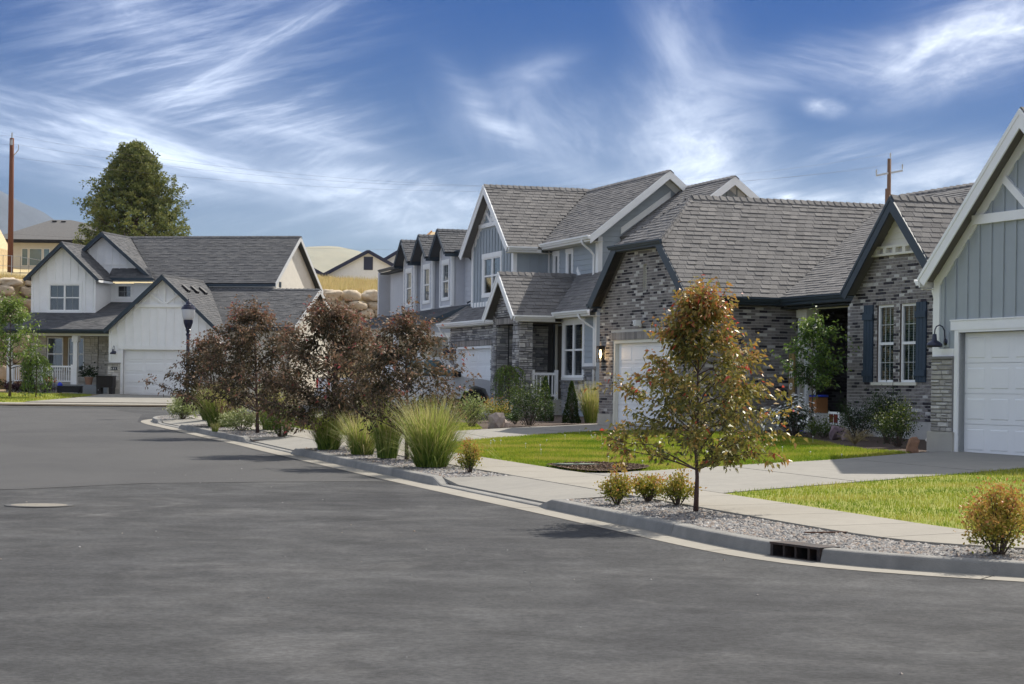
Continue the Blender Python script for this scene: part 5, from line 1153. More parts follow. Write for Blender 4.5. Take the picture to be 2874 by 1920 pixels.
    MB().box(-.05, .05, .15, .19, .0, .42).build('wall_plate', BLACK, ln); MB().tube([(0, .16, .3), (0, .05, .38), (0, -.02, .33), (0, -.03, .25)], .016, 6).build('scroll_arm', BLACK, ln)
    MB().lathe([(.02, .26), (.11, .16), (.115, .14), (.02, .14)], (0, -.03, 0), 6).build('cap', BLACK, ln)
    for k in range(6): a = k * math.pi / 3; MB().tube([(.095 * math.cos(a), -.03 + .095 * math.sin(a), .14), (.07 * math.cos(a), -.03 + .07 * math.sin(a), -.14)], .009, 5).build('frame_bar', BLACK, ln)
    MB().lathe([(.065, -.13), (.088, .135)], (0, -.03, 0), 6).build('glass', mat('pearl_glass', (.6, .58, .52), .3, .05, 4), ln); MB().lathe([(.075, -.16), (.075, -.14)], (0, -.03, 0), 6).build('base_frame', BLACK, ln)
house_dormer()
# ---------------------------------------------------------------- 5. white farmhouse across the end of the street
def house_white():
    r, M = house('white_farmhouse', 'white two storey farmhouse with dark roof and porch at the street end', (-18.085, 99.0, 1.138), 78, (.99, 1.14))
    roof = empty('roof', parent=r); ps = Pieces(roof, r, 'shingle', SHING5, .002, 300); f = front(0)
    # garage gable
    xa, sl, zr = 2.05, .887, 5.58; hw = 2.9; ze = zr - sl * hw; xl, xr = -.69, 4.79; zw = zr - sl * (xa - xl) - .13; zp = zr - .13
    gp = [(xl, -.2), (xr, -.2), (xr, zw), (xa, zp), (xl, zw)]; w = skin(f, gp, [rect(.02, 4.85 - .77, -.19, 2.12)], .2, WHTB, r)
    battens(w, f, gp, [rect(-.3, 4.4, -.3, 2.34), rect(-1, .0, -.3, 1.6), rect(4.2, 5, -.3, 1.6), rect(.6, 3.5, 4.05, 4.3)], .40, WHTB, .05, .02)
    for a0, a1 in ((xl, xl + .12), (xr - .12, xr)): MB().obox(f, a0, a1, 1.6, zw, 0, .03).build('corner_board', WHITE, r)
    MB().obox(f, -.22, 4.32, 2.14, 2.33, 0, .04).build('door_head', WHITE, r)
    for a0, a1 in ((-.10, .02), (4.08, 4.20)): MB().obox(f, a0, a1, -.1, 2.138, -.14, .03).build('door_jamb', WHITE, r)
    garage_door(r, f, .022, 4.078, 2.118, .13, 4, 4); body(r, -.4, 4.6, 1.0, 1.1, -.2, 2.6, DARKIN, 'garage_interior')
    for a0, a1 in ((xl - .02, -.1), (4.2, xr + .02)):
        p = MB().obox(f, a0, a1, .29, 1.46, 0, .04).build('stone_pier', STONELJ, r); sp = Pieces(p, r, 'stone', STONEL, .006, 60, .003); stonework(sp, PL(f.pt(0, 0, .04), f.ux, f.uy), rect(a0 + .004, a1 - .004, .3, 1.45), (), .1, .2, .18, .4, .012, (.02, .035)); sp.flush()
        MB().obox(f, a0 - .03, a1 + .02, 1.462, 1.52, 0, .1).build('pier_cap', STONELJ, r); MB().obox(f, a0 - .02, a1, -.3, .285, -.05, .06).build('foundation', FOUND, r)
    frieze(r, f, xa, zp - .005, xl, zw, WHITE, .13, .03); gable_truss(r, f, xa, 4.10, 4.24, sl, zp - .05, WHITE, .12)
    body(r, xr - .2, xr, .205, 1.1, -.2, zw - .05, WHTB); body(r, xl, xl + .2, .205, 6, -.2, 2.9, WHTB)
    # lower cross roof (ridge along the facade)
    ly, lz, lsl = 4.2, 5.18, .56; le = .75; lze = lz - lsl * (ly - le); lx = 8.1; pL_ = PL((0, le, lze), (1, 0, 0), (0, 1, lsl)); cL = math.hypot(1, lsl); LL = (ly - le) * cL
    yv = lambda z: le + (z - lze) / lsl
    xR = lambda z: xa + (zr - z) / sl
    po = [(xR(lze), 0), (lx, 0), (lx, LL), (xR(lz), LL)]; roof_slab(pL_, po, roof, SHING5); shingles(ps, pL_, po); pLb = PL((0, 2 * ly - le, lze), (-1, 0, 0), (0, -1, lsl)); roof_slab(pLb, rect(-lx, .7, 0, LL), roof, SHING5)
    ridge_caps(roof, (xR(lz), ly, lz), (lx, ly, lz), (0, -1, -lsl), (0, 1, -lsl), SHING5)
    pr = lambda pl, c: [(-.33, 0), (yv(ze) if ze > lze else le, 0), (ly, (lz - ze) / sl * c), (7.2, hw * c), (-.33, hw * c)]
    gable_roof(r, roof, ps, xa - hw, xa + hw, -.33, 7.0, ze, sl, SHING5, SHING5, None, True, True, True, pr)
    rake_set(r, -.36, xa, zr + .012, xa - hw - .015, ze - .01, DARKT, .17, .03, SOFFD, -.005, True, None, True)
    for y in (.75, 1.75, 2.75):        # three low roof vents
        z = 5.0; x = xR(z); v = MB(); v.hexa([(x - .12, y - .14, z + .08), (x + .2, y - .14, z - .18), (x + .2, y + .14, z - .18), (x - .12, y + .14, z + .08), (x - .08, y - .14, z + .2), (x + .26, y - .14, z - .07), (x + .26, y + .14, z - .07), (x - .08, y + .14, z + .2)]); v.build('roof_vent', BLACK, r)
    MB().box(xR(lze), lx, le - .02, le, lze - .17, lze - .05).build('fascia', DARKT, r)
    # right flank: stucco gables
    gs = side(7.75); gw = [(le + .3, -.2), (2 * ly - le - .3, -.2), (2 * ly - le - .3, lze + .05), (ly, lz - .12), (le + .3, lze + .05)]; skin(gs, gw, [], .2, STUCCO, r)
    body(r, 4.8, 7.75, le + .3, le + .5, -.2, lze, STUCCO)
    for y0 in (le, 2 * ly - le):
        p, q = V((lx, y0, lze)), V((lx, ly, lz)); P = [p, q, q - UPV * .2, p - UPV * .2]; mb = MB(); mb.prism(P if y0 < ly else P[::-1], (.03, 0, 0)); mb.build('barge_board', mat('grey_white_trim', (.5, .51, .51), .6, .05), r)
        Q = [p - UPV * .1, q - UPV * .1, V((7.755, ly, lz - .1)), V((7.755, y0, lze - .1))]; mb = MB(); mb.prism(Q if y0 > ly else Q[::-1], (0, 0, -.015)); mb.build('soffit', SOFFD, r)
    # main two-storey block
    my, mz, ms = 7.7, 8.0, .74; me = 4.3; mze = mz - ms * (my - me); mx = 5.8; pM = PL((0, me, mze), (1, 0, 0), (0, 1, ms)); cM = math.hypot(1, ms); LM = (my - me) * cM
    # upper left gable meets the same ridge
    gxa, gsl, ghw = -3.33, .83, 2.75; gz = 7.98; gze = gz - gsl * ghw
    xg = lambda z: gxa + (gz - z) / gsl
    po = [(xg(mze), 0), (mx, 0), (mx, LM), (gxa + .05, LM)]; roof_slab(pM, po, roof, SHING5); shingles(ps, pM, po); pMb = PL((0, 2 * my - me, mze), (-1, 0, 0), (0, -1, ms)); roof_slab(pMb, rect(-mx, 3.3, 0, LM), roof, SHING5)
    ridge_caps(roof, (gxa, my, mz), (mx, my, mz), (0, -1, -ms), (0, 1, -ms), SHING5)
    pr2 = lambda pl, c: [(4.5, (6.35 - gze) / gsl * c if False else 0), (me + (gze - mze) / ms if gze > mze else me, 0), (my, ghw * c), (4.5, ghw * c)]
    gable_roof(r, roof, ps, gxa - ghw, gxa + ghw, 4.5, my, gze, gsl, SHING5, SHING5, None, True, True, True, pr2)
    rake_set(r, 4.47, gxa, gz + .012, gxa - ghw - .01, gze - .01, DARKT, .17, .03, SOFFD, 4.85, True, None, False)
    g2 = front(4.86); g2p = [(gxa - 2.4, 5.6), (gxa + 2.4, 5.6), (gxa + 2.4, gz - gsl * 2.4 - .1), (gxa, gz - .13), (gxa - 2.4, gz - gsl * 2.4 - .1)]; w2 = skin(g2, g2p, [], .15, WHTB, r); battens(w2, g2, g2p, [], .40, WHTB, .05, .02); MB().obox(g2, gxa - 1.55, gxa + 1.55, 6.36, 6.46, .0, .03).build('trim_board', WHITE, r)
    # small skirt roof under that gable
    ks = PL((0, 4.35, 5.72), (1, 0, 0), (0, .5, .5)); kp = [(-2.9, 0), (-.55, 0), (-.9, .72), (-2.9, .72)]; roof_slab(ks, kp, roof, SHING5, .04); shingles(ps, ks, kp)
    MB().box(-2.95, -.5, 4.31, 4.35, 5.58, 5.72).build('fascia', DARKT, r); MB().box(-2.95, -.5, 4.36, 4.85, 5.56, 5.58).build('soffit', WHITE, r)
    wb = front(4.85); wbl = skin(wb, rect(-2.98, 5.5, 2.0, 5.45), [rect(-2.62, -1.88, 4.78, 5.38)], .15, WHTB, r); window(wbl, wb, -2.62, -1.88, 4.78, 5.38, 1, .09, None, (2, 2), 0, .06, False, None, False)
    LB = Pieces(wbl, r, 'siding_board', WHTB, .001, 30); lapboards(LB, wb, rect(-2.95, -.3, 3.6, 5.5), [rect(-2.75, -1.75, 4.65, 5.5)], .2); LB.flush()
    MB().box(xg(mze), mx, me - .02, me, mze - .17, mze - .05).build('fascia', DARKT, r); MB().box(-.6, mx, me, 4.86, mze - .2, mze - .18).build('soffit', WHITE, r)
    gs = side(5.5); gw = [(4.86, -.2), (2 * my - me - .4, -.2), (2 * my - me - .4, mze + .2), (my, mz - .13), (4.86, mze + .3)]; skin(gs, gw, [], .2, STUCCO, r)
    for y0 in (me, 2 * my - me):
        p, q = V((mx, y0, mze)), V((mx, my, mz)); P = [p, q, q - UPV * .22, p - UPV * .22]; mb = MB(); mb.prism(P if y0 < my else P[::-1], (.03, 0, 0)); mb.build('barge_board', mat('grey_white_trim', (.5, .51, .51), .6, .05), r)
        Q = [p - UPV * .1, q - UPV * .1, V((5.505, my, mz - .1)), V((5.505, y0, mze - .1))]; mb = MB(); mb.prism(Q if y0 > my else Q[::-1], (0, 0, -.015)); mb.build('soffit', SOFFD, r)
    for y in (5.6, 5.75): MB().obox(gs, y, y + .09, 5.35, 5.62, 0, .03).build('wall_vent', DARKT, r)
    body(r, -6.4, 5.5, 10.9, 11.1, -.2, mze, STUCCO)
    # upper left bay
    u = front(3.2); ux0, ux1, uxa = -6.33, -2.95, -4.62; uz, us, uh = 7.36, .9, 1.98; uze = uz - us * uh; uzw = uz - us * (uxa - ux0) - .12
    up = [(ux0, 3.6), (ux1, 3.6), (ux1, uzw), (uxa, uz - .12), (ux0, uzw)]; wn = rect(-5.38, -3.78, 4.05, 5.32); wu = skin(u, up, [wn], .2, WHTB, r)
    battens(wu, u, up, [rect(-5.56, -3.6, 3.9, 5.5)], .40, WHTB, .05, .02, .02); window(wu, u, -5.38, -3.78, 4.05, 5.32, 2, .11, None, (2, 1), .45, .06, False, .15); frieze(r, u, uxa, uz - .125, ux0, uzw, WHITE, .1, .03)
    for a0, a1 in ((ux0, ux0 + .11), (ux1 - .11, ux1)): MB().obox(u, a0, a1, 3.72, uzw, 0, .03).build('corner_board', WHITE, r)
    MB().obox(u, ux0, ux1, 3.62, 3.74, 0, .032).build('skirt_board', WHITE, r)
    sd = side(ux1); skin(sd, rect(3.4, 4.85, 3.4, 5.6), [], .15, WHTB, r); body(r, ux0, ux0 + .2, 3.41, 10.9, -.2, 5.5, STUCCO)
    pr3 = lambda pl, c: [(2.87, 0), (4.4, 0), (6.3, uh * c), (2.87, uh * c)]
    gable_roof(r, roof, ps, uxa - uh, uxa + uh, 2.87, 6.3, uze, us, SHING5, SHING5, None, True, True, True, pr3)
    rake_set(r, 2.84, uxa, uz + .012, uxa - uh - .015, uze - .01, DARKT, .16, .03, SOFFD, 3.195, True, None, True)
    MB().box(uxa + uh - .03, uxa + uh - .005, 2.87, 4.4, uze - .16, uze - .05).build('fascia', WHITE, r)
    # porch
    pe, pze, psl = .75, 3.08, .36; pP = PL((0, pe, pze), (1, 0, 0), (0, 1, psl)); pc = math.hypot(1, psl); po = [(-7.0, 0), (-.75, 0), (-.75, 4.1 * pc), (-2.95, 4.1 * pc), (-2.95, 2.45 * pc), (-6.4, 2.45 * pc)]
    roof_slab(pP, po, roof, SHING5); shingles(ps, pP, po); gutter(r, (-7.0, pe, pze - .01), (-.8, pe, pze - .01), (0, -1, 0), DARKT, 'gutter', .14); MB().box(-7, -.75, pe + .01, pe + .04, pze - .2, pze - .06).build('fascia', DARKT, r)
    ps.flush('shingle_field')
    MB().box(-6.6, -.72, 1.1, 1.3, 2.78, 3.0).build('porch_beam', WHITE, r); MB().box(-6.6, -.7, 1.3, 3.2, 2.84, 2.88).build('porch_ceiling', WHITE, r)
    pb = front(3.2); wp = skin(pb, rect(ux0, -2.8, -.2, 3.4), [rect(-5.46, -4.62, 1.15, 2.75), rect(-4.36, -3.52, 1.15, 2.75)], .2, STONELJ, r); S5 = Pieces(wp, r, 'stone', STONEL, .006, 300, .003); stonework(S5, pb, rect(ux0, -2.8, .45, 2.8), [rect(-5.5, -4.58, 1.1, 2.8), rect(-4.4, -3.48, 1.1, 2.8), rect(-4.58, -4.4, 1.1, 2.8)], .1, .2, .18, .42, .008, (.015, .03)); 
    ds = sideL(-.69); stonework(S5, PL((-2.8, 3.2, 0), (.96, -.0, 0), (0, 0, 1)) if False else PL((-2.8, 3.26, 0), (1, .0, 0), (0, 0, 1)), rect(0, 2.1, .45, 2.8), (), .1, .2, .18, .42, .008, (.015, .03)); S5.flush('stone_field')
    body(r, -2.8, -.5, 3.27, 3.4, -.2, 3.2, STONELJ)
    for a0, a1 in ((-5.46, -4.62), (-4.36, -3.52)): window(wp, pb, a0, a1, 1.15, 2.75, 1, .0, None, (2, 1), 1.0, .06, False)
    MB().obox(pb, -4.6, -4.38, 1.12, 2.78, .0, .03).build('mullion_panel', mat('tan_board', (.33, .25, .15), .8, .1, 5), r)
    fl = MB().box(-6.5, -.7, 1.0, 3.2, .30, .48).build('porch_floor', mat('porch_slab', (.25, .26, .26), .9, .1, 5), r); MB().box(-6.45, -2.6, 1.06, 3.2, -.3, .295).build('foundation', FOUND, r)
    for i in range(3): MB().box(-2.6, -.75, .95 - .3 * (i + 1), .95 - .3 * i + .05, -.3, .36 - .16 * i).build('step', mat('porch_slab', (.25, .26, .26), .9, .1, 5), r)
    for x in (-2.95, -6.35):
        p = MB().box(x - .1, x + .1, 1.1, 1.3, .48, 2.78).build('porch_post', WHITE, r); MB().box(x - .15, x + .15, 1.06, 1.34, 2.5, 2.77).build('post_cap', WHITE, p)
    rl = MB().box(-6.25, -3.06, 1.16, 1.24, 1.28, 1.36).build('porch_railing', WHITE, r); MB().box(-6.25, -3.06, 1.17, 1.23, .60, .66).build('bottom_rail', WHITE, rl)
    for x in (-6.2, -4.62, -3.12): MB().box(x - .06, x + .06, 1.14, 1.26, .481, 1.42).build('newel', WHITE, rl)
    n = 26
    for i in range(n): x = -6.1 + i * (2.92 / (n - 1)); MB().box(x - .018, x + .018, 1.18, 1.22, .66, 1.28).build('baluster', WHITE, rl)
    downpipe(r, [(-.85, .7, 2.95), (-.85, .6, 2.82), (-.75, .3, 2.72), (-.75, .2, 2.62)], DARKT)
    barn_lamp('barn_lamp', M, f, -.38, 2.0, 'black gooseneck barn lamp on the white house above house number', 'gooseneck lamps by garage doors', 1.0)
    # house number plaque
    pq = MB().obox(PL(f.pt(0, 0, .075), f.ux, f.uy), -.55, -.21, 1.17, 1.315, 0, .012).build('number_plaque', BLACK, r)
    text_mesh('6857', pq, M_local(f, -.535, 1.20, .089), .125, WHITE, 'numeral')
    return r, M
def M_local(pl, a, b, d):
    p = pl.pt(a, b, d); return Matrix(((pl.ux.x, pl.uy.x, pl.n.x, p.x), (pl.ux.y, pl.uy.y, pl.n.y, p.y), (pl.ux.z, pl.uy.z, pl.n.z, p.z), (0, 0, 0, 1)))
def text_mesh(s, parent, Mx, size, m, name, shear=0., gap=.75):
    """each character a small raised mesh of its own"""
    x = 0.
    for ch in s:
        cu = bpy.data.curves.new('t', 'FONT'); cu.body = ch; cu.size = size; cu.extrude = .006; cu.shear = shear; o = bpy.data.objects.new('t', cu); COL.objects.link(o)
        dg = bpy.context.evaluated_depsgraph_get(); me = bpy.data.meshes.new_from_object(o.evaluated_get(dg)); bpy.data.objects.remove(o); bpy.data.curves.remove(cu)
        me.materials.clear(); me.materials.append(m); q = bpy.data.objects.new(name, me); COL.objects.link(q); q.parent = parent; q.matrix_local = Mx @ Matrix.Translation((x, 0, 0)); x += size * gap * (.9 if ch in 'ijl1' else 1)
H5R, H5M = house_white()
# ================================================================ PLANTS
def leaf_quads(P, D, L, W, rng, droop=.3):
    """leaf rhombs at P pointing along D (unit), lengths L, widths W -> verts, faces"""
    n = len(P); r = rng.normal(size=(n, 3)); s = np.cross(D, r); s /= np.linalg.norm(s, axis=1)[:, None] + 1e-9; nn = np.cross(D, s)
    m = P + D * (L * .45)[:, None]; tip = P + D * L[:, None] + np.array([0, 0, -1.])[None] * (L * droop)[:, None]
    up = nn * (L * .10)[:, None]
    v = np.stack([P, m + s * W[:, None] + up, tip, m - s * W[:, None] + up], 1).reshape(-1, 3); return v, np.arange(4 * n).reshape(-1, 4)
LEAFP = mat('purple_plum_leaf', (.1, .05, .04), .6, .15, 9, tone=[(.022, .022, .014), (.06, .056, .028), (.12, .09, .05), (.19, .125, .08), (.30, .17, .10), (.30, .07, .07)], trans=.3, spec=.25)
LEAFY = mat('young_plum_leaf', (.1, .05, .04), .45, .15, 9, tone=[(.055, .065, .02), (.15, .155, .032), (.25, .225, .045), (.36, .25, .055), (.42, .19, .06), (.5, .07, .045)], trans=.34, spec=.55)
LEAFG = mat('green_leaf', (.05, .1, .02), .5, .15, 9, tone=[(.025, .055, .014), (.06, .12, .022), (.12, .2, .03), (.22, .29, .045)], trans=.35, spec=.5)
LEAFV = mat('variegated_leaf', (.2, .25, .08), .55, .15, 9, tone=[(.08, .12, .03), (.19, .24, .07), (.32, .36, .14), (.52, .52, .3)], trans=.3)
LEAFS = mat('golden_spirea_leaf', (.2, .2, .03), .55, .15, 9, tone=[(.08, .13, .02), (.22, .24, .03), (.4, .34, .055), (.48, .27, .075), (.46, .16, .07)], trans=.35)
LEAFD = mat('dark_shrub_leaf', (.03, .06, .02), .55, .15, 9, tone=[(.012, .025, .008), (.03, .055, .012), (.055, .10, .02)], trans=.3)
OGRASS = mat('ornamental_grass_blade', (.12, .2, .03), .6, .1, 5, tone=[(.06, .11, .016), (.13, .21, .03), (.24, .31, .05), (.36, .36, .1), (.5, .42, .2)], trans=.35)
NEEDLE = mat('juniper_foliage', (.04, .07, .02), .7, .15, 9, tone=[(.035, .055, .02), (.085, .115, .035), (.16, .19, .055), (.25, .26, .085)], trans=.2)
PETALW = mat('white_petal', (.75, .75, .72), .6, .05, 5); PETALB = mat('violet_petal', (.09, .05, .5), .6, .1, 5); PETALR = mat('red_petal', (.6, .06, .04), .6, .1, 5); PETALO = mat('yellow_petal', (.65, .35, .05), .6, .1, 5)
def tree(name, label, loc, H, clear, trunk_r, prof, limbs, twigs, per, leaf, lm, bark, seed, group=None, off=(0, 0), toney=None, droop=.35, up=.5, lean=(0, 0), spread=.1, tight=1.0):
    """tapered trunk, limbs out to an uneven envelope, twigs with leaves; prof(t) -> radius at height fraction t"""
    rd = random.Random(seed); rng = np.random.default_rng(seed); root = empty(name, loc, 0, label, 'tree', group); wood = MB()
    top = V((off[0] * .6 + lean[0], off[1] * .6 + lean[1], H * .93)); n = 7; tp = []
    for i in range(n): t = i / (n - 1); tp.append(V((top.x * t ** 1.5, top.y * t ** 1.5, top.z * t)) + V((rd.gauss(0, .012), rd.gauss(0, .012), 0)) * (H * .3 if 0 < i else 0))
    wood.tube(tp, [trunk_r * (1.18 if i == 0 else 1) * (1 - .86 * (i / (n - 1)) ** .9) for i in range(n)], 9)
    def trunk_at(z): t = max(0, min(.999, z / top.z)); f = t * (n - 1); i = int(f); return tp[i].lerp(tp[i + 1], f - i)
    LP, LD = [], []
    for k in range(limbs):
        t = (k + rd.uniform(.1, .9)) / limbs; zt = clear + (H - clear) * (t ** .85); az = k * 2.399 + rd.uniform(-.5, .5); R_ = prof(zt / H) * rd.uniform(.5, 1.16)
        z0 = max(clear * .82, zt - R_ * up * rd.uniform(.7, 1.2)); p0 = trunk_at(z0); e = V((off[0] * (zt / H) + math.cos(az) * R_, off[1] * (zt / H) + math.sin(az) * R_, zt + rd.uniform(-.04, .06) * H))
        mid = p0.lerp(e, .5) + V((0, 0, rd.uniform(.0, .12) * R_)); pts = [p0, p0.lerp(mid, .5) + V((rd.gauss(0, .02), rd.gauss(0, .02), .01)), mid, mid.lerp(e, .5) + V((rd.gauss(0, .03), rd.gauss(0, .03), rd.gauss(0, .02))), e]
        r0 = trunk_r * .42 * (1 - .6 * t); wood.tube(pts, [r0, r0 * .8, r0 * .6, r0 * .4, r0 * .18], 5)
        for j in range(twigs):
            f = rd.uniform(.28, 1.0); fi = f * 4; i = min(3, int(fi)); q = pts[i].lerp(pts[i + 1], fi - i); d = V((rd.gauss(0, 1), rd.gauss(0, 1), rd.gauss(.15, .75))); d += (e - p0).normalized() * .9; d.normalize(); l = H * rd.uniform(.05, .13) * (1.2 if f > .7 else 1)
            q2 = q + d * l; 
            if q2.z < clear * .78: q2.z = clear * .78 + .02
            wood.tube([q, q.lerp(q2, .5) + V((rd.gauss(0, .01), rd.gauss(0, .01), .01)), q2], [r0 * .22 + .0015, r0 * .15 + .0012, .001], 4, cap=False)
            m_ = rd.randint(int(per * .6), int(per * 1.4))
            for _ in range(m_):
                g = rd.uniform(.1, 1.05); c = q.lerp(q2, g); LP.append((c.x + rd.gauss(0, spread * .35), c.y + rd.gauss(0, spread * .35), c.z + rd.gauss(0, spread * .3))); w_ = d * .6 + V((rd.gauss(0, .6), rd.gauss(0, .6), rd.gauss(-.12, .45))); w_.normalize(); LD.append(tuple(w_))
    wood.build('trunk', bark, root, smooth=True)
    P = np.array(LP); D = np.array(LD); m = len(P); Ls = leaf * rng.uniform(.65, 1.25, m); v, f = leaf_quads(P, D, Ls, Ls * rng.uniform(.2, .3, m), rng, droop)
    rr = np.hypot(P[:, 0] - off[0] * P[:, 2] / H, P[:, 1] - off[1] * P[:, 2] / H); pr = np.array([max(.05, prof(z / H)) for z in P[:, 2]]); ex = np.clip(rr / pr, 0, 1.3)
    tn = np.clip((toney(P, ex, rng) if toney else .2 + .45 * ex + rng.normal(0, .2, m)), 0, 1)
    np_mesh('crown', v, f, tn, lm, root)
    return root
def lerp_prof(pts):
    def p(t):
        for (a, b), (c, d) in zip(pts, pts[1:]):
            if a <= t <= c: return b + (d - b) * (t - a) / (c - a)
        return pts[0][1] if t < pts[0][0] else pts[-1][1]
    return p
def shrub(name, label, loc, w, h, n, leaf, lm, seed, group=None, shape='dome', stems=14, cat='shrub', flowers=None, toney=None, wy=None):
    """many stems fanning from the base, leaves filling an uneven dome / cone"""
    rd = random.Random(seed); rng = np.random.default_rng(seed); root = empty(name, loc, rd.uniform(0, 6), label, cat, group); st = MB(); P, D = [], []; ends = []
    for k in range(stems):
        az = k * 2.399 + rd.uniform(-.4, .4); rr = math.sqrt(rd.uniform(0.02, 1)); z = (1 - .55 * rr ** 2) if shape == 'dome' else rd.uniform(.25, 1); z *= rd.uniform(.75, 1.1)
        if shape == 'cone': rr = (1 - z * .95) * rd.uniform(.5, 1)
        e = V((math.cos(az) * rr * w / 2, math.sin(az) * rr * w / 2, z * h)); b = V((e.x * .15, e.y * .15, 0)); mid = b.lerp(e, .5) + V((0, 0, .06 * h)); st.tube([b, mid, e], [.008, .006, .002], 4, cap=False); ends.append((b, mid, e))
    lump = [(rd.uniform(-1, 1), rd.uniform(-1, 1), rd.uniform(0, 1)) for _ in range(7)]
    for _ in range(n):
        if shape == 'cone':
            z = rd.uniform(0, 1) ** 1.35; a = rd.uniform(0, 6.283); rr = (1 - z) ** .75 * (.72 + .3 * rd.random()) * w / 2 * (1 + .12 * math.sin(3 * a + 9 * z)); p = V((math.cos(a) * rr, math.sin(a) * rr, z * h)); d = V((math.cos(a) * .5, math.sin(a) * .5, 1.))
        else:
            b, m_, e = ends[rd.randrange(stems)]; t = rd.uniform(.2, 1.08) ** .7; c = b.lerp(m_, t * 2) if t < .5 else m_.lerp(e, t * 2 - 1); sp = .055 * (w + h); p = c + V((rd.gauss(0, sp), rd.gauss(0, sp), rd.gauss(0, sp * .8))); p.z = max(.015, p.z); d = (e - b).normalized() * .7 + V((rd.gauss(0, .6), rd.gauss(0, .6), rd.gauss(.1, .5)))
        d.normalize(); P.append(tuple(p)); D.append(tuple(d))
    st.build('stems', BARK, root)
    P = np.array(P); D = np.array(D); L = leaf * rng.uniform(.6, 1.3, n); v, f = leaf_quads(P, D, L, L * rng.uniform(.24, .34, n), rng, .15)
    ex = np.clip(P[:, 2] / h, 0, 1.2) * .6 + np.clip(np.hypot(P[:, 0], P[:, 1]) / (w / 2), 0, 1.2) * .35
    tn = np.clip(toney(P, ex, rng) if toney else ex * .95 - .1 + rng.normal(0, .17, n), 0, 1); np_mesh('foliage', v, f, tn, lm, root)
    if flowers:
        fm, k, fs = flowers; fl = MB(); pts = sorted(range(n), key=lambda i: -(P[i][2] / h + np.hypot(P[i][0], P[i][1]) / w))[:max(k * 4, 10)]; rd.shuffle(pts)
        for i in pts[:k]:
            c = V(P[i]) * 1.04; nr = (V((c.x, c.y, c.z * .8)).normalized() + V((rd.gauss(0, .3), rd.gauss(0, .3), .5))).normalized(); s = nr.orthogonal().normalized(); t = nr.cross(s); q = [c + (s * math.cos(a) + t * math.sin(a)) * fs * (1 if j % 2 else .62) + nr * (.004 if j % 2 else 0) for j, a in enumerate([x * math.pi / 6 for x in range(12)])]
            fl.add([c + nr * .008] + q, [(0, 1 + j, 1 + (j + 1) % 12) for j in range(12)])
        fl.build('flowers', fm, root)
    return root
def grass_clump(name, label, loc, w, h, n, seed, group=None, bw=.006, toney=None, plume=0., cat='grass', lean=1.0, dirn=None):
    rng = np.random.default_rng(seed); root = empty(name, loc, 0, label, cat, group); S = 6
    az = rng.uniform(0, 6.283, n); r0 = np.sqrt(rng.uniform(0, 1, n)) * w * .24; fl = (np.abs(rng.normal(0, .62, n)) + .12).clip(0, 1.7) * lean; Ln = h * rng.uniform(.4, 1.12, n) * (1 + .18 * fl)
    base = np.stack([np.cos(az) * r0, np.sin(az) * r0, np.zeros(n)], 1); a2 = az + rng.normal(0, .5, n); out = np.stack([np.cos(a2), np.sin(a2)], 1); t = np.linspace(0, 1, S + 1); th0 = fl * .42; th1 = th0 + fl * rng.uniform(.4, 1.3, n)
    x = np.zeros(n); z = np.zeros(n); rows = []; side_ = np.stack([-out[:, 1], out[:, 0], np.zeros(n)], 1)
    for i in range(S + 1):
        c = base + np.stack([out[:, 0] * x, out[:, 1] * x, z], 1); wd = bw * (1 - t[i] ** 1.6) * rng.uniform(.9, 1.1, n) + .0006; rows.append(np.stack([c - side_ * wd[:, None], c + side_ * wd[:, None]], 1))
        th = th0 + (th1 - th0) * t[i] ** 1.5; x = x + np.sin(th) * Ln / S; z = z + np.cos(th) * Ln / S
    v = np.stack(rows, 1).reshape(-1, 3); v[:, 2] = np.maximum(v[:, 2], .004); idx = np.arange(n)[:, None] * (2 * (S + 1)) + (np.arange(S) * 2)[None]; f = np.stack([idx, idx + 1, idx + 3, idx + 2], -1).reshape(-1, 4)
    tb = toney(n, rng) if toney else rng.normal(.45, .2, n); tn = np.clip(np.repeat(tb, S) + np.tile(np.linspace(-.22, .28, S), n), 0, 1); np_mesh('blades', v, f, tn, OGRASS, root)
    return root
def rock(name, label, loc, sx, sy, sz, m, seed, group=None, cat='rock', parent=None, rz=0., sub=2, rough=.6, flat=False):
    bm = bmesh.new(); bmesh.ops.create_icosphere(bm, subdivisions=sub, radius=1.)
    o = V((seed * 7.3, seed * 3.1, seed * 1.7))
    for v in bm.verts:
        c = v.co.copy(); k = 1 + rough * mnoise.noise(c * 1.1 + o) + rough * .55 * mnoise.noise(c * 2.6 + o) ; q = V((c.x, c.y, c.z)); e = .55
        q = V(tuple(math.copysign(abs(a) ** (.72), a) for a in q)) if flat else q
        v.co = V((q.x * sx, q.y * sy, q.z * sz)) * k
    me = bpy.data.meshes.new(name); bm.to_mesh(me); bm.free(); me.materials.append(m); a = me.attributes.new('tone', 'FLOAT', 'FACE'); a.data.foreach_set('value', [random.Random(seed).random()] * len(me.polygons))
    if flat: me.polygons.foreach_set('use_smooth', [True] * len(me.polygons))
    o = bpy.data.objects.new(name, me); COL.objects.link(o); o.location = loc; o.rotation_euler = (0, 0, rz)
    if parent: o.parent = parent
    return tag(o, label, cat if label else None, group)
def gz(x, y, d=0.): return (x, y, terr(x, y) + d)
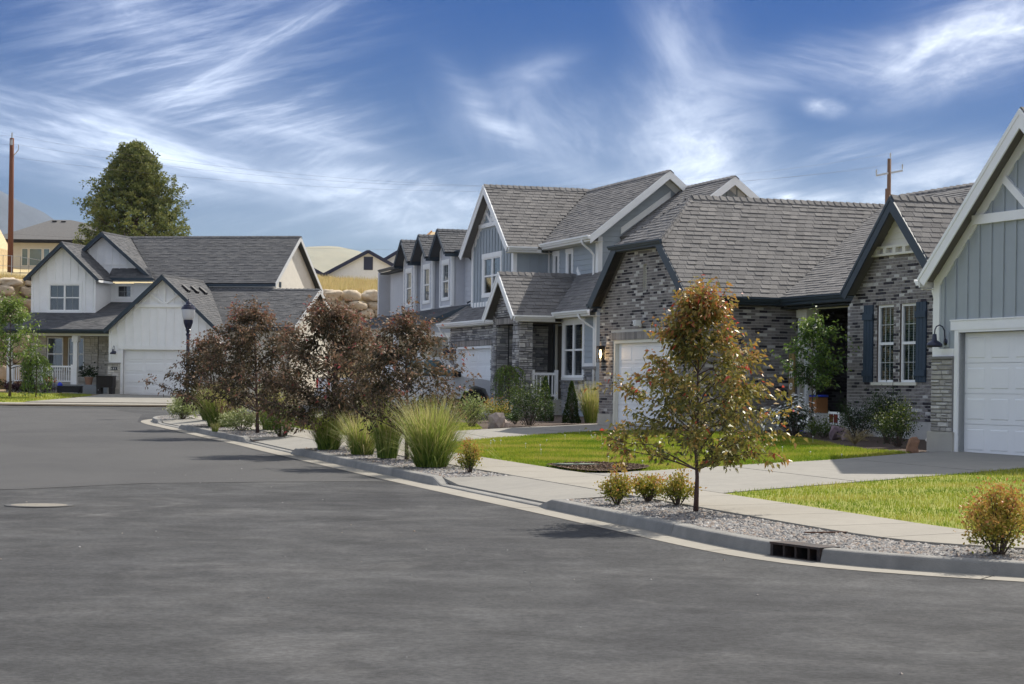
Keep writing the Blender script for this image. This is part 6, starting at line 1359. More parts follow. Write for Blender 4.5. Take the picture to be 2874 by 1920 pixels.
# --- street trees
TP1 = lerp_prof([(0, .4), (.2, .6), (.3, .9), (.42, .98), (.55, .86), (.7, .56), (.85, .28), (1, .06)])
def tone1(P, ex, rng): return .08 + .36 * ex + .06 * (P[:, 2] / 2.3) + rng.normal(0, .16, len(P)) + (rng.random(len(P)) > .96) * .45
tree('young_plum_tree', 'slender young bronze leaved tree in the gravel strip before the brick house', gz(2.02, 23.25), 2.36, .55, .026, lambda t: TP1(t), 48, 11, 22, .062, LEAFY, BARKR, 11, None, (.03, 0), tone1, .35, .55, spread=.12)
GT = 'purple leaved street trees'
TPB = lambda s: lerp_prof([(0, .6 * s), (.2, 1.0 * s), (.36, 1.3 * s), (.52, 1.32 * s), (.68, 1.12 * s), (.82, .82 * s), (.93, .45 * s), (1, .15 * s)])
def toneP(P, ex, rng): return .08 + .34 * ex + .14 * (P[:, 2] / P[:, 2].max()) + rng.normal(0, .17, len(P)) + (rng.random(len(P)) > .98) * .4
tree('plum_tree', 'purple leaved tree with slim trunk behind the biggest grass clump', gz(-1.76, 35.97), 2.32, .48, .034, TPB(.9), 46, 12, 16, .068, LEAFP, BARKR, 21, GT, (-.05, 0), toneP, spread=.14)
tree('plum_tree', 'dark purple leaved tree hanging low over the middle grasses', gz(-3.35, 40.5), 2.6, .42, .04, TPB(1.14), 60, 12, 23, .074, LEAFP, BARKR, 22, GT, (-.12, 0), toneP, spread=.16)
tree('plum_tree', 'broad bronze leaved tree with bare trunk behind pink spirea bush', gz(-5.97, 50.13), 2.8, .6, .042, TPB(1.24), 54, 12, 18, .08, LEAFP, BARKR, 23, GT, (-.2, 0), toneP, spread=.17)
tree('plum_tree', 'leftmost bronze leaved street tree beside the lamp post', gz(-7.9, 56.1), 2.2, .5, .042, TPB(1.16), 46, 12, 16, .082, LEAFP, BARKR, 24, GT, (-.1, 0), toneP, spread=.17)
# --- trees by the houses
tree('small_green_tree', 'small glossy green tree in front of the brick porch', gz(6.42, 45.6), 2.45, .95, .02, lerp_prof([(0, .1), (.35, .2), (.48, .62), (.62, .74), (.78, .62), (.92, .42), (1, .1)]), 26, 9, 13, .085, LEAFG, BARK, 31, None, (0, 0), None, .3, spread=.12)
def weeping(name, label, loc, h, w, strands, per, leaf, lm, seed):
    rd = random.Random(seed); rng = np.random.default_rng(seed); root = empty(name, loc, 0, label, 'tree'); wood = MB(); wood.tube([(0, 0, 0), (.02, 0, h * .5), (0, .02, h * .92)], [.03, .026, .02], 7); P, D = [], []
    for k in range(strands):
        az = k * 2.399; rr = w / 2 * math.sqrt(rd.uniform(.12, 1)); e = V((math.cos(az) * rr, math.sin(az) * rr, 0)); zt = h * rd.uniform(.86, 1.02) - .12 * rr; bot = h * rd.uniform(.02, .3); pts = [V((0, .02, h * .9)), V((e.x * .55, e.y * .55, zt + .03)), V((e.x * .92, e.y * .92, zt - .1)), V((e.x, e.y, zt - .3)), V((e.x * 1.03, e.y * 1.03, (zt + bot) / 2 - .1)), V((e.x * 1.02, e.y * 1.02, bot))]
        wood.tube(pts, [.012, .009, .006, .005, .004, .002], 4, cap=False)
        for _ in range(per):
            t = rd.uniform(.6, 5.); i = min(4, int(t)); p = pts[i].lerp(pts[i + 1], t - i); P.append((p.x + rd.gauss(0, .025), p.y + rd.gauss(0, .025), p.z)); d = V((rd.gauss(0, .6), rd.gauss(0, .6), -.6)); d.normalize(); D.append(tuple(d))
    wood.build('trunk', BARK, root, smooth=True); P = np.array(P); D = np.array(D); n = len(P); L = leaf * rng.uniform(.7, 1.2, n); v, f = leaf_quads(P, D, L, L * .26, rng, .2); np_mesh('crown', v, f, np.clip(.3 + .4 * P[:, 2] / h + rng.normal(0, .2, n), 0, 1), lm, root); return root
weeping('weeping_tree', 'small weeping tree hanging to the ground before the stone portal', gz(-.1, 61.5), 1.5, 1.05, 46, 60, .06, LEAFG, 41)
def yellowgreen(P, ex, rng): return .45 + .4 * ex + rng.normal(0, .2, len(P))
tree('garden_tree', 'yellow green tree cut by the left edge of the picture', (-22.0, 93.45, terrf(-22.0, 93.45)), 4.2, 1.5, .06, lerp_prof([(0, .3), (.3, .8), (.5, 1.45), (.75, 1.2), (1, .2)]), 30, 10, 15, .13, LEAFG, BARK, 51, None, (0, 0), yellowgreen, spread=.25)
weeping('weeping_tree', 'little weeping tree on thin trunk left of the white porch', (-20.75, 93, terrf(-20.75, 93)), 1.9, 1.3, 50, 44, .1, LEAFG, 52)
# --- ornamental grasses
GG = 'ornamental grasses in the gravel strips'
def tlight(n, rng): return rng.normal(.55, .17, n)
def tmid(n, rng): return rng.normal(.42, .18, n)
def ttan(n, rng): return np.where(rng.random(n) < .35, rng.normal(.85, .1, n), rng.normal(.45, .17, n))
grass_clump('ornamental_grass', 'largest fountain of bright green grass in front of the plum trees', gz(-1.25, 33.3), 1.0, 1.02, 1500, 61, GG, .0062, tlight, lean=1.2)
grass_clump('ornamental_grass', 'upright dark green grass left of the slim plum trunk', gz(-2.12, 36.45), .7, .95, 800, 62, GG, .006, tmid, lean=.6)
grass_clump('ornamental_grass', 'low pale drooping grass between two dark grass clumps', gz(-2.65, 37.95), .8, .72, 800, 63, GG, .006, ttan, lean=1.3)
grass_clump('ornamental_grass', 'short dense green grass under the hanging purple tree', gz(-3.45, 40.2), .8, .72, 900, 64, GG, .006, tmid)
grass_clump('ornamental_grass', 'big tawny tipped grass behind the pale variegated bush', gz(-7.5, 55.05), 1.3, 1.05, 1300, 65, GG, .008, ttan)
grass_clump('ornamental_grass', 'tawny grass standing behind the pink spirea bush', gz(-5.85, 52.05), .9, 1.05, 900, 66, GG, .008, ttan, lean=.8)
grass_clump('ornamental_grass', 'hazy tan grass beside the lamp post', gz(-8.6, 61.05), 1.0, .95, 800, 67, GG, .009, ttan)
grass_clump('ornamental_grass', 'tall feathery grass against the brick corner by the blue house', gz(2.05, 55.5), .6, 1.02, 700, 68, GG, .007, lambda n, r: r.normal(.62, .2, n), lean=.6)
grass_clump('grass_tuft', 'tiny dry grass tuft at the kerb in the far gravel strip', gz(-7.1, 51.075), .3, .22, 160, 69, None, .006, ttan)
# --- shrubs in the gravel
GSP = 'golden spirea bushes'
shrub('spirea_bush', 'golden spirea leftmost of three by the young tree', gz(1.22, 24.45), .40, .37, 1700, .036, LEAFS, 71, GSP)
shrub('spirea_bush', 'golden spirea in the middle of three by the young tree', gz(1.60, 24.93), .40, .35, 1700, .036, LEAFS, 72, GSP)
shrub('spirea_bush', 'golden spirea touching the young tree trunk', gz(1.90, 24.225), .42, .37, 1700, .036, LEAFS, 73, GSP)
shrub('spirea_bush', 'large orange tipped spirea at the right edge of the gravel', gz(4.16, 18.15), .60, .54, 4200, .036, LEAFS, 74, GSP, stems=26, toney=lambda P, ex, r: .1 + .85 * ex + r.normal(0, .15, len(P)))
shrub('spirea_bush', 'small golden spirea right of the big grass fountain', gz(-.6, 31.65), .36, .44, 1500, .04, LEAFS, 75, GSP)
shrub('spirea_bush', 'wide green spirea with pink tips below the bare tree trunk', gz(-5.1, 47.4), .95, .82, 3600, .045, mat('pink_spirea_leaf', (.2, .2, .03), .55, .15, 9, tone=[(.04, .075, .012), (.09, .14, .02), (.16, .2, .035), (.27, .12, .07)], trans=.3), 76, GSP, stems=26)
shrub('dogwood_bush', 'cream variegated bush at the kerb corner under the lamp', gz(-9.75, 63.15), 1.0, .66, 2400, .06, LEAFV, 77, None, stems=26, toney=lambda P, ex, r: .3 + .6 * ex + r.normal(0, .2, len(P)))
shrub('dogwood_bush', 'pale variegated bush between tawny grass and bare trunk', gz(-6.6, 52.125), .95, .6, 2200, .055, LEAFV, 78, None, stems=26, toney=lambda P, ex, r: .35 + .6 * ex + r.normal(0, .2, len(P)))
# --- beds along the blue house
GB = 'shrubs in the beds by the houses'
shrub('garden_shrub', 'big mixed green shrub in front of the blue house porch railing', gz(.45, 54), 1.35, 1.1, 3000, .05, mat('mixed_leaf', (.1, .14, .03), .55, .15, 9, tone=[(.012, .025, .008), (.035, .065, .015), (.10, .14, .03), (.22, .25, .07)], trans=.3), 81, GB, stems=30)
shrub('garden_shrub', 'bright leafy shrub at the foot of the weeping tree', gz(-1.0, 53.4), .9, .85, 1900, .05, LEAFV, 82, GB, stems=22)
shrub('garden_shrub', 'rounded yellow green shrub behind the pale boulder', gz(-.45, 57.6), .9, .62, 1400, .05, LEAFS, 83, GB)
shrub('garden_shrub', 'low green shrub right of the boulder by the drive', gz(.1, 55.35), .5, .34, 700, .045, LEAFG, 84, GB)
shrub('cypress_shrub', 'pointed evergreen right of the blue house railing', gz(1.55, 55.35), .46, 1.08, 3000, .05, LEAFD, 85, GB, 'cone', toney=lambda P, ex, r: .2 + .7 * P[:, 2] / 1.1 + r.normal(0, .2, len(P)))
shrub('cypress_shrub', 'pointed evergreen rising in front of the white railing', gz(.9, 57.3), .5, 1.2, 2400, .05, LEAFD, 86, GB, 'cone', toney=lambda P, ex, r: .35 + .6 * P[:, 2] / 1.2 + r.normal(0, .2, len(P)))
ROCKP = mat('pale_boulder', (.35, .29, .25), .95, .25, 5, .8, 14, dark=((.2, .13, .12), .6, 2.5))
rock('garden_boulder', 'pale angular boulder at the edge of the brick house drive', gz(-.3, 51.975, .14), .27, .22, .24, ROCKP, 3, None, 'boulder', rz=.4)
# --- bed of the brick house
shrub('daisy_bush', 'round bush full of white daisies left of the brick porch', gz(6.0, 45.3), 1.0, .74, 2600, .04, LEAFD, 91, None, stems=30, flowers=(PETALW, 260, .036), cat='flower bush')
shrub('garden_shrub', 'yellow green spreading shrub between daisies and purple rocks', gz(6.45, 44.025), .75, .42, 1400, .04, mat('lime_leaf', (.15, .2, .03), .55, .15, 9, tone=[(.03, .06, .01), (.09, .13, .02), (.19, .22, .03)], trans=.3), 92, GB)
shrub('garden_shrub', 'dark shrub under the left window of the brick bay', gz(6.95, 42.75), .9, .85, 2600, .04, LEAFD, 93, GB, stems=22)
shrub('garden_shrub', 'upright dark shrub under the shuttered windows', gz(7.25, 41.175), .85, .98, 2800, .04, LEAFD, 94, GB, stems=22)
shrub('garden_shrub', 'tall yellow tipped shrub beside the grey house pier', gz(7.15, 39.45), .8, .85, 3000, .038, mat('tipped_leaf', (.08, .1, .02), .55, .15, 9, tone=[(.012, .028, .008), (.03, .06, .012), (.10, .13, .02), (.2, .2, .03)], trans=.3), 95, GB, stems=22)
tw = empty('dry_twig_bush', gz(6.55, 40.65), 0, 'bare tan twiggy bush below the shuttered windows', 'shrub'); mbt = MB(); rdt = random.Random(5)
for k in range(46):
    a = rdt.uniform(0, 6.28); l = rdt.uniform(.2, .42); e = V((math.cos(a) * l, math.sin(a) * l, rdt.uniform(.05, .36))); mbt.tube([(0, 0, 0), e * .5 + V((0, 0, .07)), e], [.006, .005, .002], 4, cap=False)
    for j in range(2): q = e * rdt.uniform(.5, .9); mbt.tube([q + V((0, 0, .02)), q + V((rdt.gauss(0, .07), rdt.gauss(0, .07), rdt.uniform(0, .1)))], [.003, .0015], 3, cap=False)
mbt.build('twigs', mat('dry_twig', (.3, .24, .12), .9, .2, 10), tw)
RKV = mat('purple_rock', (.2, .14, .16), .95, .3, 9, .9, 20, dark=((.33, .26, .25), .6, 5)); RKB = mat('rust_rock', (.3, .17, .11), .95, .3, 7, .9, 18)
rock('garden_rock', 'larger purple grey rock in the brick house bed', gz(6.62, 43.425, .1), .17, .12, .16, RKV, 5, None, rz=.3); rock('garden_rock', 'smaller purple grey rock leaning right of its neighbour', gz(6.72, 42.75, .08), .11, .1, .13, RKV, 6, None, rz=1.); rock('garden_rock', 'upright rust brown rock at the corner of the drive', gz(6.98, 37.125, .1), .12, .1, .14, RKB, 8, None, rz=.5)
for i, (x, y, nm) in enumerate(((6.05, 44.62, 'violet flower cluster before the daisy bush'), (6.3, 44.47, 'larger violet flower cluster right of the daisy bush'))):
    shrub('violet_flowers', nm, gz(x, y), .14, .16, 60, .04, LEAFG, 101 + i, None, stems=5, flowers=(PETALB, 9, .022), cat='flowers')
sk = empty('garden_stake', gz(5.42, 45.825), 0, 'thin white marker stake at the lawn edge', 'stake'); MB().tube([(0, 0, 0), (.02, 0, .55)], .012, 6).build('rod', WHITE, sk); MB().lathe([(.018, .55), (.018, .6)], (.02, 0, 0), 8).build('tip', WHITE, sk)
# --- dandelion clocks over the lawn, too many to count
dn = MB(); rdd = random.Random(9)
for _ in range(46):
    while True:
        x, y = rdd.uniform(-1, 6.2), rdd.uniform(31.5, 49.5)
        if inside((x, y), L2): break
    z = terr(x, y); h = rdd.uniform(.06, .14); dn.tube([(x, y, z), (x, y, z + h)], .0025, 3, cap=False); c = V((x, y, z + h)); r_ = .016
    dn.add([c + V(q) * r_ for q in ((1, 0, 0), (0, 1, 0), (-1, 0, 0), (0, -1, 0), (0, 0, 1), (0, 0, -1))], [(0, 1, 4), (1, 2, 4), (2, 3, 4), (3, 0, 4), (1, 0, 5), (2, 1, 5), (3, 2, 5), (0, 3, 5)])
dn.build('dandelion_clocks', mat('dandelion_down', (.6, .6, .55), .9, .05), kind='stuff')
# --- white house planting
def fz(x, y, d=0.): return (x, y, terrf(x, y) + d)
def h5(x, y): p = H5M @ V((x, y, 0)); return fz(p.x, p.y)
shrub('cypress_shrub', 'dark columnar evergreen before the white porch railing', h5(-5.0, .55), .62, 1.25, 1800, .08, LEAFD, 111, None, 'cone')
shrub('garden_shrub', 'low dark red shrub left of the columnar evergreen', h5(-5.75, .5), .9, .55, 900, .08, mat('barberry_leaf', (.1, .03, .04), .6, .2, 9, tone=[(.03, .012, .016), (.08, .03, .035), (.16, .05, .05)], trans=.25), 112, None)
shrub('garden_shrub', 'low purple flowering shrub under the hanging basket', h5(-4.1, .45), 1.0, .45, 900, .07, mat('heather_leaf', (.2, .13, .2), .7, .2, 9, tone=[(.06, .05, .06), (.16, .11, .15), (.3, .22, .28)], trans=.25), 113, None)
shrub('garden_shrub', 'dark bush at the foot of the trees on the left edge', h5(-7.0, .4), 1.1, .8, 1400, .1, LEAFD, 114, None)
# ================================================================ BEYOND THE STREET: terrace, walls, far houses, poles, hills
def yw(x): return 129 + (x + 9) * (.75 if x < -9 else .375)
def hillz(x, y):
    d = (y - yw(x)) / 1.5
    if d < 0: return .008 * min(y, 140) - .02
    if d < 1.4: return .9 + (7.3 - .9) * d / 1.4
    return 7.3 + min(d - 1.4, 26) * .096 + max(0, d - 27.4) * .03 + .25 * mnoise.noise((x * .15, y * .15, 2))
SLOPE = mat('dry_slope', (.50, .40, .22), 1., .25, .6, .8, 8, dark=((.22, .19, .09), .5, .25))
mb = MB(); hx = [-160, -110, -80, -60] + [-48 + 2.0 * i for i in range(31)] + [20, 30, 45, 65, 100, 160]; hd = [1.5 * q for q in (-.5, 0, .5, .95, 1.4, 2, 3, 4.5, 6, 8, 10, 13, 16, 20, 24, 27.4, 35, 45, 60, 80, 110, 150)]
mb.add([(x, yw(max(-60, min(x, 60))) + d, hillz(x, yw(max(-60, min(x, 60))) + d) if -60 <= x <= 60 else hillz(max(-60, min(x, 60)), yw(max(-60, min(x, 60))) + d)) for d in hd for x in hx], [(j * len(hx) + i, j * len(hx) + i + 1, (j + 1) * len(hx) + i + 1, (j + 1) * len(hx) + i) for j in range(len(hd) - 1) for i in range(len(hx) - 1)]); mb.build('hillside', SLOPE, kind='structure')
DRY = mat('dry_grass', (.4, .3, .13), .9, .1, 5, tone=[(.34, .25, .11), (.46, .36, .165), (.56, .45, .23), (.36, .33, .12)], trans=.4)
def zc(x, y): return hillz(x, y)
blades('dry_grass', [(-16, 129), (-4, 133), (4, 138), (4, 171), (-18, 171)], 46000, zc, (.25, .7), .022, DRY, 'stuff', .5, tone=lambda n, z: np.clip(.5 + .6 * z + RNG.normal(0, .2, n), 0, 1))
blades('dry_grass', [(-31, 115), (-24, 120.2), (-24, 126), (-31, 123)], 5000, zc, (.12, .4), .018, DRY, 'stuff', .6, tone=lambda n, z: np.clip(.45 + .4 * z + RNG.normal(0, .2, n), 0, 1))
BOUL = mat('sandstone_boulder', (.42, .32, .21), .95, .22, 1.6, .7, 5, tone=[(.36, .29, .2), (.45, .365, .26), (.52, .44, .33)], dark=((.26, .19, .13), .6, 2.2))
def boulder_wall(label, x0, x1, z0, z1, seed, hrow=(.5, .72), wid=(.65, 1.3), face=0., seams=True):
    rd = random.Random(seed); r = empty('boulder_retaining_wall', ((x0 + x1) / 2, yw((x0 + x1) / 2), z0), 0, label, 'retaining wall'); z = z0; k = 0; ms = []
    for i in range(10):
        o = rock('boulder', None, (0, 0, 0), .5, .5, .5, BOUL, seed * 13 + i, sub=3, rough=.5, flat=True); ms.append(o.data); bpy.data.objects.remove(o)
    while z < z1 - .2:
        h = min(rd.uniform(*hrow), z1 - z + .1); x = x0 + rd.uniform(-.6, 0)
        while x < x1:
            w = rd.uniform(*wid); t = max(0, min(1, (z + h / 2 - .9) / 6.4)); o = bpy.data.objects.new('boulder', ms[rd.randrange(10)]); COL.objects.link(o); o.parent = r
            o.location = (x + w / 2 - r.location.x, yw(x + w / 2) + 2.1 * t - .12 - r.location.y + face, z + h / 2 - r.location.z); o.scale = (w * 1.02, .95, h * 1.06); o.rotation_euler = (rd.uniform(-.06, .06), rd.uniform(-.06, .06), .64 if x < -9 else .36); x += w * .97
        z += h * .93; k += 1
boulder_wall('boulder wall holding dry grass slope between the white and dormer houses', -13.2, -5.6, 3.6, 7.5, 4)
boulder_wall('upper boulder wall behind the white house at far left', -29.5, -24.2, 4.9, 7.3, 5, (.6, 1.0), (.9, 1.7))
boulder_wall('lower boulder wall beside the white house porch', -29.5, -23.8, 1.6, 4.5, 6, (.7, 1.1), (.9, 1.7), -1.2)
# --- far houses
FARROOF = mat('far_roof_shingle', (.14, .135, .13), .95, .2, 9, .5, 30); OSB = mat('osb_sheathing', (.58, .45, .27), .9, .25, 6, .2, 30); FARW = mat('far_cream_wall', (.68, .66, .6), .9, .05, 3); FARWH = mat('far_white_wall', (.84, .82, .77), .9, .05, 3)
GL2 = mat('far_window_glass', (.10, .18, .22), .1, .1, 2, spec=.8)
def far_house_hip():
    r = empty('hip_roofed_house', (-31.0, 150, 9.0), 0, 'cream house with grey hip roof on the terrace behind the left pole', 'house'); MB().box(-5.2, 6.5, 0, 9, -2, 2.75).build('wall', FARW, r)
    rf = MB(); e = 2.75; rf.add([(-5.7, -.5, e), (7, -.5, e), (7, 9.5, e), (-5.7, 9.5, e), (-2.3, 3.6, 4.45), (-.9, 3.6, 4.45), (-.9, 5.4, 4.45), (-2.3, 5.4, 4.45)], [(0, 1, 5, 4), (1, 2, 6, 5), (2, 3, 7, 6), (3, 0, 4, 7), (4, 5, 6, 7), (3, 2, 1, 0)]); ro = rf.build('roof', FARROOF, r)
    rf = MB(); rf.add([(-.9, -.3, 2.8), (7, -.3, 2.8), (7, 9, 2.8), (-.9, 9, 2.8), (-.6, 3.9, 3.95), (3.2, 3.9, 3.95)], [(0, 1, 5, 4), (1, 2, 5), (2, 3, 4, 5), (3, 0, 4)]); rf.build('lower_hip', FARROOF, ro)
    MB().box(-5.75, 7.05, -.56, -.5, 2.5, 2.74).build('fascia', BLACK, r)
    for x0, x1 in ((-3.55, -3.18), (-3.02, -2.2), (-2.02, -1.65)):
        w = MB().box(x0 - .05, x1 + .05, -.04, -.001, .9, 2.15).build('window', WHITE, r); MB().box(x0, x1, -.06, -.041, .95, 2.1).build('pane', GL2, w)
    for x, z in ((-2.0, 4.3), (-1.35, 4.28), (.7, 3.75)): MB().box(x - .16, x + .16, 3.1, 3.4, z - .12, z + .06).build('roof_vent', BLACK, ro)
far_house_hip()
def far_shed():
    r = empty('unfinished_house', (-37.0, 142, 8.6), 0, 'house with bare sheathing at the far left edge behind the fence', 'house'); MB().prism([(-3, 0, -1), (2.15, 0, -1), (2.15, 0, 2.2), (1.35, 0, 3.7), (-3, 0, 3.7)], (0, 6, 0)).build('wall', OSB, r)
    MB().add([(-3, -.3, 3.9), (1.35, -.3, 3.9), (1.35, 6, 3.9), (-3, 6, 3.9), (-3, -.3, 5.0), (.9, -.3, 4.6), (.9, 6, 4.6), (-3, 6, 5.0)], [(0, 1, 5, 4), (1, 2, 6, 5), (4, 5, 6, 7), (2, 3, 7, 6), (3, 0, 4, 7), (3, 2, 1, 0)]).build('roof', FARROOF, r); MB().beam((1.3, -.35, 3.95), (2.45, -.35, 1.9), (0, 1, 0), .2, .3).build('barge_board', FARW, r)
    for x0, x1 in ((-2.5, -.2), (1.15, 1.9)): MB().box(x0, x1, -.04, -.005, -1, .9).build('sheet', FARWH, r)
far_shed()
def far_gable(name, label, loc, w, h, rise, d, wall, roofm, trim, rz=0., vent=True, wins=()):
    r = empty(name, loc, rz, label, 'house'); MB().prism([(-w / 2, 0, -3), (w / 2, 0, -3), (w / 2, 0, h), (0, 0, h + rise), (-w / 2, 0, h)], (0, d, 0)).build('wall', wall, r)
    ov = .35; k = rise / (w / 2)
    for s in (-1, 1): 
        P = [(0, -.4, h + rise + .12), (s * (w / 2 + ov), -.4, h - ov * k + .12), (s * (w / 2 + ov), d + .4, h - ov * k + .12), (0, d + .4, h + rise + .12)]; mb = MB(); mb.prism(P if s > 0 else P[::-1], (0, 0, .14)); mb.build('roof', roofm, r)
        MB().beam((0, -.43, h + rise + .12), (s * (w / 2 + ov), -.43, h - ov * k + .12), (0, 0, 1), .06, .34).build('barge_board', trim, r)
    if vent: MB().box(-.45, .45, -.05, -.002, h + rise * .28, h + rise * .28 + 1.3).build('gable_vent', NAVY, r)
    return r
far_gable('white_gabled_house', 'larger white gable house with dark trim beyond the dry slope', (-14.3, 210, 11.7), 8.6, .9, 2.35, 14, FARWH, FARROOF, NAVY)
far_gable('white_gabled_house', 'higher white gable house behind, to the right of its neighbour', (-10.6, 225, 12.4), 9.5, 1.6, 2.9, 14, FARWH, FARROOF, NAVY)
far_gable('low_gabled_house', 'low pale gable with dark trim at the foot of the grey roof', (-19.2, 200, 11.0), 4.6, .55, 1.25, 8, FARW, FARROOF, NAVY, vent=False)
def far_hip2():
    r = empty('grey_roofed_house', (-24, 207, 11), 0, 'house with large dark grey roof right of the white farmhouse', 'house'); MB().box(-6, 3.5, 0, 8, -3, 1.6).build('wall', FARW, r)
    ro = MB().add([(-6.5, -.5, 1.5), (5.6, -.5, 1.5), (5.6, 8.5, 1.5), (-6.5, 8.5, 1.5), (-3, 4, 5.1), (.4, 4, 5.1)], [(0, 1, 5, 4), (1, 2, 5), (2, 3, 4, 5), (3, 0, 4), (3, 2, 1, 0)]).build('roof', FARROOF, r); MB().lathe([(.1, 0), (.1, .5)], (2.2, 1.2, 2.6), 8).build('vent_pipe', BLACK, ro)
far_hip2()
def osb_house():
    r = empty('osb_framed_house', (-6.6, 159, 9.2), -.25, 'unfinished house with bare wood roof deck behind the dormers', 'house'); MB().prism([(-.5, 0, -1), (5, 0, -1), (5, 0, 2), (-.5, 0, 2)], (0, 6, 0)).build('wall', OSB, r)
    MB().add([(-.9, -.5, 2.7), (5.2, -.5, 2.7), (5.2, 3, 4.35), (-.4, 3, 4.35), (-.9, 6.5, 2.7), (5.2, 6.5, 2.7)], [(0, 1, 2, 3), (3, 2, 5, 4), (0, 3, 4), (4, 5, 1, 0)]).build('roof_deck', OSB, r); MB().beam((-.9, -.5, 2.72), (-.4, 3, 4.37), (1, 0, 0), .2, .08).build('barge_board', mat('raw_timber', (.36, .2, .09), .9, .2, 8), r)
osb_house()
# --- fence on the left terrace
fe = empty('wire_fence', (-29.5, 119.2, 7.35), 0, 'thin metal mesh fence on top of the left boulder wall', 'fence')
pz = lambda x: hillz(fe.location.x + x, 119.2 + x * .67) - fe.location.z
for i in range(14): x = i * .42; y = x * .67; MB().tube([(x, y, pz(x)), (x, y, pz(x) + 1.35 - max(0, x - 1.4) * .12)], .028 if i == 3 else .014, 5).build('post', GALV if i == 3 else mat('dark_steel', (.12, .12, .13), .6, .1), fe)
for hh in (.06, .75, 1.33): MB().tube([(x * .42, x * .42 * .67, pz(x * .42) + hh - (max(0, x * .42 - 1.4) * .12 if hh > 1 else 0)) for x in range(14)], .013, 4).build('rail', GALV, fe)
# --- utility poles and wires
def pole(name, label, loc, h, r0, arms, mat_=WOODP):
    e = empty(name, loc, 0, label, 'utility pole'); MB().tube([(0, 0, -1), (0, 0, h * .5), (0, 0, h)], [r0, r0 * .86, r0 * .72], 12).build('shaft', mat_, e, smooth=True); return e
p1 = pole('utility_pole', 'tall red brown utility pole rising above the roofs at far left', (-31.85, 135, 8.3), 8.85, .19, ())
MB().tube([(0, 0, 8.85), (0, 0, 9.2)], .05, 6).build('insulator', GALV, p1); MB().tube([(.12, 0, 7.75), (.42, 0, 8.1), (.42, 0, 8.45)], .035, 6).build('bracket', GALV, p1); MB().box(-.05, .09, -.19, -.14, 8.4, 8.75).build('plate', GALV, p1)
p2 = pole('utility_pole', 'utility pole with cross arm above the brick house roof', (28.95, 165, 9.0), 10.9, .2, (), mat('brown_pole_wood', (.17, .105, .07), .9, .25, 8, .4, 40, streak=(20, 20, 1.2)))
MB().beam((-1.05, -.22, 9.55), (1.05, .1, 10.0), (0, 0, 1), .1, .14).build('cross_arm', GALV, p2)
for x, z in ((-1.0, 9.6), (1.0, 10.05), (.06, 10.9)): MB().lathe([(.03, 0), (.06, .1), (.04, .18), (.07, .26), (.02, .42)], (x, -.1, z + .05), 8).build('insulator', GALV, p2)
pole('pole_stub', 'short thick pole stub left of the cross arm pole', (30.0, 172, 12.0), 6.25, .17, (), mat('brown_pole_wood', (.17, .105, .07), .9, .25, 8, .4, 40, streak=(20, 20, 1.2)))
WIRE = mat('wire', (.16, .16, .17), .6, .1)
for i, (a, b, sag) in enumerate((((-31.85, 135, 17.3), (28.0, 165, 19.2), 2.3), ((-31.45, 135, 16.75), (29.0, 165, 20.3), 2.6), ((-31.85, 135, 15.95), (29.95, 165, 19.6), 2.2), ((-31.7, 135, 11.1), (29.0, 165, 14.2), 1.2))):
    lab = ('uppermost wire from the left pole to the cross arm', 'second wire from the left pole bracket', 'third wire between the two utility poles', 'low cable running from the left pole behind the big conifer')[i]
    pts = [V(a).lerp(V(b), t / 24) - V((0, 0, sag * 4 * (t / 24) * (1 - t / 24))) for t in range(25)]; tag(MB().tube(pts, .006, 3).build('power_line', WIRE), lab, 'power line', 'wires between the utility poles')
    pts = [V(a).lerp(V((-90, 120, a[2] - .3)), t / 6) - V((0, 0, 1.6 * (t / 6) * (1 - t / 6))) for t in range(7)]; tag(MB().tube(pts, .006, 3).build('power_line', WIRE), ('topmost', 'second', 'third', 'lowest')[i] + ' wire leaving the left pole toward the left edge', 'power line', 'wires between the utility poles')
# --- big conifer behind the white house
def conifer():
    rd = random.Random(3); rng = np.random.default_rng(3); x0, y0 = -25.3, 142.; z0 = hillz(x0, y0); r = empty('conifer_tree', (x0, y0, z0), 0, 'large dark green conifer towering behind the white farmhouse roof', 'tree'); H = 17.6 - z0; wood = MB(); wood.tube([(0, 0, -.5), (.05, 0, H * .5), (0, 0, H * .93)], [.32, .2, .05], 8)
    pr = lerp_prof([(0, 1.4), (.12, 3.0), (.3, 3.65), (.45, 3.3), (.62, 2.5), (.78, 1.75), (.9, 1.15), (1, .35)]); P, D, T = [], [], []
    for k in range(300):
        t = (k + rd.random()) / 300; z = H * (.06 + .92 * t); az = k * 2.399; R_ = pr(z / H) * (1 + .2 * math.sin(az * 2 + z * 1.3) + rd.uniform(-.12, .1)); e = V((math.cos(az) * R_, math.sin(az) * R_, z)); b = V((0, 0, max(.3, z - R_ * .55)))
        wood.tube([b, b.lerp(e, .5) + V((0, 0, .1)), e], [.05, .03, .01], 4, cap=False)
        for j in range(9):
            f = rd.uniform(.45, 1.04) ** .8; c = b.lerp(e, f) + V((rd.gauss(0, .22), rd.gauss(0, .22), rd.gauss(.05, .2))); sz = rd.uniform(.14, .3); tb = rd.gauss(.4, .18) + .15 * f
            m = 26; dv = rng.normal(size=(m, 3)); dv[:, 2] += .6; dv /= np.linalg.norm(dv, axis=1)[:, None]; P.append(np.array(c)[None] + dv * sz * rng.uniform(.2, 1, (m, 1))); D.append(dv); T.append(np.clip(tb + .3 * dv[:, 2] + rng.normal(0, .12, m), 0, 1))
    wood.build('trunk', BARK, r); P = np.concatenate(P); D = np.concatenate(D); T = np.concatenate(T); n = len(P); L = rng.uniform(.1, .2, n); v, f = leaf_quads(P, D, L, L * .3, rng, 0.); np_mesh('crown', v, f, T, NEEDLE, r)
conifer()
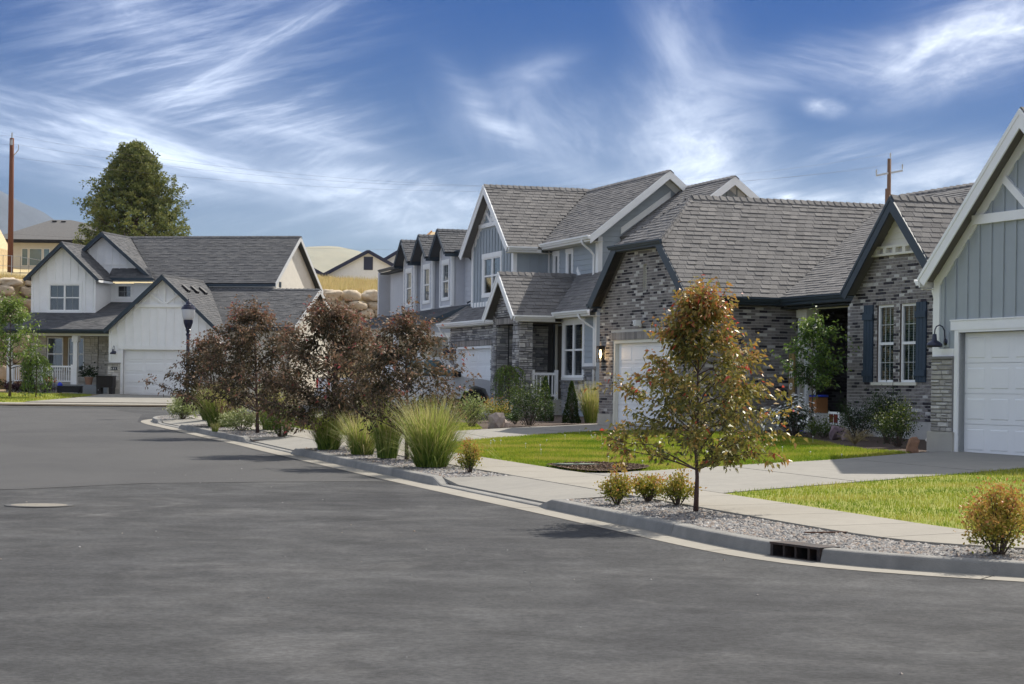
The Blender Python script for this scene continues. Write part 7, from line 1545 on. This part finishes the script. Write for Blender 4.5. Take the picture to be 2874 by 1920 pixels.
shrub('far_shrub', 'bright green bush at the end of the dry slope by the dormers', (-6.9, 168, hillz(-6.9, 168)), 2.2, 2.6, 1500, .22, LEAFG, 131, None, stems=20)
# --- hills on the horizon
HILLB = mat('sage_hill', (.085, .10, .12), 1., .22, .012, .6, .03, dark=((.055, .068, .085), .6, .006)); HILLT = mat('tan_hill', (.30, .275, .2), 1., .18, .02, .5, .05, dark=((.2, .21, .16), .6, .012))
def hill(name, prof, Y, m, depth, seed):
    """ridge whose crest follows prof [(x, z)], falling away in front and behind"""
    n = 90; xs = np.linspace(prof[0][0], prof[-1][0], n); zs = np.interp(xs, [p[0] for p in prof], [p[1] for p in prof]); rows = [(-1.6, 0), (-1.1, .18), (-.75, .42), (-.5, .62), (-.28, .82), (-.12, .94), (0, 1), (.5, .7), (1.2, .1)]; mb = MB()
    mb.add([(x, Y + depth * a + 0 * x, -20 + (z + 20) * k * (1 + .09 * mnoise.noise((x / depth * 3.2 + seed, a * 2.2, 0)) * (1 if k < 1 else .25)) + (k < 1) * depth * .05 * mnoise.noise((x / depth * 6 + seed, a * 5, 1)) * k) for a, k in rows for x, z in zip(xs, zs)], [(j * n + i, j * n + i + 1, (j + 1) * n + i + 1, (j + 1) * n + i) for j in range(len(rows) - 1) for i in range(n - 1)]); return mb.build(name, m, None, True, kind='structure')
def hp(u, v, Y): d = v - .013 * (u - 1437); uu = u + .013 * (v - 1095); return ((uu - 1437) / 5988 * Y, 1.62 + (1095 - d) / 5988 * Y)
hill('hills', [hp(*q, 3900) for q in ((-900, 520), (-400, 440), (-150, 490), (0, 538), (60, 572), (120, 597), (165, 628), (200, 690), (300, 760), (500, 830))], 3900, HILLB, 1200, 1.)
hill('hills', [hp(*q, 2250) for q in ((500, 800), (700, 740), (800, 705), (870, 692), (940, 690), (1010, 705), (1060, 730), (1140, 765), (1300, 800), (1700, 800), (2300, 780), (3000, 800))], 2250, HILLT, 630, 7.)
# ================================================================ STREET FURNITURE AND SMALL THINGS
def street_lamp():
    x, y = -10.5, 69.0; e = empty('street_lamp', gz(x, y), 0, 'black post top street lamp with clear globe among the purple trees', 'street lamp'); k = 3.72 / 3.72
    MB().lathe([(.2, 0), (.2, .06), (.15, .1), (.15, .32), (.11, .4), (.085, .5), (.085, .62), (.062, .66)], n=16).build('base', NAVY, e, smooth=False); MB().lathe([(.06, .66), (.052, 2.55), (.075, 2.57), (.075, 2.63), (.05, 2.65)], n=16).build('shaft', NAVY, e, smooth=False)
    MB().lathe([(.05, 2.65), (.062, 2.72), (.10, 2.74), (.07, 2.77), (.11, 2.86), (.15, 2.98), (.158, 3.06), (.15, 3.07)], n=18).build('fitter', NAVY, e, smooth=False)
    MB().lathe([(.15, 3.07), (.185, 3.15), (.215, 3.36), (.225, 3.41), (.215, 3.41), (.15, 3.09)], n=22).build('globe', mat('ribbed_globe', (.62, .63, .64), .25, .06, 5, spec=.6, streak=(1, 1, 60)), e, smooth=True)
    MB().lathe([(.235, 3.41), (.225, 3.45), (.205, 3.5), (.17, 3.505), (.16, 3.55), (.10, 3.565), (.075, 3.63), (.045, 3.68), (.02, 3.70), (.018, 3.75), (.0, 3.77)], n=20).build('cap', NAVY, e, smooth=False)
street_lamp()
def pickup():
    """white pickup parked nose-in on the blue house drive, mostly hidden by the plum tree"""
    x, y = -3.35, 69.9; e = empty('pickup_truck', (x, y, terr(x, y) + .02), R(17.8), 'white pickup truck parked on the drive behind the purple trees', 'pickup truck')
    PAINT = mat('white_car_paint', (.72, .73, .75), .25, .02, 3, spec=.6); TY = mat('tyre_rubber', (.02, .02, .02), .85, .1, 20); W = .98
    def slabx(pts, y0, y1): mb = MB(); mb.prism([(a, y0, b) for a, b in pts], (0, y1 - y0, 0)); return mb
    # side profile, nose towards +x
    prof = [(-2.85, .55), (-2.9, .75), (-2.88, 1.12), (-.75, 1.15), (-.55, 1.78), (-.35, 1.84), (.75, 1.84), (.98, 1.76), (1.55, 1.2), (2.65, 1.08), (2.9, .95), (2.92, .55), (2.45, .5), (2.3, .82), (1.95, .93), (1.6, .82), (1.45, .5), (-1.2, .5), (-1.35, .82), (-1.7, .93), (-2.05, .82), (-2.2, .5)]
    slabx(prof, -W, W).build('body', PAINT, e)
    for s in (-1, 1):
        g = MB(); yy = s * (W + .004); P = [(-.45, 1.2), (-.38, 1.72), (.7, 1.74), (1.28, 1.22)]; q = [(a, yy, b) for a, b in P]; g.poly(q if s < 0 else q[::-1]); g.build('side_window', GL2, e); MB().box(.12, .2, min(yy, yy + s * .006), max(yy, yy + s * .006), 1.2, 1.76).build('door_pillar', PAINT, e)
        for px in (.9, -.2): MB().box(px - .1, px + .1, min(yy, yy + s * .03), max(yy, yy + s * .03), 1.08, 1.12).build('door_handle', BLACK, e)
        MB().box(1.2, 1.4, min(s * W, s * (W + .2)), max(s * W, s * (W + .2)), 1.2, 1.38).build('mirror', BLACK, e)
        for wx in (1.95, -1.7):
            w = MB().lathe([(.2, -.12), (.37, -.12), (.4, -.08), (.4, .08), (.37, .12), (.2, .12)], (wx, s * .88, .4), 24, axis='y').build('wheel', TY, e); MB().lathe([(.21, -.1), (.22, .1)], (wx, s * .89, .4), 16, axis='y').build('rim', GALV, w)
    MB().add([(1.0, -.85, 1.74), (1.0, .85, 1.74), (1.56, .9, 1.215), (1.56, -.9, 1.215)], [(3, 2, 1, 0)]).build('windscreen', GL2, e)
    for s in (-1, 1): MB().box(-2.925, -2.89, s * .86 - .08, s * .86 + .08, .8, 1.1).build('tail_light', PETALR, e); MB().box(2.9, 2.94, s * .75 - .15, s * .75 + .15, .8, .98).build('headlight', mat('headlamp', (.6, .6, .6), .1, .02), e)
    MB().box(-3.0, -2.88, -.9, .9, .5, .68).build('rear_bumper', GALV, e)
pickup()
# --- porch things of the brick house
def Hb(x, y, z): return H2M @ V((x, y, z))
rz2 = H2R.rotation_euler.z
sg = empty('welcome_post', Hb(4.52, 2.62, .41), rz2, 'leaning wooden board with white script letters on the brick porch', 'sign'); MB().box(-.13, .13, -.02, .02, 0, 1.35).build('board', mat('pine_board', (.32, .22, .09), .85, .2, 6, .2, 40, streak=(12, 12, 1)), sg)
fp = PL((0, -.022, 0), (1, 0, 0), (0, 0, 1))
for i, ch in enumerate('eMo'.lower()): text_mesh(ch, sg, M_local(fp, -.10, .52 + .26 * i, .004), .34, WHITE, 'letter', .18)
cr = empty('wooden_planter', Hb(5.35, 2.72, .41), rz2, 'orange brown wooden box with blue lid on the brick porch', 'box')
for i in range(6): MB().box(-.24 + i * .08 + .002, -.24 + (i + 1) * .08 - .002, -.2, -.18, 0, .42).build('slat', mat('cedar_slat', (.36, .16, .06), .8, .2, 6), cr)
MB().box(-.24, .24, -.18, .2, 0, .41).build('box_body', mat('cedar_slat', (.36, .16, .06), .8, .2, 6), cr); MB().box(-.25, .25, -.205, -.2, .19, .23).build('strap', mat('cedar_slat', (.36, .16, .06), .8, .2, 6), cr); MB().lathe([(.3, 0), (.31, .03), (.28, .05)], (.02, 0, .425), 20).build('lid', mat('blue_plastic', (.03, .06, .5), .4, .05), cr)
cr.scale = (.72, .72, .85)
sn = empty('garden_sign', gz(6.78, 44.775), rz2, 'small white sign with two dark red squares beside the porch', 'sign'); 
for x in (-.14, .14): MB().box(x - .01, x + .01, -.01, .01, 0, .3).build('stake', BLACK, sn)
MB().box(-.24, .24, -.022, -.011, .25, .52).build('board', WHITE, sn)
for x in (-.11, .09): MB().box(x - .085, x + .085, -.027, -.0225, .29, .47).build('red_square', mat('dark_red_print', (.14, .012, .01), .6, .1), sn)
# --- porch things of the white house
def H5l(x, y, z): return H5M @ V((x, y, z))
rz5 = H5R.rotation_euler.z
pt = empty('flower_pot', H5l(-2.35, 1.35, .48), rz5, 'terracotta pot with dark plant on the white house porch step', 'plant pot'); MB().lathe([(.14, 0), (.2, .3), (.22, .3), (.22, .36), (.18, .36)], n=16).build('pot', mat('terracotta', (.35, .2, .13), .9, .1), pt)
P = RNG.normal(0, .16, (260, 3)); P[:, 2] = np.abs(P[:, 2]) * 1.3 + .36; D = P - np.array([0, 0, .3]); D /= np.linalg.norm(D, axis=1)[:, None]; v, f = leaf_quads(P, D, np.full(260, .16), np.full(260, .035), RNG); np_mesh('plant', v, f, RNG.uniform(0, .7, 260), LEAFD, pt)
hb = empty('hanging_basket', h5(-3.72, .1), rz5, 'basket of red and yellow flowers hanging from a garden hook', 'flower basket'); MB().tube([(.25, 0, 0), (.25, 0, .95), (.18, 0, 1.02), (.02, 0, 1.0), (0, 0, .93)], .012, 5).build('hook', BLACK, hb); MB().lathe([(.06, .32), (.15, .42), (.17, .5)], n=12).build('basket', BEAMB, hb)
for m_, k in ((PETALR, 60), (PETALO, 50), (LEAFG, 60)):
    P = RNG.normal(0, .11, (k, 3)); P[:, 2] = np.abs(P[:, 2]) + .48; D = P - np.array([0, 0, .4]); D /= np.linalg.norm(D, axis=1)[:, None]; v, f = leaf_quads(P, D, np.full(k, .09), np.full(k, .035), RNG); np_mesh('flowers' if m_ is not LEAFG else 'leaves', v, f, RNG.uniform(.2, 1, k), m_, hb)
bx = empty('storage_box', h5(-2.45, -.35), rz5, 'long low black box on the ground before the porch steps', 'box'); MB().box(-.55, .55, -.2, .2, .03, .3).build('body', BLACK, bx); MB().box(-.57, .57, -.22, .22, .301, .33).build('lid', BLACK, bx)
for x in (-.5, .5):
    for y in (-.16, .16): MB().box(x - .03, x + .03, y - .03, y + .03, 0, .03).build('foot', BLACK, bx)
bl = empty('blue_lantern', h5(-3.05, -.15), rz5, 'small bright blue lantern left of the black box', 'lantern'); MB().lathe([(.1, .3), (.12, .34), (.12, .4), (.08, .46), (.02, .5)], n=12).build('cap', mat('blue_plastic', (.03, .06, .5), .4, .05), bl); MB().lathe([(.09, .24), (.09, .3)], n=12).build('glass', WHITE, bl); MB().lathe([(.03, 0), (.03, .24)], n=8).build('stem', BLACK, bl)
cb = empty('dark_cabinet', h5(-.55, -.55), rz5, 'dark brown cabinet on legs at the stone garage pier', 'cabinet'); DKB = mat('dark_brown_paint', (.018, .013, .011), .5, .1); MB().box(-.4, .4, -.2, .2, .3, .82).build('body', DKB, cb); MB().box(-.42, .42, -.22, .22, .821, .85).build('top', DKB, cb)
for x in (-.3, .3): MB().box(x - .1 if x < 0 else x - .08, x + .1 if x < 0 else x + .08, -.18, .18, 0, .299).build('leg', DKB, cb)
MB().box(-.31, -.27, -.206, -.2, .17, .2).build('handle', GALV, cb)
for i in (-.13, .13): MB().box(i - .12, i + .12, -.208, -.2002, .34, .78).build('door_panel', DKB, cb)
# --- green utility lid in the mulch, pebbles on the road
ul = empty('utility_box_lid', gz(1.0, 32.625, .05), .5, 'flat grey green utility box lid in the mulch patch', 'utility lid'); MB().box(-.3, .3, -.2, .2, 0, .02).build('lid', mat('green_plastic_lid', (.12, .14, .11), .8, .15, 8), ul); MB().box(-.04, .04, -.02, .02, .0201, .026).build('handle', BLACK, ul)
ed = empty('steel_edging', gz(2.9, 20.25, .0), 0, 'rusty steel strip lying across the gravel', 'edging strip'); MB().beam((-.12, -.12, .012), (.3, -.02, .014), (0, 0, 1), .02, .012).build('strip', mat('rust', (.1, .045, .025), .9, .3, 20), ed)
st = MB(); rds = random.Random(17)
for _ in range(90):
    x, y = rds.uniform(-6, 2.2), rds.uniform(8, 45); d, s = knear(x, y)
    if x > kpt(s)[0] - .5: continue
    z = street(x, y) + .004; c = V((x, y, z)); r_ = rds.uniform(.006, .016); st.add([c + V((r_ * a, r_ * b, r_ * cc)) for a, b, cc in ((1, .2, 0), (0, 1, 0), (-1, .1, 0), (.1, -1, 0), (0, .1, .8))], [(0, 1, 4), (1, 2, 4), (2, 3, 4), (3, 0, 4)], rds.random())
st.build('loose_stones', mat('pebble', (.3, .3, .3)), kind='stuff')
# ================================================================ AIR: a thin even haze that lets the hills fade to blue
def haze():
    m = bpy.data.materials.new('haze_air'); m.use_nodes = True; nt = m.node_tree; N = nt.nodes; N.clear(); o = N.new('ShaderNodeOutputMaterial'); v = N.new('ShaderNodeVolumePrincipled')
    v.inputs['Color'].default_value = (.62, .76, 1, 1); v.inputs['Density'].default_value = .00004; v.inputs['Anisotropy'].default_value = .2; nt.links.new(v.outputs[0], o.inputs['Volume'])
    b = MB().box(-6100, 6100, -3100, 9100, -40, 440).build('haze', m, kind='stuff')
haze()
